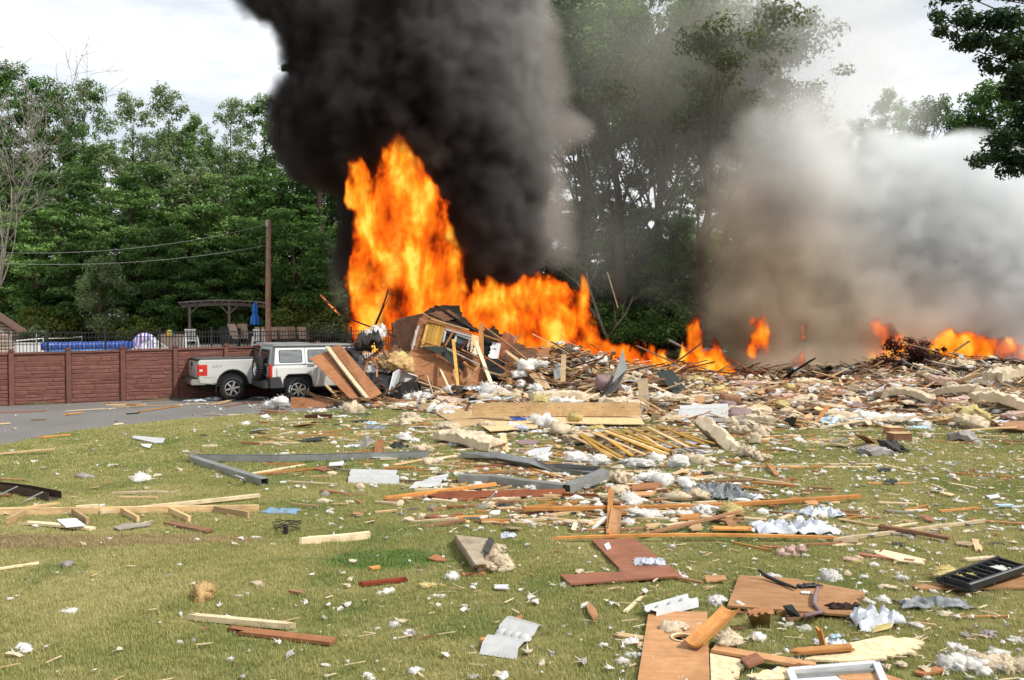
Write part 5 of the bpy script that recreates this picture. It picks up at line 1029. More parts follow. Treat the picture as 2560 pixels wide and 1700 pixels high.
crumple(G(2150,1545,.0),.30,.14,.08,'whiteplastic','flat white plastic flap left of the yellow-edged bag',seed=22,name='plastic_flap',cat='plastic bag')
bgm=empty('plastic_bag',(0,0,0),0,'crumpled white plastic bag with a yellow bottom edge in the lower right lawn','plastic bag')
o_=crumple(G(2190,1565,.0),.42,.30,.32,'whiteplastic',seed=23,n=22,fr=1.6,name='bag_skin',rz=.2); o_.parent=bgm
slab([G(2180,1582,.03),G(2228,1570,.03),G(2230,1556,.07),G(2190,1564,.08)],.008,'yellowf',name='bag_bottom',parent=bgm)
crumple(G(2335,1518),.66,.24,.17,'greyplastic','grey crumpled plastic sheet on the lawn below the black vent tray',seed=31,n=24,fr=2.5,name='grey_plastic',cat='plastic sheet')
bgb=crumple(G(2078,1612),.26,.14,.10,'whiteplastic','white plastic scrap with blue print before the pale torn sheet',seed=33,name='white_plastic',cat='plastic scrap')
gc(2088,1594,26,.05,.05,'lightblue','blue printed end of the small white plastic scrap',seed=34,z=.06,name='blue_plastic',cat='plastic scrap')
# black vent tray on orange ply
gs([(2279,1466),(2420,1450),(2600,1424),(2600,1470),(2300,1474)],.02,'plyorange','orange plywood under the black vent tray at the right frame edge',z=.03)
vt=empty('vent_tray',(0,0,0),0,'black ribbed plastic vent tray with yellow foam at the right frame edge','vent tray'); c4=[G(2344,1456,.08),G(2420,1478,.08),G(2575,1425,.10),G(2497,1402,.10)]
slab(c4,.015,'black',name='tray_base',parent=vt)
for k in range(9): u=(k+.5)/9; a=c4[0].lerp(c4[3],u); b=c4[1].lerp(c4[2],u); board(a.lerp(b,.1)+Vector((0,0,.035)),a.lerp(b,.85)+Vector((0,0,.035)),.02,.05,'black',name='tray_rib',parent=vt)
board(c4[1]+Vector((0,0,.04)),c4[2]+Vector((0,0,.04)),.05,.06,'black',name='tray_rim',parent=vt); board(c4[1]+Vector((0,-.03,.075)),c4[2]+Vector((0,-.03,.075)),.012,.01,'galv',name='trim_strip',parent=vt); board(c4[0]+Vector((0,0,.03)),c4[3]+Vector((0,0,.03)),.03,.05,'black',name='tray_rim',parent=vt)
gf(2370,1432,70,'yellowf','torn yellow foam chunk on the left end of the black vent tray',z=.10,k=2,flat=.5); gf(2400,1446,60,'yellowf','pale yellow foam strip draped over the vent tray ribs',z=.08,k=3,flat=.5)
gf(2490,1424,50,'fluff','white tuft in the middle of the black vent tray',z=.12,k=1,flat=.4); gf(2520,1428,40,'fluff','flat white tuft at the right end of the vent tray',z=.12,k=4,flat=.4)
# white tube of insulation at the bottom right, and named tufts
for k in range(7): pass
tb=empty('insulation_roll',(0,0,0),0,'long white sausage-shaped insulation roll at the bottom right corner','insulation')
for k in range(8): f_=fluff(G(2365+k*30,1668+k*1.5,.01),.12,'cream' if k>3 else 'fluff',k=k%6,name='filling',st=(1.3,.8)); f_.parent=tb
gb(2290,1685,2356,1672,.08,.02,'ply','brown splinter left of the white insulation roll',sp=(1,0))
named=[(354,1202,60,'fluff',2,'large white tuft with a tail left of the grey downspout',.9),(509,1500,84,'tan',1,'round orange-tan fibre ball in the lower left lawn',1.25),(180,1532,52,'fluff',6,'flat white tuft above the lower left corner',.6),(63,1628,60,'fluff',3,'white ragged tuft in the lower left corner',.8),(168,1418,46,'greyf',1,'larger grey lint lump in the left lawn',.8),(197,1433,22,'greyf',7,'smaller grey lint lump next to the larger one',.8),(1130,1450,54,'fluff',0,'fluffy white tuft between red siding strip and insulation block',1.0),(1080,1466,64,'yellowf',3,'pale yellow flattened tuft right of the red siding strip',.4),(1681,1574,66,'cream',4,'cream tuft on the big plywood sheet above its hole',.7),(1740,1588,28,'fluff',7,'small white tuft beside the curled orange board',.8),(1826,1606,84,'cream',2,'big cream tuft on the end of the curled orange board',.9),(1791,1512,66,'fluff',5,'ragged white tuft between the big sheet and orange plywood',.8),(1895,1600,52,'fluff',1,'white tuft right of the big cream tuft',.9),(2076,1452,66,'fluff',0,'thick white foam block behind the black plastic piece',1.1),(2046,1450,26,'whiteplastic',6,'small white scrap left of the thick foam block',.8),(1852,1512,28,'fluff',7,'small white tuft on the left part of the orange plywood',.7),
 (1978,1390,66,'pinkf',3,'brownish-pink fuzzy lump with sticks below the white plastic sheeting',1.1),(2208,1505,40,'fluff',4,'round white tuft right of the torn orange plywood',.9),(2172,1508,36,'fluff',2,'white tuft at the tip of the orange plywood',.8),(2295,1570,46,'fluff',5,'white ragged tuft below the grey plastic sheet',.7),(2405,1628,66,'fluff',3,'white scattered tuft above the insulation roll',.6),(2503,1636,76,'fluff',0,'long flat white tuft near the right frame edge',.35),(2186,1418,34,'fluff',1,'white tuft right of the thick foam block row',.8),(2130,1403,46,'pinkf',4,'pinkish wisp below the pale shard',.5),(2550,1604,50,'fluff',2,'white tuft cut by the right frame edge',.5),(2470,1592,66,'greyf',5,'dirty grey-brown tuft right of the pale torn sheet',.6),(1130,1580,10,'fluff',8,'tiny white tuft in the centre lawn',.8),(2128,1564,26,'fluff',6,'small tuft in front of the white plastic flap',.7),(1972,1566,40,'fluff',3,'flat white tuft in front of the dark grid',.5),(2012,1572,50,'fluff',2,'flat torn white tuft between dark grid and plastic flap',.3),(1965,1630,22,'fluff',1,'small round tuft above the long tan board',1.0),(650,1462,44,'cream',4,'cream wisp cluster above right of the tan fibre ball',.4),(618,1486,18,'fluff',6,'white tuft right of the tan fibre ball',.8),(600,1490,20,'fluff',7,'white curled wisp right of the tan fibre ball',.5),(451,1540,16,'fluff',8,'small upright tuft at the tip of the pale splintered stud',1.6),(449,1608,24,'fluff',0,'round white tuft in the lower left lawn',.9),(576,1652,26,'fluff',1,'round white tuft low in the left lawn',.9),(817,1665,30,'fluff',5,'wispy white tuft near the bottom edge left of centre',.5),(816,1690,18,'fluff',2,'small white tuft at the bottom edge',.7),(925,1695,44,'fluff',3,'white tuft on the bottom frame edge',.6),(1034,1682,46,'fluff',2,'bigger white tuft on the bottom frame edge',.9),(1258,1692,34,'fluff',4,'white tuft on the bottom edge below the large white panel',.6),(940,1573,26,'fluff',6,'flat white tuft left of the large white panel',.5),(1100,1492,36,'fluff',7,'curled white tuft below the yellow flattened tuft',.6),(450,1414,18,'fluff',8,'small round tuft in the left lawn middle',1),(492,1352,18,'fluff',1,'small white tuft right of the bare soil patch',1),(637,1345,24,'fluff',2,'white tuft left of the lone squared stud',.6),(682,1362,22,'fluff',0,'small flat tuft under the black wire coil',.5),(827,1284,28,'fluff',3,'white tuft right of the blue insulation sheet',.7),(1470,1553,18,'fluff',6,'small tuft under the pointed shard',.6),(1410,1566,20,'fluff',7,'small flat tuft right of the large white panel',.5),(1445,1440,20,'fluff',8,'tuft at the left tip of the L-shaped plywood',.6),(1410,1466,44,'fluff',0,'white wisps under the left tip of the L-shaped plywood',.4),(1580,1610,54,'fluff',5,'white wispy tuft against the left edge of the big sheet',.7),(1560,1662,34,'fluff',1,'white tuft low beside the big sheet left edge',.8)]
for px,py,wd,mt,k,l,fl_ in named: gf(px,py,wd,mt,l,k=k,flat=fl_,z=.05 if 'on the' in l and 'frame' not in l else 0)
# black wire coil
wc=MB()
for k in range(7):
    a0=rnd.uniform(0,3); q=G(718,1328); pts=[q+Vector((.17*math.cos(t_*.5+a0)*(1+.1*k/7)*(.8 if k%2 else 1),.10*math.sin(t_*.5+a0),.05+.05*math.sin(t_*.5+k)+.01*k)) for t_ in range(13)]; wc.tube(pts,.004,5)
wc.box(G(714,1326,.06),(.05,.05,.10)); tag(wc.build('wire_coil',M['black']),'tangled black wire coil on the grass above the squared stud','wire')
# white plastic sheeting right, boards crossing
crumple(G(1985,1330),1.0,.5,.30,'whiteplastic','big crumpled white plastic sheeting on the lawn right of centre',seed=41,n=26,fr=2.4,name='white_sheeting',cat='plastic sheet')
crumple(G(2055,1322),.34,.18,.09,'lightblue','blue-printed end of the white plastic sheeting',seed=42,name='printed_plastic',cat='plastic sheet')
crumple(G(2055,1290),0.55,.3,.24,'whiteplastic','smaller white plastic scrap behind the big white sheeting',seed=43,name='white_plastic',cat='plastic sheet')
crumple(G(1990,1286),.36,.2,.10,'greyplastic','grey plastic scrap left of the smaller white plastic',seed=44,name='grey_plastic',cat='plastic sheet')
gb(2080,1350,2460,1302,.055,.04,'pale','long pale stick passing under the brown board at right',sp=(1,0))
gb(2188,1314,2373,1346,.09,.04,'brown','brown board lying over the long pale stick at right',za=.07,zb=.05)
gs([(2184,1378),(2210,1376),(2314,1400),(2308,1410),(2250,1404),(2192,1386)],.02,'pale','pale torn shard alone in the right lawn',z=.03,cat='board',name='wood_shard',jag=(2,))
gb(2487,1266,2580,1266,.07,.02,'white','thin white strip entering at the right frame edge',cat='metal strip',name='metal_strip'); gb(2490,1263,2530,1262,.1,.02,'lightblue','short pale blue piece lying behind the thin white strip',cat='plastic scrap',name='blue_piece',za=.05)
gb(1900,1366,1960,1368,.08,.02,'ply','short orange-brown board left of the pinkish fuzzy lump'); gb(2104,1300,2150,1290,.04,.02,'orange','short orange stick between sheeting and crossing boards')
gb(2260,1276,2324,1262,.05,.02,'orange','orange sliver right of the smaller white plastic',sp=(1,1)); gb(2262,1277,2318,1274,.04,.02,'pale','pale sliver beside the orange sliver at right')
gs([(2465,1240),(2495,1237),(2500,1242),(2475,1246)],.02,'paper','small white and dark card on the right lawn',z=.04,cat='card',name='card')
gb(2075,1364,2160,1358,.04,.02,'pale','thin pale sliver right of the pinkish lump',sp=(1,1)); gb(2395,1542,2530,1540,.03,.015,'orange','very thin orange sliver below the grey plastic sheet',sp=(1,1))
crumple(G(2246,1364),.16,.12,.06,'black','small dark rag on the right lawn',seed=51,name='dark_rag',cat='rag'); crumple(G(2490,1362),.2,.12,.05,'black','small black rag near the right frame edge',seed=52,name='dark_rag',cat='rag'); gc(2532,1374,26,.1,.03,'paper','white paper scrap near the right frame edge',seed=53,name='paper_scrap',cat='paper')

# ---------------------------------------------------------------- centre debris field
gs([(1072,1020,.1),(1240,1022,.2),(1285,1052,.05),(1175,1066,.05),(1150,1072,.02)],.03,'pine','broken angular end of the big beam pointing left',jag=(0,),cat='beam',name='beam_fragment')
A_,B_=P(1180,1025,22.9),P(1600,1024,22.7); bm_=empty('roof_beam',(0,0,0),0,'big pale laminated beam lying level across the centre of the debris','beam')
board(A_,B_,.33,.05,'pine',name='timber',parent=bm_,edge=True); board(A_+Vector((.2,.06,.02)),B_+Vector((-.1,.06,.02)),.33,.045,'pine',name='timber',parent=bm_,edge=True)
for u in (.12,.3,.52,.78,.9):
    q=A_.lerp(B_,u)+Vector((0,-.028,(-.08,.06)[int(u*10)%2])); mb=MB(); mb.lathe([(.001,-.003),(.013,-.003),(.013,.003)],q,'y',10); mb.build('knot',M['scorch'],bm_)
gs([(1190,1056,.08),(1340,1052,.08),(1345,1070,.1),(1225,1078,.1)],.02,'osb','strand board strip under the left half of the big beam',jag=(2,),cat='board',name='strand_board')
gs([(1350,1042,.18),(1600,1042,.18),(1612,1062,.1),(1370,1058,.12)],.02,'osb','strand board strip under the right half of the big beam',jag=(0,2),cat='board',name='strand_board')
gs([(1192,1046,.05),(1280,1042,.05),(1420,1052,.02),(1200,1062,.02)],.01,'blue','blue tarp sheet visible under the big beam',cat='tarp',name='blue_tarp'); gs([(1375,1060,.03),(1560,1068,.03),(1560,1080,.0),(1400,1078,.0)],.01,'blackdeep','black sheet in the gap below the right strand board',cat='sheet',name='black_sheet')
# slatted lath panel
lp=empty('lath_panel',(0,0,0),0,'slatted wooden lath panel of many parallel slats collapsed in the centre','lath panel')
c0,c1,c2,c3=G(1418,1088,.22),G(1648,1066,.30),G(1790,1112,.22),G(1556,1150,.10)
for k in range(15):
    u=k/14; a=c0.lerp(c1,u)+Vector((rnd.uniform(-.12,.12),0,rnd.uniform(0,.02))); b=c3.lerp(c2,u)+Vector((rnd.uniform(-.35,.18),rnd.uniform(-.05,.05),rnd.uniform(-.02,.03))); board(a,b,.085,.022,'plank_y' if k%3 else 'pine',name='slat',parent=lp,sp=(0,k%2))
for v in (.12,.5,.85): board(c0.lerp(c3,v)+Vector((0,0,-.03)),c1.lerp(c2,v)+Vector((0,0,-.03)),.06,.03,'brown',name='batten',parent=lp)
o=gs([(1648,1112,.05),(1762,1098,.07),(1784,1130,.03),(1690,1140,.02)],.01,'whiteplastic','white panel with black lettering showing under the slats',cat='panel',name='printed_sheet')
tcv=bpy.data.curves.new('panel_lettering','FONT'); tcv.body='OUNDSC'; tcv.size=.13; tcv.extrude=.002; tcv.materials.append(M['black']); tx=bpy.data.objects.new('panel_lettering',tcv); tx.location=G(1700,1118,.085); tx.rotation_euler=(R(25),0,R(-38))
bpy.context.view_layer.update()
def curve_to_mesh(o_,parent=None):
    link(o_); bpy.context.view_layer.update(); me=bpy.data.meshes.new_from_object(o_.evaluated_get(bpy.context.evaluated_depsgraph_get())); n=o_.name; mw=o_.matrix_world.copy(); bpy.data.objects.remove(o_); r_=bpy.data.objects.new(n,me); link(r_)
    if parent is not None: r_.parent=parent; r_.matrix_basis=parent.matrix_world.inverted()@mw
    else: r_.matrix_world=mw
    return r_
curve_to_mesh(tx,o)
# big leaning batt and its torn filling
batt(P(1762,1066,19.4),P(1862,1150,18.0),.72,.26,'cream','thick beige insulation batt propped on edge with brown paper face',face='kraft',seed=3,up=Vector((.75,-.25,.6)))
for px,py,s,k in ((1870,1140,60,2),(1885,1108,56,1),(1850,1085,50,3),(1830,1066,50,0),(1900,1085,44,4),(1815,1050,40,5),(1905,1150,40,2)):
    gf(px,py,s,'cream','cream filling spilling right of the propped beige batt, '+{1140:'largest clump',1108:'clump halfway up',1085:'clump near its upper half',1066:'clump at its top',1050:'clump behind its top',1150:'clump at its foot'}[py]+(' further right' if px>1895 else ''),z=.05,k=k,flat=1.2)
# batts and blocks
def gbatt(ax,ay,bx,by,w,t,mat,label,za=.1,zb=.1,**k): return batt(lift(G(ax,ay,za)),lift(G(bx,by,zb)),w,t,mat,label,**k)
gbatt(1110,1086,1240,1112,.50,.20,'cream','long thick batt with ragged top left of the white paper tube',.18,.16,face='kraft',seed=7)
gbatt(1420,1100,1520,1096,.34,.16,'cream','cream batt beneath the torn white fluff left of the slats',.12,.12,seed=9)
gbatt(1500,1012,1600,1020,.5,.34,'cream','blocky cream batt wedge behind the big beam left of upright board',.25,.2,face='kraft',seed=10)
gbatt(1330,1002,1460,1000,.5,.25,'cream','cream batt lying behind the big beam near the log',.2,.2,seed=11)
gbatt(2206,1000,2345,1010,.6,.20,'cream','arched beige batt with brown facing in front of the red shrub',.30,.25,face='kraft',seed=12,sag=.16)
gbatt(2440,1010,2560,1022,.8,.26,'cream','thick cream batt piled at the right frame edge',.38,.3,face='kraft',seed=13,sag=.1)
gbatt(2330,1005,2440,990,.5,.2,'cream','pale batt between arched batt and piled batt',.2,.45,seed=14,face='kraft')
gbatt(2480,970,2580,960,.6,.3,'cream','cream batt on top of the right pile',.55,.6,seed=15)
gbatt(2400,978,2500,950,.35,.12,'pine','slanting pale slab rising to the right pile',.35,.75,seed=16)
gbatt(2340,1052,2425,1060,.5,.16,'tan','dark-edged tan fibre mat on the grass before the right pile',.1,.08,seed=17)
gbatt(2160,1132,2220,1128,.42,.14,'greyf','dirty white fur-like batt beside the upright brown board',.07,.07,seed=18)
gbatt(2215,1110,2250,1128,.3,.12,'darkfelt','dark-faced batt leaning on the dirty white batt',.15,.05,seed=19)
gbatt(2378,1094,2450,1100,.5,.15,'greyf','smooth grey batt mound on the right lawn',.08,.08,seed=20,sag=.08)
gbatt(1995,972,2060,966,.6,.2,'cream','cream batt behind the white bracket',.2,.2,seed=22)
gbatt(1930,1020,2040,1012,.5,.16,'cream','cream batt right of the white bracket foot',.12,.12,seed=23)
gbatt(2070,1046,2150,1050,.4,.12,'cream','flattened cream batt among the light blue plastic',.08,.08,seed=24)
# white angle bracket and curved white sheets
sb=empty('white_bracket',(0,0,0),0,'bent white metal bracket standing in the debris right of centre','bracket')
slab([P(1936,978,29),P(1954,980,29),P(1955,1012,28.9),P(1938,1008,28.9)],.02,'white',name='upright',parent=sb); slab([P(1938,1006,28.9),P(1956,1008,28.9),P(1988,1036,27.6),P(1970,1034,27.6)],.02,'white',name='foot',parent=sb)
for py in (988,1000): mb=MB(); mb.lathe([(.001,-.006),(.022,-.006),(.022,.006)],P(1945,py,28.97),'y',10); mb.build('hole',M['blackdeep'],sb)
soffit([(1700,1020,.3),(1822,1016,.3),(1820,1040,.18),(1694,1040,.18)],'white bossed panel lying behind the propped beige batt',7,h=.06)
gs([(1698,1040,.16),(1815,1046,.16),(1812,1062,.05),(1790,1060,.05)],.01,'galv','grey metal sheet below the white bossed panel',cat='metal panel',name='metal_sheet')
gs([(1664,1038,.15),(1752,1052,.15),(1760,1062,.1),(1668,1048,.1)],.02,'white','white torn strip left of the white bossed panel',cat='metal strip',name='metal_strip',jag=(1,))
gs([(1500,1000,.2),(1530,960,.75),(1556,924,.95),(1568,945,.8),(1540,980,.5)],.02,'galv','grey-white torn sheet leaning on the mauve cushion',cat='metal panel',name='metal_sheet',jag=(0,))
def cushion(loc,sx,sy,sz,mat,label,rz=0,name='cushion',cat='cushion',tilt=0):
    V=[];n0=16
    for j in range(9):
        for i in range(n0):
            th=-math.pi/2+math.pi*j/8; ph=2*math.pi*i/n0; e=.45; f=lambda v:math.copysign(abs(v)**e,v); V.append((sx*f(math.cos(th))*f(math.cos(ph)),sy*f(math.cos(th))*f(math.sin(ph)),sz*f(math.sin(th))*(1-.2*abs(math.cos(ph)*math.cos(th))**3)+.02*noise.noise(Vector((i,j,sx)))))
    F=[(j*n0+i,j*n0+(i+1)%n0,(j+1)*n0+(i+1)%n0,(j+1)*n0+i) for j in range(8) for i in range(n0)]; o=mesh_obj(name,V,F,M[mat],sm=True); o.location=loc; o.rotation_euler=(tilt,.1,rz); return tag(o,label,cat)
cushion(lift(G(1520,975,.45)),.42,.28,.22,'mauve','mauve cushion lying before the flames behind the big beam',.3,tilt=.4); cushion(lift(G(1850,1044,.12)),.30,.3,.20,'mauve','puffy mauve cushion right of the white bossed panel',-.3,tilt=.3); cushion(lift(G(1820,1022,.2)),.2,.2,.16,'mauve','smaller mauve cushion part behind the puffy one',.4)
cushion(lift(G(1825,1008,.22)),.3,.2,.16,'brown','brown round stool cushion with a grey disc',.1,name='stool_cushion'); cushion(G(1900,1022,.15),.26,.2,.12,'greyf','grey-beige pad left of the white bracket foot',.2,name='pad',cat='pad')
vsl([(1593,948,26),(1619,946,26),(1624,1018,26),(1600,1020,26)],.05,'pale','upright pale plank standing behind the right end of the big beam',cat='board',name='board')
def pipe(a,b,r,mat,label,inner='blackdeep',name='pipe',cat='pipe'):
    e=empty(name,(0,0,0),0,label,cat); mb=MB(); a,b=Vector(a),Vector(b); mb.tube([a,b],r,20,cap=False); mb.tube([a-(b-a)*.001,b],r*.93,20,cap=False); mb.build('shell',M[mat],e,sm=True); mb=MB(); mb.tube([a+(b-a)*.08,a+(b-a)*.1],r*.93,20); mb.build('inside',M[inner],e); return e
pipe(P(1732,978,31),P(1712,966,32.4),.27,'black','black corrugated pipe opening facing the camera before the flames')
pipe(P(1217,1122,20.6),P(1190,1117,20.9),.075,'paper','white paper tube with grey end lying left of the small upright board')
gb(1257,1086,1266,1132,.13,.03,'pine','short upright pine board right of the long thick batt',za=.3,zb=.02)
gb(944,1134,952,1096,.16,.03,'ply','short upright brown board beside the dark green bag',za=.02,zb=.22)
crumple(G(997,1122),.42,.3,.26,'shingle','dark green ribbed bag between upright brown board and white fluff',seed=61,name='green_bag',cat='bag',fr=1.4,th=.02); crumple(G(885,1118),.30,.2,.12,'whiteplastic','white tuft-like bag at the foot of the grey paper triangle',seed=62,name='white_bag',cat='plastic bag',fr=2)
gs([(896,1112,.05),(914,1088,.25),(935,1108,.05),(915,1116,.02)],.006,'greyf','grey paper triangle standing left of the upright brown board',cat='paper',name='paper_scrap')
gs([(334,1090),(413,1096),(408,1106),(385,1107),(330,1095)],.02,'white','long white metal channel lying alone near the driveway edge',z=.05,cat='metal panel',name='metal_channel'); gs([(351,1110),(380,1110),(374,1120),(358,1116)],.01,'paper','small white folded card below the white channel',z=.04,cat='card',name='card'); 
crumple(G(507,1092),.22,.14,.10,'black','small black rag on the grass right of the white channel',seed=63,name='dark_rag',cat='rag'); gs([(440,1132),(500,1126),(498,1134),(450,1134)],.01,'mauve','flat purple-grey card with a white tuft on it',z=.02,cat='card',name='card'); gf(465,1130,18,'fluff','small white tuft on the flat purple-grey card',z=.03,k=3,flat=.6)
gs([(824,1158),(860,1154),(858,1162),(822,1164)],.02,'paper','white flat card in front of the long grey gutter',z=.1,cat='card',name='card')
gb(620,1186,765,1161,.05,.03,'pale','pale stick inside the gutter corner',sp=(0,1)); gb(612,1190,800,1170,.05,.03,'orange','thin orange stick just below the pale stick in the gutter corner'); gs([(786,1172),(806,1166),(833,1172),(808,1178)],.025,'plyred','reddish plywood chip below the white flat card',z=.04,cat='board',name='wood_chip')
for a in ((640,1106,766,1108,.09,'pale','pale splintered board on the grass behind the long gutter',(1,1)),(1060,1152,1180,1133,.07,'pale','pale curved board behind the long gutter right end',(0,1)),(980,1163,1060,1148,.05,'pine','pine splinter in front of the long gutter right end',(1,0)),(1040,1168,960,1170,.07,'orange','orange block-like offcut in front of the long gutter',(0,0)),(780,1084,890,1072,.06,'orange','orange stick on the grass below the fallen plywood',(1,1)),(730,1090,860,1086,.05,'ply','brown stick left of the orange stick below the plywood',(1,1)),(1180,1166,1320,1160,.05,'plyred','red-brown stick inside the two bent gutters',(1,1)),(1320,1168,1412,1200,.06,'orange','orange splinter between the bent gutters',(1,1)),(1390,1184,1410,1206,.09,'pale','pale splintered piece against the buckled gutter bend',(1,1)),(1270,1208,1345,1196,.05,'plank_y','yellow splinter behind the buckled gutter',(1,0))): gb(a[0],a[1],a[2],a[3],a[4],.03,a[5],a[6],sp=a[7],za=.05)
# left field: driveway pieces
for a in ((258,1008,355,1012,.16,'orange','wide orange-brown board lying near the wall on the driveway',(1,0)),(355,1004,425,998,.05,'brown','dark thin stick right of the wide driveway board',(0,1)),(265,1012,365,1010,.05,'pale','thin pale strip under the wide driveway board',(0,0)),(162,1028,288,1021,.05,'pale','pale strip alone in the middle of the driveway',(0,0)),(158,1037,210,1031,.12,'orange','flat orange piece below the pale driveway strip',(1,1)),(282,1018,530,1008,.07,'pine','long straight pine board across the driveway behind the pickup wheel',(0,1)),(320,1016,545,1008,.06,'pale','second long pale board next to the straight pine board',(1,0)),(345,1029,450,1014,.07,'orange','tapered orange board slanting on the driveway',(1,0)),(-20,1031,118,1027,.05,'ply','long thin brown board at the left side of the driveway',(0,1)),(-20,1061,26,1058,.08,'pine','short pine board end at the left frame edge on the driveway',(0,0)),(534,1012,602,994,.18,'pine','wide pine board resting by the pickup rear wheel',(0,0)),(560,1016,624,1004,.08,'brown','thin brown board right of the wide pine board',(1,1)),(600,987,678,982,.2,'plyorange','orange plank lying under the pickup bed',(0,0)),(502,1035,554,1037,.06,'pale','pale strip on the driveway below the wide pine board',(1,0)),(570,1037,612,1037,.05,'pale','small pale strip left of the insulation clump',(0,1)),(316,1034,350,1032,.08,'black','small black strip on the driveway',(0,0)),(286,1061,308,1058,.08,'pale','pale chip where the driveway meets the lawn',(1,1)),(90,1094,182,1086,.12,'orange','orange-brown debris strip at the driveway edge',(1,1)),(75,1050,118,1048,.05,'brown','faint brown sliver on the left driveway',(1,1))): gb(a[0],a[1],a[2],a[3],a[4],.025,a[5],a[6],sp=a[7],za=.03)
crumple(G(488,1003),.7,.4,.14,'whiteplastic','white plastic sheet crumpled by the pickup rear tyre',seed=71,name='white_plastic',cat='plastic sheet'); crumple(G(532,1000),.6,.4,.2,'whiteplastic','peaked white plastic sheet right beside the pickup rear tyre',seed=72,name='white_plastic',cat='plastic sheet'); crumple(G(646,996),.55,.3,.12,'whiteplastic','white plastic scrap on the driveway between both vehicles',seed=73,name='white_plastic',cat='plastic sheet')
gf(686,1022,64,'fluff','big white insulation clump in front of the SUV rear wheel',k=3,flat=1.0); gf(705,1012,50,'fluff','upper part of white clump before the SUV rear wheel',k=5,z=.15,flat=1.1)
crumple(G(722,1018),.14,.3,.3,'galv','grey metal scrap between the insulation clump and leaning plywood',seed=74,name='metal_scrap',cat='scrap'); gb(650,1034,718,1028,.12,.03,'ply','brown board under the white clump by the SUV',za=.05); gb(652,1026,700,1030,.14,.05,'brown','brown splintered block under the white clump',za=.12,sp=(1,0))
vsl([(727,994,28.2),(815,996,28.2),(833,1002,27.8),(834,1032,26.3),(727,1034,26.3)],.02,'ply','brown plywood sheet tipped low in front of the SUV door',jag=(2,)); 
def brickk(px,py,l,rz): o=MB(); o.box((0,0,.05),(.20,.095,.085)); b=o.build('brick',M['brick'],bev=.004); b.location=G(px,py); b.rotation_euler=(0,0,rz); b.scale=(1.7,1.6,1.25); return tag(b,l,'brick')
brickk(779,1048,'left one of two dark red bricks in front of the tipped plywood',.05); brickk(815,1047,'right one of two dark red bricks in front of the tipped plywood',-.1)
gs([(650,1040,.05),(668,1034,.05),(676,1043,.04),(658,1045,.04)],.01,'paper','white card lying on the grass below the white insulation clump',cat='card',name='card')
gf(886,1036,52,'cream','peaked cream insulation tuft behind the two bricks',k=4,flat=1.4); gf(612,1062,40,'fluff','spread white tufts at the driveway corner',k=3,flat=.5); gf(800,1030,38,'fluff','white foam pad just above the right brick',k=2,flat=.6,z=.1)

# ---------------------------------------------------------------- boards leaning on the SUV
def Z(x,y,Y): return P(460+x/4.722,820+y/4.722,Y)
slab([Z(1485,360,28.3),Z(1665,285,28.5),Z(2070,830,26.9),Z(1960,835,26.9)],.02,'ply','left orange plywood panel leaning on the SUV side'); slab([Z(1745,235,28.9),Z(1860,215,28.9),Z(2330,770,27.3),Z(2180,830,27.0)],.02,'ply','right orange plywood panel leaning on the SUV behind the stud')
slab([Z(1670,290,28.62),Z(1750,240,28.75),Z(2190,828,27.05),Z(2060,832,27.0)],.015,'scorch','darker plywood strip between the two leaning panels')
board(Z(1690,220,28.45),Z(2165,830,26.75),.155,.04,'pale','pale stud leaning on top of the plywood panels at the SUV',sp=(0,0))
crumple(Z(2000,270,29.6),1.3,.8,.25,'black','black crumpled sheet thrown over the SUV front roof',seed=81,name='black_sheet',cat='sheet',tilt=.1)
# ---------------------------------------------------------------- the wrecked house section
def W(x,y,Y):
    if x<480 and y>560 and Y>29.5: Y=Y-1.9        # the litter in front of the SUV's nose
    return P(900+x/4.722,740+y/4.722,Y)
hs_=empty('wrecked_gable',(0,0,0),0,'collapsed brown gable of the house, tilted, with window and yellow cupboard','wrecked house')
def W0_(x,y,Y): return P(900+x/4.722,740+y/4.722,Y)
def hp(pp,th,mat,nm,**k): return slab([W0_(*p) for p in pp],th,mat,name=nm,parent=hs_,**k)
hp([(385,340,33.4),(480,285,33.6),(745,205,32.4),(700,350,31.9),(585,690,31.7),(350,600,32.8),(395,480,33.2)],.06,'scorch','roof_panel',jag=(0,3,4,5),amp=.06)
hp([(385,345,33.9),(560,270,34),(640,480,33.2),(560,640,33),(370,560,33.3)],.05,'char','roof_panel',jag=(0,1,2,3))
hp([(740,205,32.5),(800,165,33),(905,112,33.2),(1165,120,33.2),(1205,235,33),(1290,330,32.6),(1392,430,32.2),(1330,425,32),(840,265,32)],.08,'char','roof_panel',jag=(1,2,3,4,5,6),amp=.05)
hp([(800,200,32.3),(1050,165,32.8),(1180,260,32.6),(1000,300,32)],.03,'scorch','attic_panel',jag=(0,1,2,3))
wl_=hp([(700,285,32.0),(840,262,32.0),(1400,455,31.9),(1425,820,31.4),(1000,655,31.4),(610,625,31.6)],.06,'ply','wall')
hp([(612,622,31.55),(735,606,31.5),(1110,770,31.2),(1495,870,31.2),(1500,965,31.1),(1395,1120,30.7),(975,1115,30.6),(475,895,31.0)],.025,'ply','wall_sheathing',jag=(3,4,5))
for a,b,w_,mt in (((690,350,31.5),(612,625,31.3),.07,'white'),((660,400,31.45),(640,580,31.4),.04,'pale'),((800,330,31.75),(728,612,31.35),.10,'white'),((835,330,31.74),(765,612,31.34),.05,'pale')): board(W(*a),W(*b),w_,.03,mt,name='corner_trim',parent=hs_)
cp=hp([(790,300,31.8),(1005,345,31.8),(945,605,31.35),(722,608,31.35)],.08,'plank_y','cupboard')
for k in range(4): a=W(845+k*38,325+k*7,31.72); b=W(790+k*38,600,31.25); board(a,b,.20,.02,'plank_y',name='door_plank',parent=hs_)
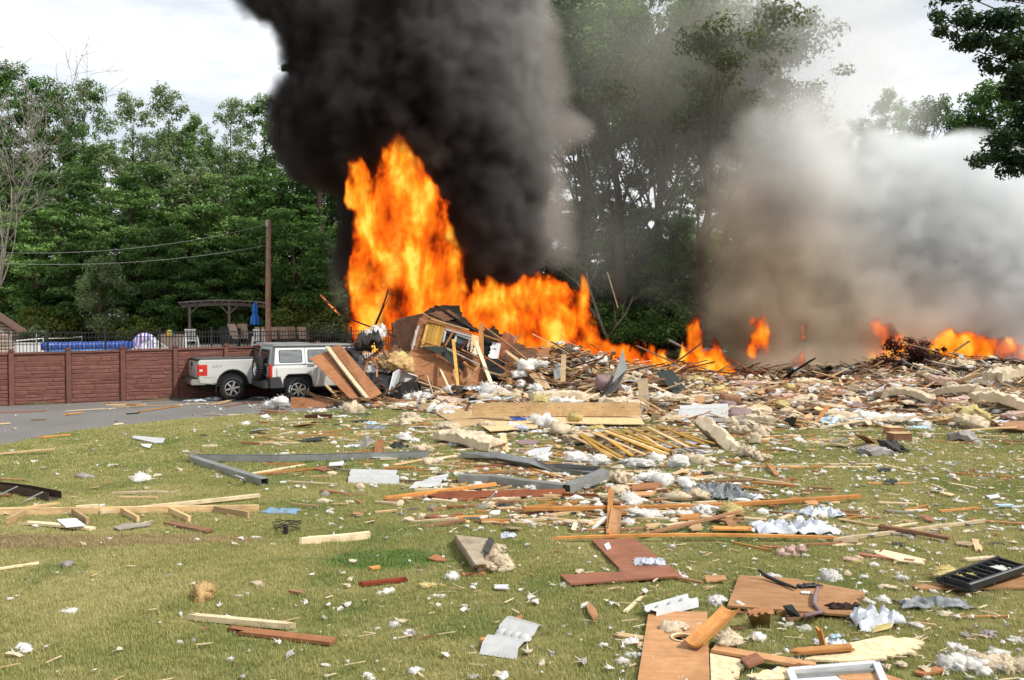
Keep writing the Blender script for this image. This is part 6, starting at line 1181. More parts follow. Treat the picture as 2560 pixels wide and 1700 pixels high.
board(W(785,290,31.7),W(1010,345,31.7),.10,.06,'orange',name='top_trim',parent=hs_); board(W(722,520,31.3),W(950,600,31.25),.05,.05,'orange',name='bottom_trim',parent=hs_)
hp([(1015,400,31.75),(1310,490,31.7),(1262,650,31.4),(960,565,31.4)],.02,'blackdeep','window_opening')
wn=bpy.data.objects.new('window',None); link(wn,hs_)
for a,b in (((1012,392),(1320,482)),((1012,392),(975,560)),((1320,482),(1262,640)),((1140,455),(1310,508)),((1140,455),(1118,545)),((1305,500),(1268,605))): 
    o=board(W(*a,31.6),W(*b,31.45),.065,.05,'white',name='window_bar'); mw=o.matrix_world.copy(); o.parent=wn; o.matrix_basis=mw
slab([W(1150,475,31.62),W(1300,515,31.62),W(1262,600,31.5),(W(1130,545,31.5))],.01,glass,name='pane').parent=wn
for a,b,w_,mt,nm in (((840,270,31.7),(1290,400,31.7),.10,'pine','rafter'),((905,115,32.8),(1390,430,31.9),.14,'char','rafter'),((740,205,32.2),(840,270,31.9),.10,'brown','rafter'),((1100,420,31.5),(1000,590,31.3),.10,'ply','loose_slat'),((1275,510,31.4),(1190,640,31.3),.10,'redwood','loose_slat'),((960,590,31.35),(1420,745,31.3),.10,'brown','sill_board'),((1200,630,31.25),(1400,720,31.25),.08,'pine','sill_board'),((1030,622,31.2),(1412,810,31.1),.035,'white','white_edging')): board(W(*a),W(*b),w_,.04,mt,name=nm,parent=hs_)
hp([(1320,450,31.6),(1400,480,31.6),(1420,700,31.3),(1300,660,31.3)],.03,'pine','stud_panel'); hp([(1350,560,31.4),(1390,570,31.4),(1370,700,31.2),(1325,680,31.2)],.02,'white','torn_wrap',jag=(0,1,2,3))
hp([(740,608,31.2),(960,590,31.2),(1110,680,31.05),(1240,845,30.9),(1212,895,30.85),(1085,805,30.9),(950,690,31.05)],.03,'shingle','shingle_sheet',jag=(0,1,3,4))
hp([(1458,490,32),(1560,545,32),(1540,700,31.8),(1460,745,31.8)],.1,'blackdeep','dark_panel',jag=(0,1,2)); wp=hp([(1560,545,31.9),(1662,568,31.9),(1622,778,31.6),(1512,722,31.6)],.08,'white','white_panel',jag=(3,))
board(W(1560,620,31.75),W(1610,625,31.75),.03,.02,'black',name='latch',parent=hs_)
# loose sticks against the gable
for a,b,w_,t_w,mt,l,sp in (((1100,515,30.9),(1155,1065,29.6),.11,.05,'plank_y','yellow upright stud leaning on the gable window',(0,0)),((1108,870,30.4),(1125,1065,29.7),.06,.04,'pine','short pine stud right behind the yellow upright stud',(0,0)),((1350,500,30.8),(1555,1050,29.6),.13,.04,'pale','long pale board leaning against the right part of the gable',(1,0)),((1428,280,31.2),(1435,735,30.6),.16,.05,'orange','tall orange plank standing upright before the flames',(1,0)),((1225,780,30.7),(1340,875,30.5),.16,.05,'orange','short orange plank stuck below the window',(0,0)),((1405,825,30.6),(1235,1000,30.2),.07,.04,'pine','pine stick slanting at the lower right of the gable',(0,1)),((950,865,30.6),(1040,1065,29.9),.07,.03,'pale','pale splinter leaning at the foot of the gable',(1,0)),((935,850,30.6),(945,960,30.5),.05,.03,'brown','brown splinter beside the pale splinter',(1,1)),((790,930,30.6),(872,1190,29.4),.03,.03,'pale','thin pale lath dangling at the left foot of the gable',(1,0)),((875,780,30.7),(735,835,30.7),.05,.03,'brown','short brown lath lying on the plywood face',(1,1)),((1455,360,31.6),(1960,745,30.6),.07,.06,'brown','long charred pole slanting down right of the gable',(0,0)),((1460,460,31.8),(1640,520,31.8),.09,.05,'orange','orange board right of the tall plank',(0,0)),((1700,640,31.5),(1935,820,30.8),.22,.06,'pine','wide pine board sliding down right of the gable',(1,0)),((1800,665,31.8),(2080,800,31.2),.12,.05,'brown','brown board above the wide pine board',(1,1)),((1935,840,30.6),(2250,1130,28.9),.30,.04,'pine','broad pine plank ending on the ground right of the gable',(0,0)),((2080,850,30.8),(2240,1110,29.0),.12,.04,'pale','pale plank on the right of the broad pine plank',(0,0)),((2110,860,31.4),(2330,1000,30.4),.14,.04,'pine','pine board fallen beyond the broad plank',(1,1)),((2100,745,32),(2250,742,32),.08,.04,'brown','brown stub lying level before the flames',(1,1)),((280,610,31.6),(30,810,31.2),.13,.1,'scorch','dark scorched beam at the left over the SUV hood',(1,1)),((120,700,31),(210,860,30.6),.09,.04,'plyred','red-brown lath crossing under the scorched beam',(1,0)),((100,760,30.9),(20,1000,30.3),.07,.04,'brown','brown lath bent down at the SUV front',(1,0)),((200,860,30.6),(200,975,30.3),.05,.04,'ply','small hanging brown lath',(1,1)),((290,640,31),(340,735,30.9),.2,.05,'brown','square brown board end in the beige tangle',(0,0)),((255,1040,29.6),(285,1180,29.4),.16,.04,'brown','short brown board standing left of the black void',(1,0)),((310,1110,29.6),(450,1125,29.6),.1,.05,'brown','brown board lying in front of the black void',(0,1)),((-370,575,31.8),(380,575,32.3),.05,.04,'redwood','thin red-brown rail above the SUV hood',(0,1)),((-10,1210,28.6),(300,1215,28.6),.14,.05,'ply','reddish board lying at the foot of the leaning plywood',(0,1)),((0,1245,28.2),(460,1250,28.2),.1,.05,'plyred','long dark red board along the ground before the gable',(1,1)),((430,1210,28.6),(820,1245,28.4),.1,.05,'brown','long brown board on the ground before the gable middle',(1,1)),((700,1180,28.6),(1000,1200,28.4),.07,.04,'pine','pine lath lying on the ground before the gable',(1,1)),((20,1330,27.6),(150,1170,28.4),.03,.03,'pale','thin lath crossing at the SUV front, left arm',(0,0)),((120,1180,28.4),(100,1350,27.4),.03,.03,'pale','thin lath crossing at the SUV front, upright arm',(0,0)),((-320,1195,28.4),(20,1180,28.6),.12,.04,'orange','orange board at the foot of the leaning stud',(1,0))):
    board(W(*a),W(*b),w_,t_w,mt,l,sp=sp)
mb=MB(); mb.tube([W(180,345,33.2),W(250,180,33.3),W(312,0,33.5),W(330,-75,33.6)],[.05,.045,.035,.03],6); mb.tube([W(235,215,33.2),W(345,20,33.4)],[.02,.012],5); tag(mb.build('charred_mast',M['char'],sm=True),'thin charred mast standing in front of the tall flame','mast')
mb=MB(); mb.tube([W(330,-30,33.6),W(420,-10,33.6),W(448,60,33.6),W(460,160,33.6),W(498,245,33.6)],.015,5); tag(mb.build('hanging_wire',M['char']),'loose wire hanging from the charred mast','wire')
emb,t,p=newmat('glowing_ember_wood'); v=coords(t); n=noise_(t,v,9,4,.7); sx=N(t,'ShaderNodeSeparateXYZ'); tcx=t.nodes.new('ShaderNodeTexCoord'); t.links.new(tcx.outputs['Object'],sx.inputs[0])
t.links.new(ramp(t,[(.3,(.02,.012,.01)),(.7,(.12,.05,.03))],n),p.inputs['Base Color']); t.links.new(ramp(t,[(.50,(0,0,0)),(.58,(1,.18,.02)),(.7,(1,.35,.06))],n),p.inputs['Emission Color']); p.inputs['Emission Strength'].default_value=.9; M['ember']=emb
bs=board(P(798,735,33.5),P(850,788,33.2),.07,.06,'ember','smouldering pole with glowing upper end left of the tall flame',sp=(1,0),name='burning_pole',cat='pole'); board(P(850,788,33.2),P(990,842,32.6),.06,.05,'char','lower charred length of the smouldering pole',sp=(0,1),name='charred_pole',cat='pole')
# big torn wall and roof panels heaped right of and behind the gable
for pp,mt,l in (([(1240,905,33),(1290,858,33.5),(1345,880,33.3),(1330,945,32),(1265,950,31.8)],'scorch','big scorched wall panel leaning just right of the gable'),([(1330,880,34),(1385,862,34.4),(1420,905,34),(1395,950,33),(1340,940,33)],'ply','brown wall panel behind the grey upright sheet'),([(1410,905,34.5),(1470,885,35),(1500,925,34.6),(1460,955,33.6)],'char','charred roof panel sloping right of the brown wall panel'),([(1225,880,33.6),(1262,830,34),(1300,842,34),(1270,900,33.2)],'redwood','dark red panel end standing behind the white appliance panel'),([(1180,850,34),(1232,815,34.4),(1262,842,34.2),(1225,900,33.6)],'char','charred roof edge panel just behind the gable top right'),([(955,900,31),(985,862,31.4),(1010,880,31.3),(990,950,30.6),(960,955,30.5)],'scorch','scorched panel between beige tangle and gable'),([(1480,925,35),(1545,908,35.4),(1575,935,35),(1520,958,34)],'scorch','scorched board sheet low before the flame ridge'),([(1290,940,30.8),(1350,918,31.2),(1378,950,30.8),(1320,975,30)],'kraft','crumpled paper-faced panel at the foot of the scorched wall panel')): vsl(pp,.04,mt,l,jag=(0,1,2,3),amp=.06,name='torn_sheathing',cat='sheathing')
# masses around the gable foot
crumple(W(120,610,31.4),.9,.7,1.2,'darkfelt','charred upholstered lump below the mast left of the gable',seed=91,name='charred_lump',cat='scrap',fr=1.2,th=.05); fluff(W(205,480,31.9),.42,'fluff','pale insulation cap on the charred lump at the mast foot',k=2,flat=1.3)
for x,y,s,mt,l in ((420,800,.75,'tan','beige insulation tangle between SUV hood and gable, main mass'),(300,780,.5,'tan','beige insulation tangle left side above the hood'),(470,700,.45,'yellowf','yellowish wisps on top of the beige tangle'),(350,850,.55,'greyf','grey-brown fibre under the beige tangle'),(520,840,.4,'tan','beige fibre against the plywood face')): fluff(W(x,y,31.2)-Vector((0,0,.15)),s,mt,l,flat=.8)
slab([W(395,900,30.6),W(465,885,30.6),W(665,1015,30.5),W(520,1045,30.3),(W(378,1052,30.3))],.05,'white','torn white car body panel under the beige tangle',name='car_panel',cat='car panel',jag=(2,3)); slab([W(430,1040,30.8),W(700,1040,30.8),W(710,1205,30.2),W(450,1195,30.2)],.3,'blackdeep','black box standing in for the dark void at the gable foot',name='dark_void',cat='box',jag=(0,)); slab([W(60,920,30.9),W(370,960,30.9),W(400,1180,30.3),W(240,1190,30.3)],.2,'black','dark crushed bumper part before the SUV front',name='crushed_bumper',cat='bumper',jag=(0,2)); slab([W(75,830,31.2),W(250,840,31.2),W(260,880,31),W(140,925,31)],.05,'white','white crumpled SUV hood corner in the wreckage',name='hood_piece',cat='car panel',jag=(1,2))  # the black box at the gable foot stands in for the void's darkness
slab([W(1485,760,31.3),W(1705,775,31.3),W(1712,1000,30.7),W(1490,975,30.7)],.25,'blackdeep','black box standing in for the shaded cavity right of the gable',name='dark_void',cat='box',jag=(1,2))  # black box put in for the shade inside the cavity
slab([W(700,990,30.4),W(960,1120,30.2),W(960,1190,29.8),W(720,1170,29.9)],.1,'char','charred boards under the plywood face',name='charred_board',cat='board',jag=(0,2))
lg=empty('tree_log',(0,0,0),0,'brown log with rough bark lying at the foot of the gable','log'); mb=MB(); mb.tube([W(1090,1120,28.9),W(1180,1140,28.8),W(1300,1165,28.7),W(1400,1165,28.7),W(1462,1175,28.7)],[.2,.23,.22,.2,.15],14); mb.build('trunk_piece',M['bark'],lg,sm=True); mb=MB(); mb.tube([W(1083,1118,28.9),W(1088,1119,28.9)],.17,14); mb.build('cut_end',M['brown'],lg)
mb=MB(); mb.tube([W(1085,1250,28.3),W(1200,1262,28.2),W(1350,1245,28.2),W(1478,1225,28.3)],[.10,.15,.14,.08],10); tag(mb.build('bark_slab',M['bark'],sm=True),'darker bark slab lying below the brown log','bark')
crumple(W(1330,1115,28.6),.65,.4,.28,'silver','crumpled silver foil resting on the log',seed=95,name='silver_foil',cat='foil'); slab([W(915,1195,28.8),W(985,1115,29),W(1130,1150,28.7),W(1135,1250,28.3),W(1060,1240,28.3)],.03,'shingle','dark grey shingle sheet left of the log',name='shingle_sheet',cat='shingle sheet',jag=(0,3)); fluff(W(1060,1110,28.9)-Vector((0,0,.1)),.30,'fluff','white tuft sitting on the dark shingle sheet',k=1)
for x,y,Y,s,mt,l in ((1560,1150,28.4,.62,'fluff','large fluffy white insulation heap right of the log'),(1640,1180,28.2,.45,'cream','cream insulation right half of the heap by the log'),(1490,1190,28.2,.4,'fluff','white wisps at the left side of the heap by the log'),(1980,835,30.2,.55,'fluff','white insulation caught high on the fallen planks'),(2060,800,30.3,.35,'fluff','peaked white insulation on the fallen planks'),(1880,920,30,.35,'fluff','white insulation hanging on the fallen planks'),(1900,1030,29.6,.32,'fluff','white insulation hanging lowest on the fallen planks'),(2060,1090,29.2,.38,'fluff','white pad below the fallen planks'),(1780,1000,29.9,.3,'tan','tan fibre behind the leaning pale board'),(1760,920,30.1,.3,'tan','upper tan fibre behind the cavity box'),(1800,1200,28.2,.45,'cream','cream fluff pile left of the cream batt')): fluff(W(x,y,Y)-Vector((0,0,.1)),s,mt,l,flat=.9)
slab([W(2285,850,30.4),W(2340,790,30.5),W(2395,830,30.4),W(2390,1060,29.6),W(2300,1090,29.5)],.03,'galv','upright grey metal sheet standing right of the fallen planks',name='metal_sheet',cat='metal panel',jag=(0,)); vsl([(1404,888,29.8),(1416,886,29.8),(1413,955,29.0),(1401,955,29.0)],.04,'pine','narrow upright pine board right of the grey metal sheet',cat='board',name='board')
# right side features
stp=empty('collapsed_deck',(0,0,0),0,'dark collapsed deck or roof slab behind the right pile with stack on top','deck'); slab([P(2370,945,41),P(2500,946,41),P(2490,985,39.5),P(2360,985,39.5)],.1,'shingle',name='slab_side',parent=stp,jag=(2,)); slab([P(2380,938,42.5),P(2600,936,42.5),P(2590,948,40.8),P(2372,946,40.8)],.12,'darkfelt',name='slab_top',parent=stp); board(P(2400,940,40.6),P(2600,937,40.8),.1,.06,'plank_y',name='edge_board',parent=stp)
for k in range(4): slab([P(2418+k*3,933-k*5,42),P(2505-k*4,932-k*5,42),P(2512-k*3,937-k*5,41),P(2410+k*2,937-k*5,41)],.09,('grey','dirtypaper','darkfelt','grey')[k],('lowest','second','third','topmost')[k]+' layer of the stacked roofing on the collapsed deck',name='stack_layer',cat='roofing',jag=(0,2))
for a in ((2150,1088,2180,1108,.20,'plyorange','upright salmon brown board standing on the right lawn',.30,.02),(2100,1048,2165,1050,.2,'plyred','red-brown box side right of the light blue plastic',.15,.15),(2050,1070,2240,1040,.06,'pale','long pale stick sloping over the debris left of the boxes',.05,.25),(2260,1038,2345,1066,.07,'grey','grey-brown board sloping down right of the boxes',.2,.02),(2385,1080,2540,1068,.05,'pine','pine stick lying before the mahogany curved sheet',.1,.15),(2505,1084,2540,1066,.16,'brown','mauve-brown board end lying by the curved sheet',.02,.12),(2240,1028,2335,1036,.09,'redwood','red-brown board under the arched batt',.15,.15),(2330,1034,2460,1008,.08,'pine','pine lath leaning on the right pile',.05,.45),(2365,1015,2450,1016,.34,'pine','broad pine board before the right pile',.15,.15),(2000,1108,2190,1112,.04,'pale','straight thin stick on the lawn left of the dirty batt',.03,.03),(1800,1162,1946,1172,.08,'pine','pine stick left of the little brown stake',.04,.04),(1870,1165,2010,1170,.06,'orange','orange stick before the propped batt',.04,.04),(1918,1155,1944,1190,.09,'plyorange','orange-brown stake lying diagonally in the lawn',.12,.03),(1940,1162,2200,1160,.04,'pale','upper one of two long parallel pale sticks',.03,.03),(1945,1166,2178,1168,.04,'pale','lower one of two long parallel pale sticks',.03,.03),(2210,1162,2292,1182,.05,'pale','pale stick slanting right of the two parallel sticks',.03,.03),(2365,1182,2545,1194,.04,'orange','long thin orange stick on the right lawn',.03,.03),(1810,1186,1985,1212,.05,'pale','pale stick above the white fluff heap right end',.05,.05),(1880,1206,1988,1214,.10,'orange','orange board behind the grey crumpled plastic heap',.05,.05),(2325,1210,2365,1226,.03,'pale','small pale forked stick on the right lawn',.03,.03)): gb(a[0],a[1],a[2],a[3],a[4],.03,a[5],a[6],za=a[7],zb=a[8],sp=(rnd.random()<.5,rnd.random()<.4))
for (px,py,l,w_) in ((2233,1088,'upper brown carton end among the right debris',.34),(2248,1104,'lower brown carton end on the grass',.42)):
    bx=empty('carton',G(px,py),.1,l,'box'); mb=MB(); mb.box((0,0,.10),(w_,.3,.18)); mb.build('body',M['brown'],bx); mb=MB(); mb.box((0,0,.197),(w_*1.05,.32,.012)); mb.build('lid',M['pine'],bx)
crumple(G(2115,1062),1.6,.9,.4,'lightblue','light blue plastic sheeting spread among the right debris',seed=101,n=26,fr=3,name='blue_sheeting',cat='plastic sheet'); crumple(G(2060,1060),.7,.5,.2,'greyplastic','grey plastic pillow left of the light blue sheeting',seed=102,name='grey_plastic',cat='plastic sheet'); crumple(G(2300,1072),.5,.3,.15,'lightblue','pale blue-white plastic scrap right of the cartons',seed=103,name='blue_plastic',cat='plastic sheet'); crumple(G(2430,1044),.6,.4,.18,'lightblue','light blue scrap before the right pile',seed=104,name='blue_plastic',cat='plastic sheet')
gs([(1950,1062,.05),(1965,1045,.28),(1992,1044,.30),(1984,1068,.05)],.02,'shingle','grey-green ridged shingle piece left of the light blue sheeting',name='shingle_piece',cat='shingle',jag=(1,)); gs([(1640,975,.3),(1680,960,.5),(1712,985,.3),(1690,1000,.2)],.02,'shingle','dark grey-green shingle piece left of the black pipe',name='shingle_piece',cat='shingle',jag=(0,1,2))
slab([P(1948,970,34),P(2000,962,34),P(2050,978,33.5),P(2060,984,33)],.03,'char','long dark charred board behind the white bracket',name='charred_board',cat='board',jag=(0,)); slab([P(2490,1068,20.9),P(2520,1054,21.3),P(2575,1058,21.4),P(2575,1080,20.6),P(2540,1070,20.6)],.02,'brown','brown curved wood sheet at the right frame edge',name='curved_sheet',cat='plywood sheet',jag=(0,))
for a,b,w_,mt,l in (((1710,905,36),(1716,962,35.5),.12,'char','charred upright stub before the narrow flame'),((1716,950,35.5),(1745,940,35.5),.08,'char','charred short bar beside the charred stub'),((1760,935,36),(1800,962,35),.2,'char','charred slanting board right of the narrow flame'),((1672,850,41),(1730,880,40),.16,'grey','grey plank leaning left of the narrow flame'),((1370,590,47),(1400,606,47),.12,'pale','pale plank hanging in the branches right of the black smoke'),((1518,680,48),(1545,770,48),.14,'pale','pale broken trunk-like plank standing in the smoky clearing')): board(P(*a),P(*b),w_,.06,mt,l)
crumple(P(1770,880,40),1.6,1,.3,'galv','grey roof sheet lying right of the narrow flame',seed=111,name='roof_sheet',cat='metal panel')
# heap of white fluff in the middle
r2=random.Random(44)
for px,py,s,mt,l in ((1300,1078,60,'gauze','bluish-white torn insulation hanging left of the cream batt'),(1400,1086,110,'cream','large cream insulation swirl on the batt left of the slats'),(1430,1060,80,'yellowf','pale yellow fan of fibre below the big beam'),(1440,1152,90,'fluff','white fluff bank in front of the slats, left end'),(1500,1160,80,'fluff','white fluff bank in front of the slats, second clump'),(1350,1150,70,'fluff','low white fluff between gutters and pine boards'),(1485,1110,34,'fluff','narrow white tuft standing at the slats corner'),(1590,1165,90,'fluff','big white fluff clump below the slats'),(1640,1150,70,'fluff','tall white fluff clump right of the slats'),(1700,1165,80,'fluff','bluish white fluff clump before the lettered panel'),(1750,1160,70,'cream','cream-white fluff clump left of the propped batt foot'),(1550,1205,80,'cream','cream fluff clump at the gutter end'),(1610,1200,80,'fluff','white fluff clump right of the gutter end'),(1545,1230,50,'cream','cream fluff below the gutter end'),(1660,1210,90,'fluff','wide white fluff in the heap centre'),(1720,1215,70,'fluff','white fluff over the orange scraps'),(1690,1250,100,'cream','big peaked cream fluff over the very long board'),(1740,1248,70,'cream','cream fluff right of the peaked one'),(1580,1255,70,'fluff','white fluff left of the peaked cream fluff'),(1790,1240,70,'greyf','grey fibre beside the grey plastic heap'),(1620,1290,90,'fluff','white fluff under the very long board'),(1760,1284,90,'fluff','white fluff right below the very long board'),(1830,1282,70,'yellowf','pale yellow fluff below the very long board'),(1700,1290,60,'fluff','white wisps below the very long board middle'),(1330,1225,40,'fluff','white tuft behind the dark red beam end'),(1195,1222,44,'fluff','white tuft on the orange trim end'),(1270,1154,34,'fluff','upright white tuft on the bent gutter'),(1010,1100,60,'fluff','white tuft beside the dark green bag'),(1060,1128,50,'cream','cream wisps behind the long gutter'),(1070,1160,50,'cream','cream tuft hanging on the long gutter end'),(1140,1112,50,'fluff','white tuft on the long thick batt'),(1450,1224,46,'greyf','greyish tuft at the red spike tip')): gf(px,py,s,mt,l,z=.03,flat=r2.uniform(.6,1.0))
crumple(G(1790,1246),.95,.55,.42,'greyplastic','grey crumpled wire and plastic heap above the very long board',seed=121,n=26,fr=4,name='plastic_heap',cat='plastic sheet'); crumple(G(1770,1190),.25,.2,.14,'shingle','dark teal checked cloth scrap right of the fluff heap',seed=122,name='cloth_scrap',cat='cloth'); crumple(G(1870,1248),.5,.4,.16,'whiteplastic','white plastic right of the grey plastic heap',seed=123,name='white_plastic',cat='plastic sheet'); crumple(G(1440,1100),.7,.5,.2,'black','black plastic foil bunched left of the slats',seed=124,name='black_foil',cat='plastic sheet'); crumple(G(1640,1290),.9,.3,.08,'whiteplastic','curved white siding strip under the very long board',seed=125,name='siding_strip',cat='plastic strip',fr=1)
for pp,mt,l in (([(1575,1212),(1650,1206),(1652,1220),(1580,1226)],'ply','orange-brown plywood scrap in the white fluff heap'),([(1570,1232),(1640,1228),(1630,1240),(1566,1240)],'plyorange','orange plywood scrap left of the peaked cream fluff'),([(1730,1222),(1830,1224),(1810,1240),(1740,1240)],'ply','brown plywood scrap right of the peaked cream fluff'),([(1694,1286),(1750,1284),(1748,1298),(1698,1300)],'orange','orange block below the very long board'),([(1720,1302),(1752,1300),(1756,1324),(1730,1326)],'pine','pine offcut below the orange block'),([(1780,1316),(1880,1318),(1880,1326),(1780,1324)],'orange','orange strip left of the white sheeting'),([(1612,1312),(1652,1308),(1640,1320),(1615,1322)],'pine','torn pine scrap left of the slanting brown stick'),([(1795,1296),(1830,1294),(1850,1316),(1830,1320)],'plyorange','orange plywood scrap right of the pine offcut')): gs(pp,.02,mt,l,z=.06,jag=(1,3),cat='board',name='wood_scrap')
rs=random.Random(99)
mats=['pine','pale','ply','plyorange','cream','fluff','brown','scorch','osb','white','mauve','grey','shingle','char','orange']
def wchoice(ws): 
    r=rs.random()*sum(ws); 
    for i,w_ in enumerate(ws):
        r-=w_
        if r<=0: return i
    return 0
ICO1=ico(1)
def FRP(px):
    for a,b in zip(FR,FR[1:]):
        if a[0]<=px<=b[0]: return a[1]+(b[1]-a[1])*(px-a[0])/(b[0]-a[0])
    return 1000
def piece(mb,q,kind,s,m):
    if kind=='stick':
        a=rs.gauss(0,.45)+(math.pi if rs.random()<.5 else 0); L=s*rs.uniform(.5,1.4); d=Vector((math.cos(a),math.sin(a),rs.gauss(0,.24 if q.y>front_y(q.x)-1.5 else .05)))*L/2; mb.bar(q-d,q+d,rs.uniform(.02,.11),rs.uniform(.015,.04),m)
    elif kind=='plate':
        R3=Matrix.Rotation(rs.uniform(0,6.3),3,'Z')@Matrix.Rotation(rs.gauss(0,.7 if q.y>front_y(q.x)-1.5 else .15),3,'X')@Matrix.Rotation(rs.gauss(0,.5 if q.y>front_y(q.x)-1.5 else .12),3,'Y'); n_=5; pl=[q+R3@Vector((s*.45*math.cos(6.28*k/n_)*rs.uniform(.6,1.2),s*.4*math.sin(6.28*k/n_)*rs.uniform(.5,1.2),0)) for k in range(n_)]; mb.prism(pl,(0,0,.018),m)
    else:
        off=Vector((rs.random()*50,0,0)); sx,sy,sz=rs.uniform(.7,1.5),rs.uniform(.6,1.1),rs.uniform(.4,.75); mb.add([q+Vector((p.x*sx,p.y*sy,max(p.z*sz,-.25)))*s*.5*(1+.8*noise.noise(p*1.7+off)) for p in ICO1[0]],ICO1[1],m)
# dense joined rubble over the mound (nobody could count it)
for part in range(3):
    mb=MB()
    for i in range(2300):
        x=rs.uniform(-6,25); f=front_y(x); y=f-1.2+ (45-f)*rs.random()**1.25
        if x<-1 and y>30 and rs.random()<.5: continue
        if y>41 and rs.random()<.5: continue
        z=ground_h(x,y); far=y>37
        kind=('stick','plate','tuft')[wchoice([.5,.2,.42] if not far else [.7,.2,.12])]
        if y>34.5+2*noise.noise(Vector((x*.4,0,0))) and rs.random()<.8:      # burnt zone
            kind=('stick','plate')[rs.random()<.25]; m_=wchoice([.15,.05,.3,.1,0,0,.5,1.2,0,.02,.04,.15,.1,1.3,.2]); s=rs.uniform(.25,1.3) if kind=='stick' else rs.uniform(.2,.5)
        elif kind=='tuft': m_=wchoice([0,0,0,0,.5,.34,.06,0,0,0,.02,.08]); s=rs.uniform(.10,.34)
        elif kind=='stick': m_=wchoice([.4,.25,.2,.12,0,0,.15,.12 if not far else .8,0,.04,0,.06,0,.02 if not far else .5,.12]); s=rs.uniform(.25,1.5)
        else: m_=wchoice([.1,.1,.2,.15,.25,.1,.1,.05,.15,.12,.05,.05,.12,.03]); s=rs.uniform(.15,.5)
        piece(mb,Vector((x,y,z+rs.uniform(.01,.13)+(.22*rs.random()**3 if y>f+2 else 0))),kind,s,m_)
    mb.build('debris',[M[k] for k in mats]); o=bpy.data.objects['debris' if part==0 else 'debris.%03d'%part]; tag(o,'dense mix of broken boards, plates and insulation lumps heaped over the plot',kind='stuff')
# looser litter of sticks, scraps and fluff over the centre of the lawn
mb=MB()
for i in range(1500):
    if i<1050: px=rs.gauss(1450,270); py=1060+250*rs.random()**1.3
    else: px=rs.uniform(640,2560); py=rs.uniform(1040,1110)
    if px<640 or px>2560 or py<FRP(px)-8: continue
    q=G(px,py,.03); k=wchoice([.52,.2,.28]); kind=('stick','plate','tuft')[k]
    m_=wchoice([.4,.5,.2,.2,0,0,.2,.03,.1,0,0,.1,0,0,.35]) if k==0 else wchoice([.1,.15,.2,.2,.1,.1,.1,.0,.15,.25,.05,.05,.06]) if k==1 else wchoice([0,0,0,0,.35,.6,0,0,0,0,0,.1]); s=rs.uniform(.12,.75) if k==0 else rs.uniform(.06,.24) if k==1 else rs.uniform(.05,.2)
    piece(mb,q,kind,s,m_)
mb.build('lawn_debris',[M[k] for k in mats]); tag(bpy.data.objects['lawn_debris'],'loose litter of laths, scraps and fluff over the middle of the lawn',kind='stuff')
# fine litter over the lawn: thousands of flecks of insulation and splinters
def litter_w(px,py):
    w_=.22+.40*min(1,max(0,(px-700)/900)); 
    if py<1120: w_+=.5*min(1,max(0,(px-250)/500))
    if px>1000 and py<1330: w_+=.45
    if py>1330: w_*=.45
    if px>1500 and py>1150: w_+=.22
    if 1250<px<1900 and 1120<py<1300: w_+=1.2
    if px<700 and py>1280: w_*=.55
    return min(1,w_/1.9)
mb=MB(); cnt=0
tries=0
while cnt<8000 and tries<90000:
    tries+=1
    px,py=rs.uniform(-60,2620),1010+700*rs.random()**2.3
    if rs.random()>litter_w(px,py): continue
    if px<620 and py<1113-px*.1: 
        if rs.random()<.85: continue
    q=G(px,py,.02+.02*rs.random()); cnt+=1; s=.009+.034*rs.random()**2+(.012 if py<1200 else 0); k=rs.random()
    if k<.70:
        off=Vector((rs.random()*50,0,0)); sx=rs.uniform(.6,1.5); rz=Matrix.Rotation(rs.random()*6.28,3,'Z'); mb.add([q+rz@Vector((p.x*sx,p.y*.8,p.z*.5))*s*max(.15,1+2.4*noise.noise(p*2.3+off)) for p in ICO1[0]],ICO1[1],0 if k<.36 else (1 if k<.58 else 2))
        for _ in range(3):
            a=rs.random()*6.28; d=Vector((math.cos(a),math.sin(a),rs.uniform(0,.7)))*s*rs.uniform(1.2,2.4); e_=Vector((-math.sin(a),math.cos(a),0))*s*.22; mb.add([q-e_,q+e_,q+d],[(0,1,2)],0)
    else:
        a=rs.uniform(-1.2,1.2); L=rs.uniform(.04,.18); mb.bar(q-Vector((math.cos(a),math.sin(a),0))*L/2,q+Vector((math.cos(a),math.sin(a),.1))*L/2,rs.uniform(.006,.025),.006,3+(k>.86)+(k>.96))
mb.build('litter',[M['fluff'],M['cream'],M['greyf'],M['pale'],M['pine'],M['plyred']]); tag(bpy.data.objects['litter'],'fine flecks of insulation and splinters strewn over the whole lawn',kind='stuff')
SP=['leaning','slanting','steep','tilted','propped']
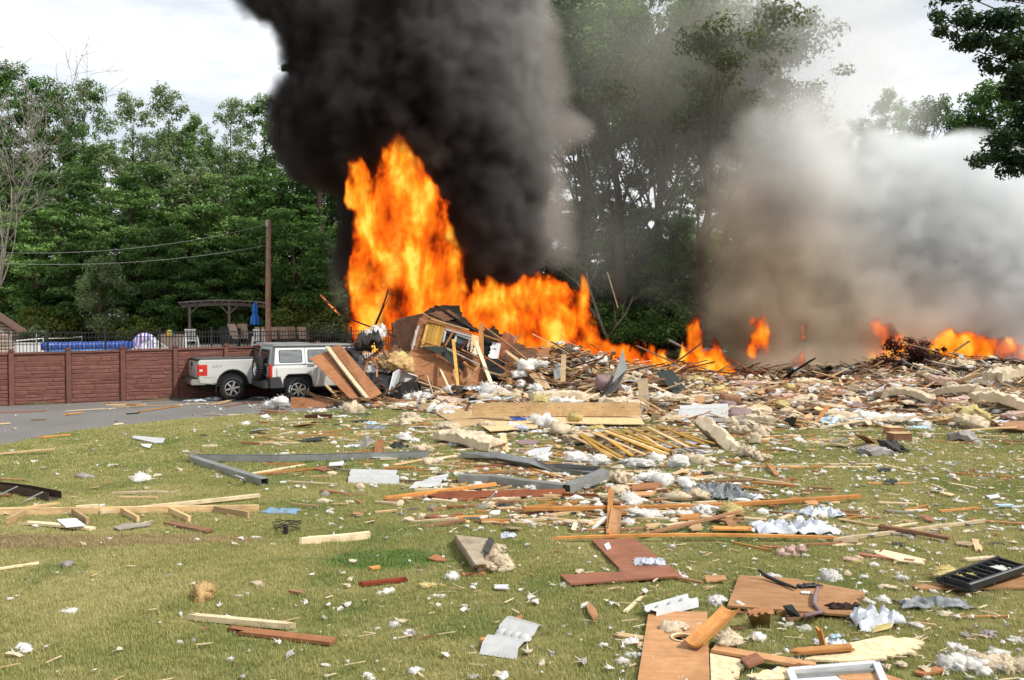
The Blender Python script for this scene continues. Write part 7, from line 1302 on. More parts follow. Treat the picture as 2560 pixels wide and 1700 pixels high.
def pile(n,cx,cy,rx,ry,hh,mts,grp,where,lo=.8,hi=2.6):
    for i in range(n):
        a=rs.random()*6.28; u=rs.random()**.6; x=cx+rx*u*math.cos(a); y=cy+ry*u*math.sin(a); L=rs.uniform(lo,hi); az=rs.gauss(-.2,.7)+(math.pi if rs.random()<.5 else 0); el=rs.uniform(-.1,.5)*(.6 if rs.random()<.6 else 1.2); z=ground_h(x,y)+hh*(1-u)*rs.random(); d=Vector((math.cos(az)*math.cos(el),math.sin(az)*math.cos(el),math.sin(el)))*L; mt=mts[i%len(mts)]; w_=rs.uniform(.05,.17)
        q0=Vector((x,y,z)); qx,_=proj(q0); adj=('long ' if L>1.8 else 'short ' if L<1.1 else '')+('wide ' if w_>.12 else 'thin ' if w_<.08 else '')+('steep ' if el>.45 else 'low ' if el<.1 else 'leaning ')+{'pine':'pine','pale':'pale','ply':'brown','scorch':'scorched','char':'charred','brown':'dull brown','orange':'orange','redwood':'dark red'}[mt]
        k=int((qx-where[1])/max(1,where[2])*5); pos=('at the left end of','left of mid in','in the middle of','right of mid in','at the right end of')[max(0,min(4,k))]
        l=f'{adj} plank {pos} the {where[0]}'
        if len(l.split())>15: l=l.replace('wide ','').replace('thin ','').replace('dull ','').replace('long ','').replace('short ','')
        for e_ in ('',', nearer',', farther'):
            if l+e_ not in USED: l+=e_; break
        USED.add(l); board(q0,q0+d,w_,rs.uniform(.025,.05),mt,l,sp=(rs.random()<.6,rs.random()<.6),group=grp,name='plank',cat='plank')
PILES=lambda:(pile(62,1.9,30.6,1.9,1.6,.9,['pine','pale','ply','brown','scorch','orange'],'fallen planks right of the gable',('plank pile beside the gable',1290,250)),
 pile(40,6.2,32.5,3.2,1.8,.5,['scorch','brown','pine','ply','redwood'],'planks strewn before the flames',('planks before the low flames',1450,440)),
 pile(46,8.5,37.0,7.5,2.0,.7,['char','scorch','char','brown','redwood'],'charred planks at the fire line',('charred fire line',1330,1000),.7,2.2),
 pile(30,-5.0,28.3,.9,.7,.7,['ply','brown','scorch','redwood','pine'],'planks in front of the SUV nose',('tangle at the SUV nose',850,130),.5,1.5),
 pile(26,17.0,34.0,4.5,2.5,.7,['pine','brown','scorch','pale'],'planks in the right pile',('right batt pile',2000,560),.7,2.0))
# individually built scattered pieces
HERO=[(340,1095,'white metal channel by the driveway'),(354,1200,'large tailed tuft'),(570,1190,'grey downspout arm'),(750,1150,'long grey gutter'),(70,1240,'dark brown gutter'),(350,1230,'thin straight pale board'),(200,1285,'stud frame'),(480,1290,'stud frame end'),(700,1282,'blue insulation sheet'),(718,1325,'black wire coil'),(835,1345,'lone squared stud'),(168,1418,'grey lint lumps'),(509,1490,'tan fibre ball'),(180,1528,'flat tuft at left'),(63,1625,'ragged corner tuft'),(600,1555,'pale splintered stud'),(700,1595,'rusty brown plank'),(958,1452,'red siding strip'),(1130,1445,'fluffy tuft by the block'),(1190,1390,'paper-faced insulation block'),(1271,1340,'bluish gauze cone'),(1258,1268,'black plastic hump'),(1100,1225,'torn bossed panel'),(930,1190,'bossed panel under the gutter'),(1280,1228,'dark red-brown beam'),(1290,1200,'buckled gutter'),(1475,1215,'pale gutter length'),(1525,1290,'toward-camera board'),(1560,1400,'L-shaped plywood'),(1620,1405,'gauze pad'),(1281,1600,'large white panel'),(1480,1530,'pointed shard'),(1585,1510,'thin pale splinter'),(1690,1620,'big holed plywood'),(1700,1510,'white panel on the plywood'),(1990,1490,'torn orange plywood'),(2190,1550,'yellow-edged bag'),(2170,1620,'large pale torn sheet'),(2080,1690,'window frame'),(2335,1510,'grey plastic sheet'),(2440,1440,'black vent tray'),(2440,1660,'insulation roll'),(2245,1390,'pale shard'),(1978,1380,'pinkish fuzzy lump'),(1985,1315,'white plastic sheeting'),(2280,1330,'crossed sticks at right'),(1900,1250,'long orange board end'),(2050,1165,'two parallel sticks'),(1930,1172,'diagonal stake'),(2190,1125,'dirty white batt'),(2240,1090,'carton ends'),(2420,1090,'grey batt mound'),(2530,1075,'brown curved sheet'),(2110,1050,'light blue sheeting'),(2275,1000,'arched beige batt'),(2275,950,'dark red shrub'),(2500,1000,'right pile of batts'),(1960,1010,'white bracket'),(1850,1040,'puffy mauve cushion'),(1760,1030,'bossed panel behind the batt'),(1820,1110,'propped beige batt'),(1600,1110,'lath panel'),(1610,980,'upright pale plank'),(1400,1025,'big laminated beam'),(1180,1100,'long thick batt'),(1000,1115,'dark green bag'),(800,1045,'two dark bricks'),(780,1010,'tipped plywood'),(690,1015,'clump by the SUV'),(880,1030,'peaked cream tuft'),(1170,985,'bark log'),(1520,960,'leaning mauve cushion'),(1732,975,'black pipe'),(450,1012,'straight driveway board'),(190,1025,'strip on the driveway'),(1240,980,'insulation heap by the log'),(1320,920,'fallen plank fan'),(1640,1180,'white fluff heap'),(1790,1245,'grey plastic heap'),(1700,1290,'orange block')]
HW=[(G(a,b),c) for a,b,c in HERO]; USED=set()
def place_label(q,adj,noun,group):
    order=sorted(HW,key=lambda h:(h[0]-q).length)[:5]; size=('','small ','larger ')
    for h,c in order:
        d=(h-q); dist=d.length; side_=('left of','right of')[q.x>h.x] if abs(d.x)>abs(d.y)*.55 else ('in front of','behind')[q.y>h.y]
        far='just ' if dist<.45 else ('close ' if dist<.9 else ('' if dist<1.8 else 'some way '))
        for extra in ('','and slightly nearer the camera ' if q.y<h.y else 'and slightly farther away '):
            l=f'{adj} {noun} {far}{side_} the {c}' if not extra else f'{adj} {noun} {far}{side_} {extra}than the {c}'.replace(' and ',', ',1) if False else (f'{adj} {noun} {far}{side_} the {c}')
            if l not in USED and len(l.split())<=16: USED.add(l); return l
    l=f'{adj} {noun} {far}{side_} the {c}'; return l
cols={'fluff':'white','cream':'cream','greyf':'grey','yellowf':'yellowish','pinkf':'pinkish','tan':'tan','pine':'pine','pale':'pale','ply':'brown','orange':'orange','plyred':'red-brown','grey':'grey','brown':'dull brown','redwood':'dark red','white':'white','paper':'white','osb':'speckled','plyorange':'orange-brown','shingle':'dark grey','lightblue':'light blue','mauve':'mauve','blue':'blue','whiteplastic':'white','greyplastic':'grey','black':'black','char':'charred','scorch':'scorched','kraft':'brown paper'}
def pick(lo,hi,pw=1.5,only=None):
    while True:
        px,py=rs.uniform(-20,2580),lo+(hi-lo)*rs.random()**pw
        if rs.random()>litter_w(px,py): continue
        if px<600 and py<1113-px*.12+20: continue
        return px,py
for i in range(165):
    px,py=pick(1045,1700,1.35); q=G(px,py); s=rs.choice((.03,.04,.05,.06,.075))*(1+.5*(py<1200)); mt=('fluff','fluff','fluff','cream','greyf','yellowf','pinkf')[wchoice([3,3,3,2.2,.7,.3,.4])]; z=ground_h(q.x,q.y); k=rs.randrange(9); fl_=rs.uniform(.5,1)
    adj=('tiny','small','small','medium','bigger')[(.03,.04,.05,.06,.075).index(round(s/(1.5 if py<1200 else 1),4))]+' '+('flat ' if fl_<.65 else '')+cols[mt]
    fluff(q+Vector((0,0,z)),s,mt,place_label(q,adj,'tuft',0),k=k,flat=fl_,group='insulation tufts scattered on the lawn',st=(rs.uniform(.9,1.6),1))
for i in range(120):
    px,py=pick(1010,1640,2.0); q=G(px,py); a=rs.gauss(0,.5); L=rs.uniform(.2,1.3)*(1.3 if py<1150 else .6); mt=('pine','pale','ply','orange','plyred','brown','grey','redwood')[wchoice([4,4,2,3,1,2,.7,.5])]; w_=rs.uniform(.025,.10); z=ground_h(q.x,q.y)+.03; d=Vector((math.cos(a),math.sin(a),0))*L/2; tl=rs.uniform(0,.12) if py<1150 else 0
    slab_=('long ' if L>.9 else 'short ' if L<.4 else '')+('slim ' if w_<.05 else 'wide ' if w_>.08 else ''); adj=(slab_+('level ' if abs(a)<.2 else 'slanting ')+cols[mt]).strip()
    board(q-d+Vector((0,0,z)),q+d+Vector((0,0,z+tl)),w_,.022,mt,place_label(q,adj,'stick' if w_<.06 else 'board',0),sp=(rs.random()<.5,rs.random()<.5),name='stick' if w_<.06 else 'board',group='loose sticks and boards scattered by the blast')
for i in range(90):
    px,py=pick(1000,1600,2.2); q=G(px,py); s=rs.uniform(.08,.32)*(1.2 if py<1150 else .6); z=ground_h(q.x,q.y)+.03; mt=('ply','plyorange','white','paper','osb','shingle','lightblue','mauve','kraft','plyred')[wchoice([2,2,1.6,1.6,1,.8,.5,.4,1.2,1])]
    n_=rs.choice((4,5,6)); a0=rs.random()*6; tz=rs.uniform(-.25,.25); pts=[q+Vector((s*rs.uniform(.6,1.1)*math.cos(a0+6.28*k/n_),s*.8*rs.uniform(.6,1.1)*math.sin(a0+6.28*k/n_),z+abs(tz)*s*(1+math.cos(6.28*k/n_)))) for k in range(n_)]
    adj=('small ' if s<.12 else 'large ' if s>.28 else '')+('tilted ' if abs(tz)>.12 else 'flat ')+cols[mt]; slab(pts,.012,mt,place_label(q,adj,'scrap',0),name='scrap',cat='scrap',jag=(0,2) if s>.12 else (0,),group='flat scraps scattered by the blast',amp=.015,nj=5)
for i in range(44):
    px,py=rs.uniform(1100,2560),rs.uniform(965,1062); q=G(px,py); z=ground_h(q.x,q.y)+.08; a=rs.gauss(0,.5); L=rs.uniform(.7,1.7); d=Vector((math.cos(a),math.sin(a),rs.gauss(0,.16)))*L/2
    batt(q-d+Vector((0,0,z)),q+d+Vector((0,0,z)),rs.uniform(.4,.7),rs.uniform(.12,.26),('cream','cream','fluff','pinkf')[i%4],place_label(q,('long' if L>1.2 else 'short')+' '+('cream','cream','whitish','pinkish')[i%4],'batt',0),face='kraft' if i%2 else None,seed=200+i,group='insulation batts among the rubble',sag=rs.uniform(0,.08))
for i in range(26):
    px,py=rs.uniform(700,2560),rs.uniform(970,1090); q=G(px,py); z=ground_h(q.x,q.y); mt=('whiteplastic','lightblue','greyplastic','black','whiteplastic','silver')[i%6]; cols['silver']='silver'
    crumple(q,rs.uniform(.3,.8),rs.uniform(.2,.5),rs.uniform(.06,.16),mt,place_label(q,'crumpled '+cols[mt],'sheet',0),seed=300+i,rz=rs.uniform(-.6,.6),name='plastic_scrap',cat='plastic sheet',group='plastic scraps among the rubble')
for i in range(85):
    px,py=rs.uniform(1000,2560),rs.uniform(950,1075); q=G(px,py); z=ground_h(q.x,q.y); mt=('fluff','cream','cream','fluff','yellowf')[i%5]; s=rs.uniform(.18,.48)
    fluff(q+Vector((0,0,z)),s,mt,place_label(q,('big ' if s>.33 else 'middling ')+cols[mt],'insulation lump',0),name='insulation_lump',flat=rs.uniform(.6,1.1),group='insulation lumps on the rubble')

PILES()
# ---------------------------------------------------------------- grass: real blades in small tufts, one countless mass
gcol=bpy.data.collections.new('grass_tufts')
def tuft(nm,rad,n,h,bw,seed):
    r=random.Random(seed); V=[];F=[];T=[]
    for i in range(n):
        a=r.random()*6.283; rr=rad*r.random()**.5; x,y=rr*math.cos(a),rr*math.sin(a); hh=h*r.uniform(.45,1.25); d=r.random()*6.283; w_=bw*r.uniform(.6,1.2); ln=hh*r.uniform(.15,.75); px,py=-math.sin(d)*w_,math.cos(d)*w_; dx,dy=math.cos(d)*ln,math.sin(d)*ln; n0=len(V)
        V+=[(x-px,y-py,0),(x+px,y+py,0),(x+px*.7+dx*.35,y+py*.7+dy*.35,hh*.6),(x-px*.7+dx*.35,y-py*.7+dy*.35,hh*.6),(x+dx,y+dy,hh)]; F+=[(n0,n0+1,n0+2,n0+3),(n0+3,n0+2,n0+4)]; t_=r.random(); T+=[t_,t_]
    me=bpy.data.meshes.new(nm); me.from_pydata(V,[],F); at=me.attributes.new('tint','FLOAT','FACE'); at.data.foreach_set('value',T); me.materials.append(M['blade']); o=bpy.data.objects.new(nm,me); gcol.objects.link(o); return o
for k in range(4): tuft('a_grass_tuft_near',.085,80,.036,.0024,k)
for k in range(3): tuft('b_grass_tuft_far',.24,260,.040,.0050,10+k)
def in_slab(x,y):
    for s in SLABS:
        if s[0]=='seg':
            ax,ay,bx,by=s[1:5]; L=(bx-ax)**2+(by-ay)**2; t=max(0,min(1,((x-ax)*(bx-ax)+(y-ay)*(by-ay))/max(L,1e-6))); 
            if (x-ax-t*(bx-ax))**2+(y-ay-t*(by-ay))**2<(s[5]+.03)**2: return True
        else:
            P_=s[1]; c=False
            for i in range(len(P_)):
                (x1,y1),(x2,y2)=P_[i],P_[i-1]
                if (y1>y)!=(y2>y) and x<(x2-x1)*(y-y1)/(y2-y1)+x1: c=not c
            if c: return True
    return False
def edge_y(x):            # driveway edge seen as distance
    for a,b in zip(near,near[1:]):
        if a.x<=x<=b.x: return a.y
    return 15 if x<near[0].x else 60
pts=[];kind=[]
rg=random.Random(5); y=5.3
while y<15.5:
    hwid=y*.60+.6; x=-hwid; st=.088 if y<11 else .10
    while x<hwid:
        X=x+rg.uniform(-.05,.05); Y=y+rg.uniform(-.05,.05)
        if not in_slab(X,Y): pts.append((X,Y,0)); kind.append(rg.randrange(4))
        x+=st
    y+=st
while y<33:
    hwid=y*.60+.8; x=-hwid
    while x<hwid:
        X=x+rg.uniform(-.15,.15); Y=y+rg.uniform(-.15,.15)
        if Y<edge_y(X)-.22 and Y<front_y(X)+1.0 and not in_slab(X,Y): pts.append((X,Y,0)); kind.append(4+rg.randrange(3))
        x+=.24
    y+=.24
me=bpy.data.meshes.new('lawn_grass'); me.from_pydata(pts,[],[]); at=me.attributes.new('kind','INT','POINT'); at.data.foreach_set('value',kind); me.materials.append(M['blade'])
go=bpy.data.objects.new('lawn_grass',me); link(go); ng=bpy.data.node_groups.new('grass','GeometryNodeTree')
ng.interface.new_socket('Geometry',in_out='INPUT',socket_type='NodeSocketGeometry'); ng.interface.new_socket('Geometry',in_out='OUTPUT',socket_type='NodeSocketGeometry')
n_=ng.nodes; gi=n_.new('NodeGroupInput'); g2=n_.new('NodeGroupOutput'); ci=n_.new('GeometryNodeCollectionInfo'); ci.inputs['Collection'].default_value=gcol; ci.inputs['Separate Children'].default_value=True; ci.inputs['Reset Children'].default_value=True
ip=n_.new('GeometryNodeInstanceOnPoints'); ip.inputs['Pick Instance'].default_value=True; na=n_.new('GeometryNodeInputNamedAttribute'); na.data_type='INT'; na.inputs['Name'].default_value='kind'
rv=n_.new('FunctionNodeRandomValue'); rv.data_type='FLOAT_VECTOR'; rv.inputs['Max'].default_value=(.12,.12,6.28); rs_=n_.new('FunctionNodeRandomValue'); rs_.inputs[2].default_value=.7; rs_.inputs[3].default_value=1.2
for a,b in ((gi.outputs[0],ip.inputs['Points']),(ci.outputs[0],ip.inputs['Instance']),(na.outputs[0],ip.inputs['Instance Index']),(rv.outputs[0],ip.inputs['Rotation']),(rs_.outputs[1],ip.inputs['Scale']),(ip.outputs[0],g2.inputs[0])): ng.links.new(a,b)
go.modifiers.new('grass','NODES').node_group=ng; tag(go,'short patchy green and straw-coloured lawn grass',kind='stuff')
# ---------------------------------------------------------------- smoke and flames: real volumes, density built in geometry nodes
def volume(name,blobs,res,mat,warp,fbm,thr,gain,label,vstretch=1.0,seed=0,pad=1.0,zmin=.0,bill=0.0,stream=0.0):
    """blobs: (centre, rx, ry, rz, weight). warp/fbm: lists of (scale, amplitude)."""
    lo=[min(b[0][i]-b[1+i]*1.5 for b in blobs)-pad for i in range(3)]; hi=[max(b[0][i]+b[1+i]*1.5 for b in blobs)+pad for i in range(3)]; lo[2]=max(lo[2],zmin)
    ng=bpy.data.node_groups.new(name,'GeometryNodeTree')
    ng.interface.new_socket('Geometry',in_out='INPUT',socket_type='NodeSocketGeometry'); ng.interface.new_socket('Geometry',in_out='OUTPUT',socket_type='NodeSocketGeometry')
    n,l=ng.nodes,ng.links; out=n.new('NodeGroupOutput'); vc=n.new('GeometryNodeVolumeCube'); vc.inputs['Min'].default_value=lo; vc.inputs['Max'].default_value=hi
    for a,i in (('X',0),('Y',1),('Z',2)): vc.inputs['Resolution '+a].default_value=max(8,int((hi[i]-lo[i])/res))
    pos=n.new('GeometryNodeInputPosition').outputs[0]
    def V(op,a,b=None):
        m=n.new('ShaderNodeVectorMath'); m.operation=op
        for k,x in enumerate((a,b)):
            if x is None: continue
            if hasattr(x,'links'): l.new(x,m.inputs[k])
            elif op=='SCALE' and k==1: m.inputs['Scale'].default_value=x
            else: m.inputs[k].default_value=x
        return m.outputs['Value'] if op in('LENGTH','DOT_PRODUCT') else m.outputs[0]
    def F(op,a,b=None,c=None,clamp=False):
        m=n.new('ShaderNodeMath'); m.operation=op; m.use_clamp=clamp
        for k,x in enumerate((a,b,c)):
            if x is None: continue
            if hasattr(x,'links'): l.new(x,m.inputs[k])
            else: m.inputs[k].default_value=x
        return m.outputs[0]
    q=pos
    for i,(s,a) in enumerate(warp):
        st=V('MULTIPLY',V('ADD',pos,(seed*7.3+i*31,i*17.0,seed*3.1)),(s,s,s/vstretch)); nz=n.new('ShaderNodeTexNoise'); nz.inputs['Scale'].default_value=1; nz.inputs['Detail'].default_value=1.5; l.new(st,nz.inputs['Vector'])
        q=V('ADD',q,V('MULTIPLY',V('SUBTRACT',nz.outputs['Color'],(.5,.5,.5)),(2*a,2*a,2*a*.8)))
    tot=None
    for c,rx,ry,rz,wt in blobs:
        d=V('MULTIPLY',V('SUBTRACT',q,tuple(c)),(1/rx,1/ry,1/rz)); dd=V('DOT_PRODUCT',d,d); e=F('MULTIPLY',F('EXPONENT',F('MULTIPLY',dd,-.69)),wt); tot=e if tot is None else F('ADD',tot,e)
    x=F('MINIMUM',tot,1.6)
    for i,(s,a,det) in enumerate(fbm):
        st=V('MULTIPLY',V('ADD',q if i else pos,(seed*11.7+i*13,i*7.0,seed*5.9)),(s,s,s/vstretch)); nz=n.new('ShaderNodeTexNoise'); nz.inputs['Scale'].default_value=1; nz.inputs['Detail'].default_value=det; nz.inputs['Roughness'].default_value=.6; l.new(st,nz.inputs['Vector'])
        v=F('SUBTRACT',nz.outputs[0],.5)
        if bill: v=F('SUBTRACT',bill,F('MULTIPLY',F('ABSOLUTE',v),3.2))
        x=F('ADD',x,F('MULTIPLY',v,2*a))
    x=F('MULTIPLY',F('SUBTRACT',x,thr),gain,clamp=True)
    # nothing where the blobs themselves are thin
    x=F('MULTIPLY',x,F('MULTIPLY',F('SUBTRACT',tot,.16),6.0,clamp=True))
    l.new(x,vc.inputs['Density']); sm=n.new('GeometryNodeSetMaterial'); sm.inputs['Material'].default_value=mat; l.new(vc.outputs[0],sm.inputs[0]); l.new(sm.outputs[0],out.inputs[0])
    vol=bpy.data.volumes.new(name); o=bpy.data.objects.new(name,vol); link(o); vol.materials.append(mat); o.modifiers.new('grid','NODES').node_group=ng
    return tag(o,label,kind='stuff')
def volmat(name,dens,stops,cscale=.25,aniso=0.0,zramp=None,absorb=(0,0,0),cstretch=1):
    m=bpy.data.materials.new(name); m.use_nodes=True; t=m.node_tree; t.nodes.clear(); o=N(t,'ShaderNodeOutputMaterial'); a=N(t,'ShaderNodeAttribute'); a.attribute_name='density'
    g=N(t,'ShaderNodeTexCoord'); mpn=N(t,'ShaderNodeMapping'); mpn.inputs['Scale'].default_value=(1,1,1/cstretch); t.links.new(g.outputs['Object'],mpn.inputs[0]); nz=noise_(t,mpn.outputs[0],cscale,2,.6)
    col=ramp(t,stops,nz)
    if zramp:     # smoke colour blends to a second tone upward and to the right
        sx=N(t,'ShaderNodeSeparateXYZ'); t.links.new(g.outputs['Object'],sx.inputs[0]); ma=N(t,'ShaderNodeMath',operation='MULTIPLY_ADD'); t.links.new(sx.outputs['X'],ma.inputs[0]); ma.inputs[1].default_value=zramp[0]; t.links.new(sx.outputs['Z'],ma.inputs[2])
        mr=N(t,'ShaderNodeMapRange'); mr.inputs['From Min'].default_value=zramp[1]; mr.inputs['From Max'].default_value=zramp[2]; t.links.new(ma.outputs[0],mr.inputs[0]); col=mix(t,mr.outputs[0],col,zramp[3])
    md=N(t,'ShaderNodeMath',operation='MULTIPLY'); md.inputs[1].default_value=dens; t.links.new(a.outputs['Fac'],md.inputs[0])
    p=N(t,'ShaderNodeVolumePrincipled'); p.inputs['Anisotropy'].default_value=aniso; p.inputs['Density Attribute'].default_value=''
    t.links.new(col,p.inputs['Color']); t.links.new(md.outputs[0],p.inputs['Density']); p.inputs['Absorption Color'].default_value=(*absorb,1); t.links.new(p.outputs[0],o.inputs['Volume']); return m
def firemat(name,dens,emit,shift=0.0):
    m=bpy.data.materials.new(name); m.use_nodes=True; t=m.node_tree; t.nodes.clear(); o=N(t,'ShaderNodeOutputMaterial'); a=N(t,'ShaderNodeAttribute'); a.attribute_name='density'
    g=N(t,'ShaderNodeTexCoord'); mpn=N(t,'ShaderNodeMapping'); mpn.inputs['Scale'].default_value=(1,.35,.5); t.links.new(g.outputs['Object'],mpn.inputs[0]); nz=noise_(t,mpn.outputs[0],.85,5,.66,.3)
    sm=N(t,'ShaderNodeMath',operation='MULTIPLY_ADD'); t.links.new(nz,sm.inputs[0]); sm.inputs[1].default_value=3.3; sm.inputs[2].default_value=-1.62+shift; s2=N(t,'ShaderNodeMath',operation='MULTIPLY_ADD'); t.links.new(a.outputs['Fac'],s2.inputs[0]); s2.inputs[1].default_value=.62; t.links.new(sm.outputs[0],s2.inputs[2])
    col=ramp(t,[(0,(.07,.008,.002)),(.14,(.42,.035,.003)),(.32,(1,.125,.006)),(.52,(1.15,.24,.010)),(.72,(1.25,.45,.02)),(.95,(1.3,.85,.12))],s2.outputs[0])
    md=N(t,'ShaderNodeMath',operation='MULTIPLY'); md.inputs[1].default_value=dens; t.links.new(a.outputs['Fac'],md.inputs[0])
    me_=N(t,'ShaderNodeMath',operation='MULTIPLY'); me_.inputs[1].default_value=dens*emit; t.links.new(a.outputs['Fac'],me_.inputs[0])
    e=N(t,'ShaderNodeEmission'); t.links.new(col,e.inputs[0]); t.links.new(me_.outputs[0],e.inputs[1]); ab=N(t,'ShaderNodeVolumeAbsorption'); ab.inputs[0].default_value=(0,0,0,1); t.links.new(md.outputs[0],ab.inputs[1])
    s=N(t,'ShaderNodeAddShader'); t.links.new(e.outputs[0],s.inputs[0]); t.links.new(ab.outputs[0],s.inputs[1]); t.links.new(s.outputs[0],o.inputs['Volume']); return m
def bl(dx,dy,Y,r,ry=None,rz=None,wt=1.0):      # radii in full-view pixels across, metres deep
    s=1.0843*Y/FOC; return (D(dx,dy,Y),r*s,(ry or r*s),(rz or r)*s,wt)
YB=41.6
black=[bl(1110,650,YB,62,1.4,60,.75),bl(1085,570,YB,95,1.8,90,.85),bl(1150,540,YB,72,1.8,90,.85),bl(1010,470,YB+.6,90,1.8,110),bl(1090,440,YB,105,2.2,100,.9),bl(1150,420,YB,76,2,80,.85),bl(1200,580,YB+.5,42,1.6,70,.6),
 bl(1010,360,YB,150,2.6,100),bl(1110,300,YB,112,2.6,100),bl(900,310,YB,120,2.4,80),bl(790,330,YB,85,2.0,60),bl(720,350,YB,60,1.6,60),bl(720,270,YB,58,1.6,90),bl(790,210,YB,90,2,100),bl(930,200,YB,150,2.8,110),bl(1055,180,YB,125,2.8,110),
 bl(985,60,YB,165,3,130),bl(830,50,YB,110,2.4,100),bl(760,20,YB,90,2.2,70),bl(690,-10,YB,70,2,45),bl(1110,20,YB,80,2.4,110,.8),bl(900,-110,YB,230,3,120),bl(1070,-130,YB,140,3,100),bl(640,-70,YB,110,2.4,60),bl(760,-210,YB,260,3,140),bl(1000,-260,YB,240,3,140),
 bl(840,560,YB+2.2,48,1.4,90,.8),bl(810,500,YB+2.2,38,1.3,70,.7),bl(790,600,YB+2.2,34,1.2,55,.5),bl(890,440,YB+1.5,60,1.4,60,.8)]
mb_=volmat('black_smoke',3.2,[(.30,(.035,.030,.029)),(.62,(.13,.118,.115))],.22,.1,zramp=(2.0,5,19,(.48,.475,.47)))
volume('black_smoke',black,.11,mb_,[(.2,1.1),(.55,.8),(1.4,.4)],[(.30,.40,6),(.9,.30,5)],.46,2.1,'thick black smoke column rising from the burning house',seed=1,zmin=3.4)
grey=[bl(1175,120,YB+.6,70,2,150,.9),bl(1170,0,YB+.6,75,2,120,.9),bl(1215,440,YB+.5,50,1.6,90,.8),bl(1290,310,YB+1,55,1.6,40,.8),bl(1340,295,YB+1,30,1.3,20,.5),bl(1240,420,YB+1,60,1.6,60,.8),bl(1270,240,YB+2,60,2,60,.45),bl(1240,120,YB+2,90,2,110,.5),bl(1265,500,YB+1.5,50,1.6,90,.7),bl(1300,570,YB+1.5,55,1.6,60,.5),bl(800,700,YB+2,40,1.3,45,.5),bl(760,560,YB+2.4,30,1.2,50,.45),bl(780,650,YB+2.4,30,1.2,60,.45),bl(620,560,43,18,.5,55,.28),bl(720,760,38,60,1,24,.35)]
volume('grey_smoke',grey,.14,volmat('grey_brown_smoke',.55,[(.3,(.50,.46,.44)),(.6,(.66,.62,.60))],.3,.2),[(.25,.6),(.8,.3)],[(.5,.35,4)],.42,1.8,'thin grey smoke curling off the black column',seed=2,zmin=2.3)
YR=45
right=[bl(1740,770,YR,70,2.2,110,.7),bl(1790,660,YR,85,2.4,120,.85),bl(1810,520,YR,90,2.4,120,.9),bl(1860,790,YR,100,2.6,100),bl(1900,660,YR,105,2.8,110),bl(1920,530,YR,95,2.8,110,.9),bl(1880,400,YR,90,2.4,100,.75),bl(1870,300,YR,90,2.2,100,.6),bl(2030,640,YR,110,3,110),bl(2010,760,YR,115,3,90),bl(2150,720,YR,120,3,90),bl(2290,740,YR,110,3,90),bl(2400,760,YR,110,3,90),bl(2100,845,YR-2,130,2,40),bl(2290,855,YR-2.5,120,2,32,.8),bl(1960,865,YR-3,110,2,38),bl(1800,880,YR-3.5,80,1.6,34,.8),bl(1620,740,YR,80,2,110,.38),bl(1650,580,YR,85,2,110,.36),bl(1700,440,YR,85,2.2,120,.36),bl(1800,330,YR,90,2.2,110,.42)]
mr_=volmat('brown_smoke_body',.95,[(.36,(.72,.58,.42)),(.60,(.88,.78,.63))],.16,.1,zramp=(.8,15,22,(.96,.965,.96)))
volume('brown_smoke',right,.16,mr_,[(.18,1.3),(.5,.9),(1.3,.4)],[(.28,.5,6),(.8,.34,5)],.36,.85,'brown-grey smoke drifting up from the burning debris at right',seed=3,zmin=.15)
white=[bl(1960,440,YR+1,80,2.2,75,.75),bl(2060,480,YR,90,2.6,95,.9),bl(2060,590,YR,95,2.8,90),bl(2130,400,YR,72,2.4,58),bl(2200,380,YR,62,2.4,52),bl(2190,470,YR,95,2.8,80),bl(2280,440,YR,66,2.4,62),bl(2320,500,YR,70,2.4,66),bl(2200,580,YR,110,3,90),bl(2320,600,YR,95,2.8,90),bl(2400,560,YR,80,2.6,80),bl(2440,660,YR,110,3,90),bl(2250,690,YR,110,3,80),bl(2030,380,YR+1,60,2,60,.5),bl(1990,300,YR+1,55,2,60,.4)]
volume('white_smoke',white,.13,volmat('white_smoke_body',.85,[(.36,(.935,.962,.975)),(.60,(.97,.99,.998))],.16,.0),[(.22,1.0),(.6,.7),(1.5,.38)],[(.34,.42,6),(.95,.36,5)],.52,2.4,'white smoke billow rolling up at the right edge',seed=8,zmin=1.5)
thin=[bl(1400,100,47,130,2.5,150,.6),bl(1560,150,47,150,2.5,170,.8),bl(1700,220,47,150,2.5,170,.9),bl(1830,180,47,130,2.5,190,1.3),bl(1910,40,47,130,2.5,150,1.3),bl(1990,160,47,110,2.5,170,1.3),bl(1880,310,47,110,2.5,110,1.3),bl(1780,380,47,130,2.5,120,.8),bl(1480,330,47,130,2.5,110,.5),bl(1340,620,46,70,2.2,70,.6),bl(1450,560,46,100,2.4,70,.35),bl(1550,680,46,110,2.4,70,.4),bl(1560,480,46,120,2.4,90,.45),bl(1330,450,46,60,2.4,90,.5),bl(2060,250,47,90,2.5,120,.7)]
volume('thin_smoke',thin,.28,volmat('thin_smoke_haze',.11,[(.3,(.90,.87,.82)),(.6,(.97,.965,.955))],.12,.3),[(.12,1.5)],[(.22,.45,5)],.22,1.1,'thin pale smoke drifting through the tall trees',seed=4,zmin=1.5)
YF=39.0
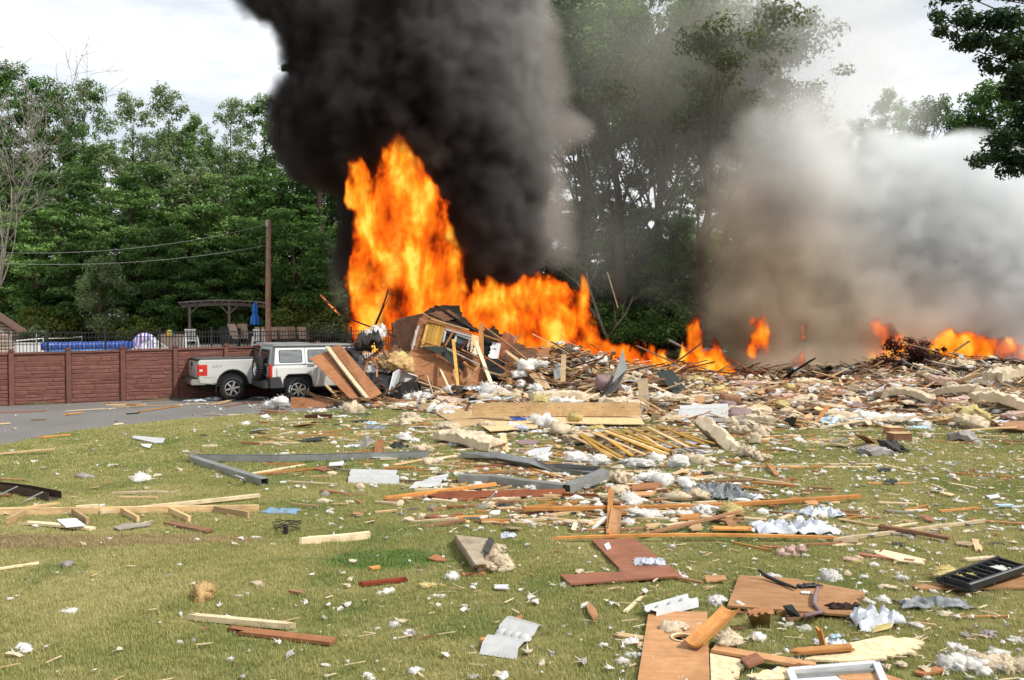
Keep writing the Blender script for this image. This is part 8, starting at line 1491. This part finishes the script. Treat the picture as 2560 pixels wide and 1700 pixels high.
fire=[bl(850,690,YF,45,1.0,95),bl(900,650,YF,55,1.1,110),bl(960,670,YF,60,1.1,90),bl(1010,640,YF,42,1,90,.8),bl(880,520,YF,36,1,80),bl(930,520,YF,55,1.1,90),bl(985,540,YF,45,1,70),bl(915,430,YF,34,.9,60),bl(950,430,YF,34,.9,55,.8),bl(925,360,YF,22,.6,50,.95),bl(975,440,YF+.3,18,.6,40,.6),bl(822,390,YF,15,.5,38,.9),bl(850,300,YF+.5,13,.5,25,.35),bl(1000,500,YF,20,.7,36,.7),bl(820,620,YF,20,.7,60,.7),
 bl(905,780,YF-1,60,1.2,70),bl(1060,740,YF,55,1,42,.9),bl(1110,705,YF,50,1,36,.85),bl(1165,690,YF,36,1,32,.8),bl(1150,760,YF-1,60,1.2,45),bl(1000,800,YF,90,1.2,60),bl(1010,690,YF,30,.8,18,.8),
 bl(1240,670,YF,36,1,40,.95),bl(1290,705,YF,46,1.1,42),bl(1325,745,YF,44,1.1,40),bl(1250,760,YF,62,1.2,70),bl(1340,805,YF-.5,52,1.1,34),bl(1200,800,YF,80,1.2,45),bl(1400,815,YF-.5,45,1,30,.95),bl(1460,838,YF-1,50,.9,22,.9),bl(1520,850,YF-1.5,50,.9,18,.8),
 bl(1610,750,YF,18,.6,32,.9),bl(1605,800,YF,17,.6,40,.9),bl(1590,845,YF-1,40,.8,30,.9),bl(1650,845,YF-1,45,.8,26,.9),bl(1540,865,YF-3.5,28,.5,16,.7),bl(1690,860,YF-1,24,.7,20,.6)]
rt=random.Random(12)
def tongues(n,x0,x1,yb,yt,Y,r,wt=.9):
    o=[]
    for i in range(n):
        x=rt.uniform(x0,x1); h=rt.uniform(.4,1.0)*(yb-yt); lean=rt.uniform(-.35,.35); k_=3
        for k in range(k_): u=(k+.5)/k_; o.append(bl(x+lean*h*u,yb-h*u,Y+rt.uniform(-.5,.5),r*(1.05-.7*u)*rt.uniform(.7,1.1),.6,h/k_*.62,wt*(1-.25*u)))
    return o
fire+=tongues(5,840,965,540,360,YF,15,.75)+tongues(2,812,830,480,370,YF,12,.9)+tongues(8,1010,1200,730,640,YF,14,.8)+tongues(8,1200,1350,700,615,YF,13,.8)+tongues(9,1370,1700,850,775,YF-1,13,.85)+tongues(6,1400,1560,870,835,YF-3,11,.8)
fire+=[bl(1080,600,YF-.6,40,.7,40,.42),bl(1190,570,YF-.6,30,.7,40,.42),bl(1130,650,YF-.7,40,.7,24,.42),bl(855,330,YF,22,.5,34,.42)]
fm=firemat('flames',3.4,1.0,-.10)
volume('flames',fire,.058,fm,[(.45,.5),(1.3,.38),(3.2,.17)],[(.7,.75,4),(2.2,.58,5)],.64,2.6,'tall orange and yellow flames behind the wrecked house',vstretch=1.9,seed=5,pad=.5,zmin=.3)
core=[bl(880,700,YF-.6,26,.5,60),bl(905,620,YF-.6,22,.5,60),bl(915,540,YF-.6,16,.5,50,.9),bl(960,690,YF-.6,18,.5,40,.8),bl(875,780,YF-1.4,26,.5,30),bl(1040,745,YF-.7,24,.5,18,.8),bl(1190,745,YF-.7,22,.5,26,.9),bl(1250,720,YF-.6,15,.5,34,.8),bl(1180,800,YF-1,40,.5,20,.9),bl(1340,700,YF-.6,12,.4,26,.8),bl(1300,820,YF-1.2,44,.5,14,.8)]
mc=firemat('flame_core_emission',2.6,1.05,.42)
volume('flame_core',core,.07,mc,[(.6,.45),(1.6,.3)],[(1.1,.5,4),(2.8,.45,4)],.55,2.2,'yellow hot core inside the tall flames',vstretch=1.9,seed=9,pad=.4,zmin=.4)
YG=42.7
rfire=[bl(2215,800,YG-2,36,.8,30,1.0),bl(2255,805,YG-2,34,.8,30,.9),bl(2180,815,YG-2,16,.6,20,.7),bl(2310,795,YG-1,30,.6,20,.45),bl(2350,790,YG-1,26,.6,20,.4),bl(2040,760,YG-1.2,28,.8,32,.75),bl(2065,795,YG-1.2,28,.8,22,.75),bl(2020,740,YG-.4,14,.6,18,.4),bl(1757,775,YG-.8,17,.7,32,.75),bl(1725,745,YG-.6,26,.7,24,.5),bl(1845,850,YG-2,30,.7,36,.75),bl(1850,780,YG-1,20,.7,44,.55),bl(2095,800,YG-.8,14,.5,16,.45)]
rfire+=tongues(6,2150,2290,850,760,YG-2,16)+tongues(4,2290,2361,830,775,YG-1.5,12,.6)+tongues(4,2000,2100,840,760,YG-1.0,17,.6)+tongues(3,1825,1875,890,820,YG-.8,13,.55)+tongues(3,1715,1775,830,750,YG-.2,13,.5)
volume('small_flames',rfire,.065,firemat('small_flame_emission',3.5,.95,-.05),[(.6,.4),(1.8,.28),(3.5,.12)],[(1.1,.5,4),(2.8,.45,4)],.52,3.0,'smaller orange flames breaking through the smoke at right',vstretch=1.6,seed=6,pad=.5,zmin=.4)
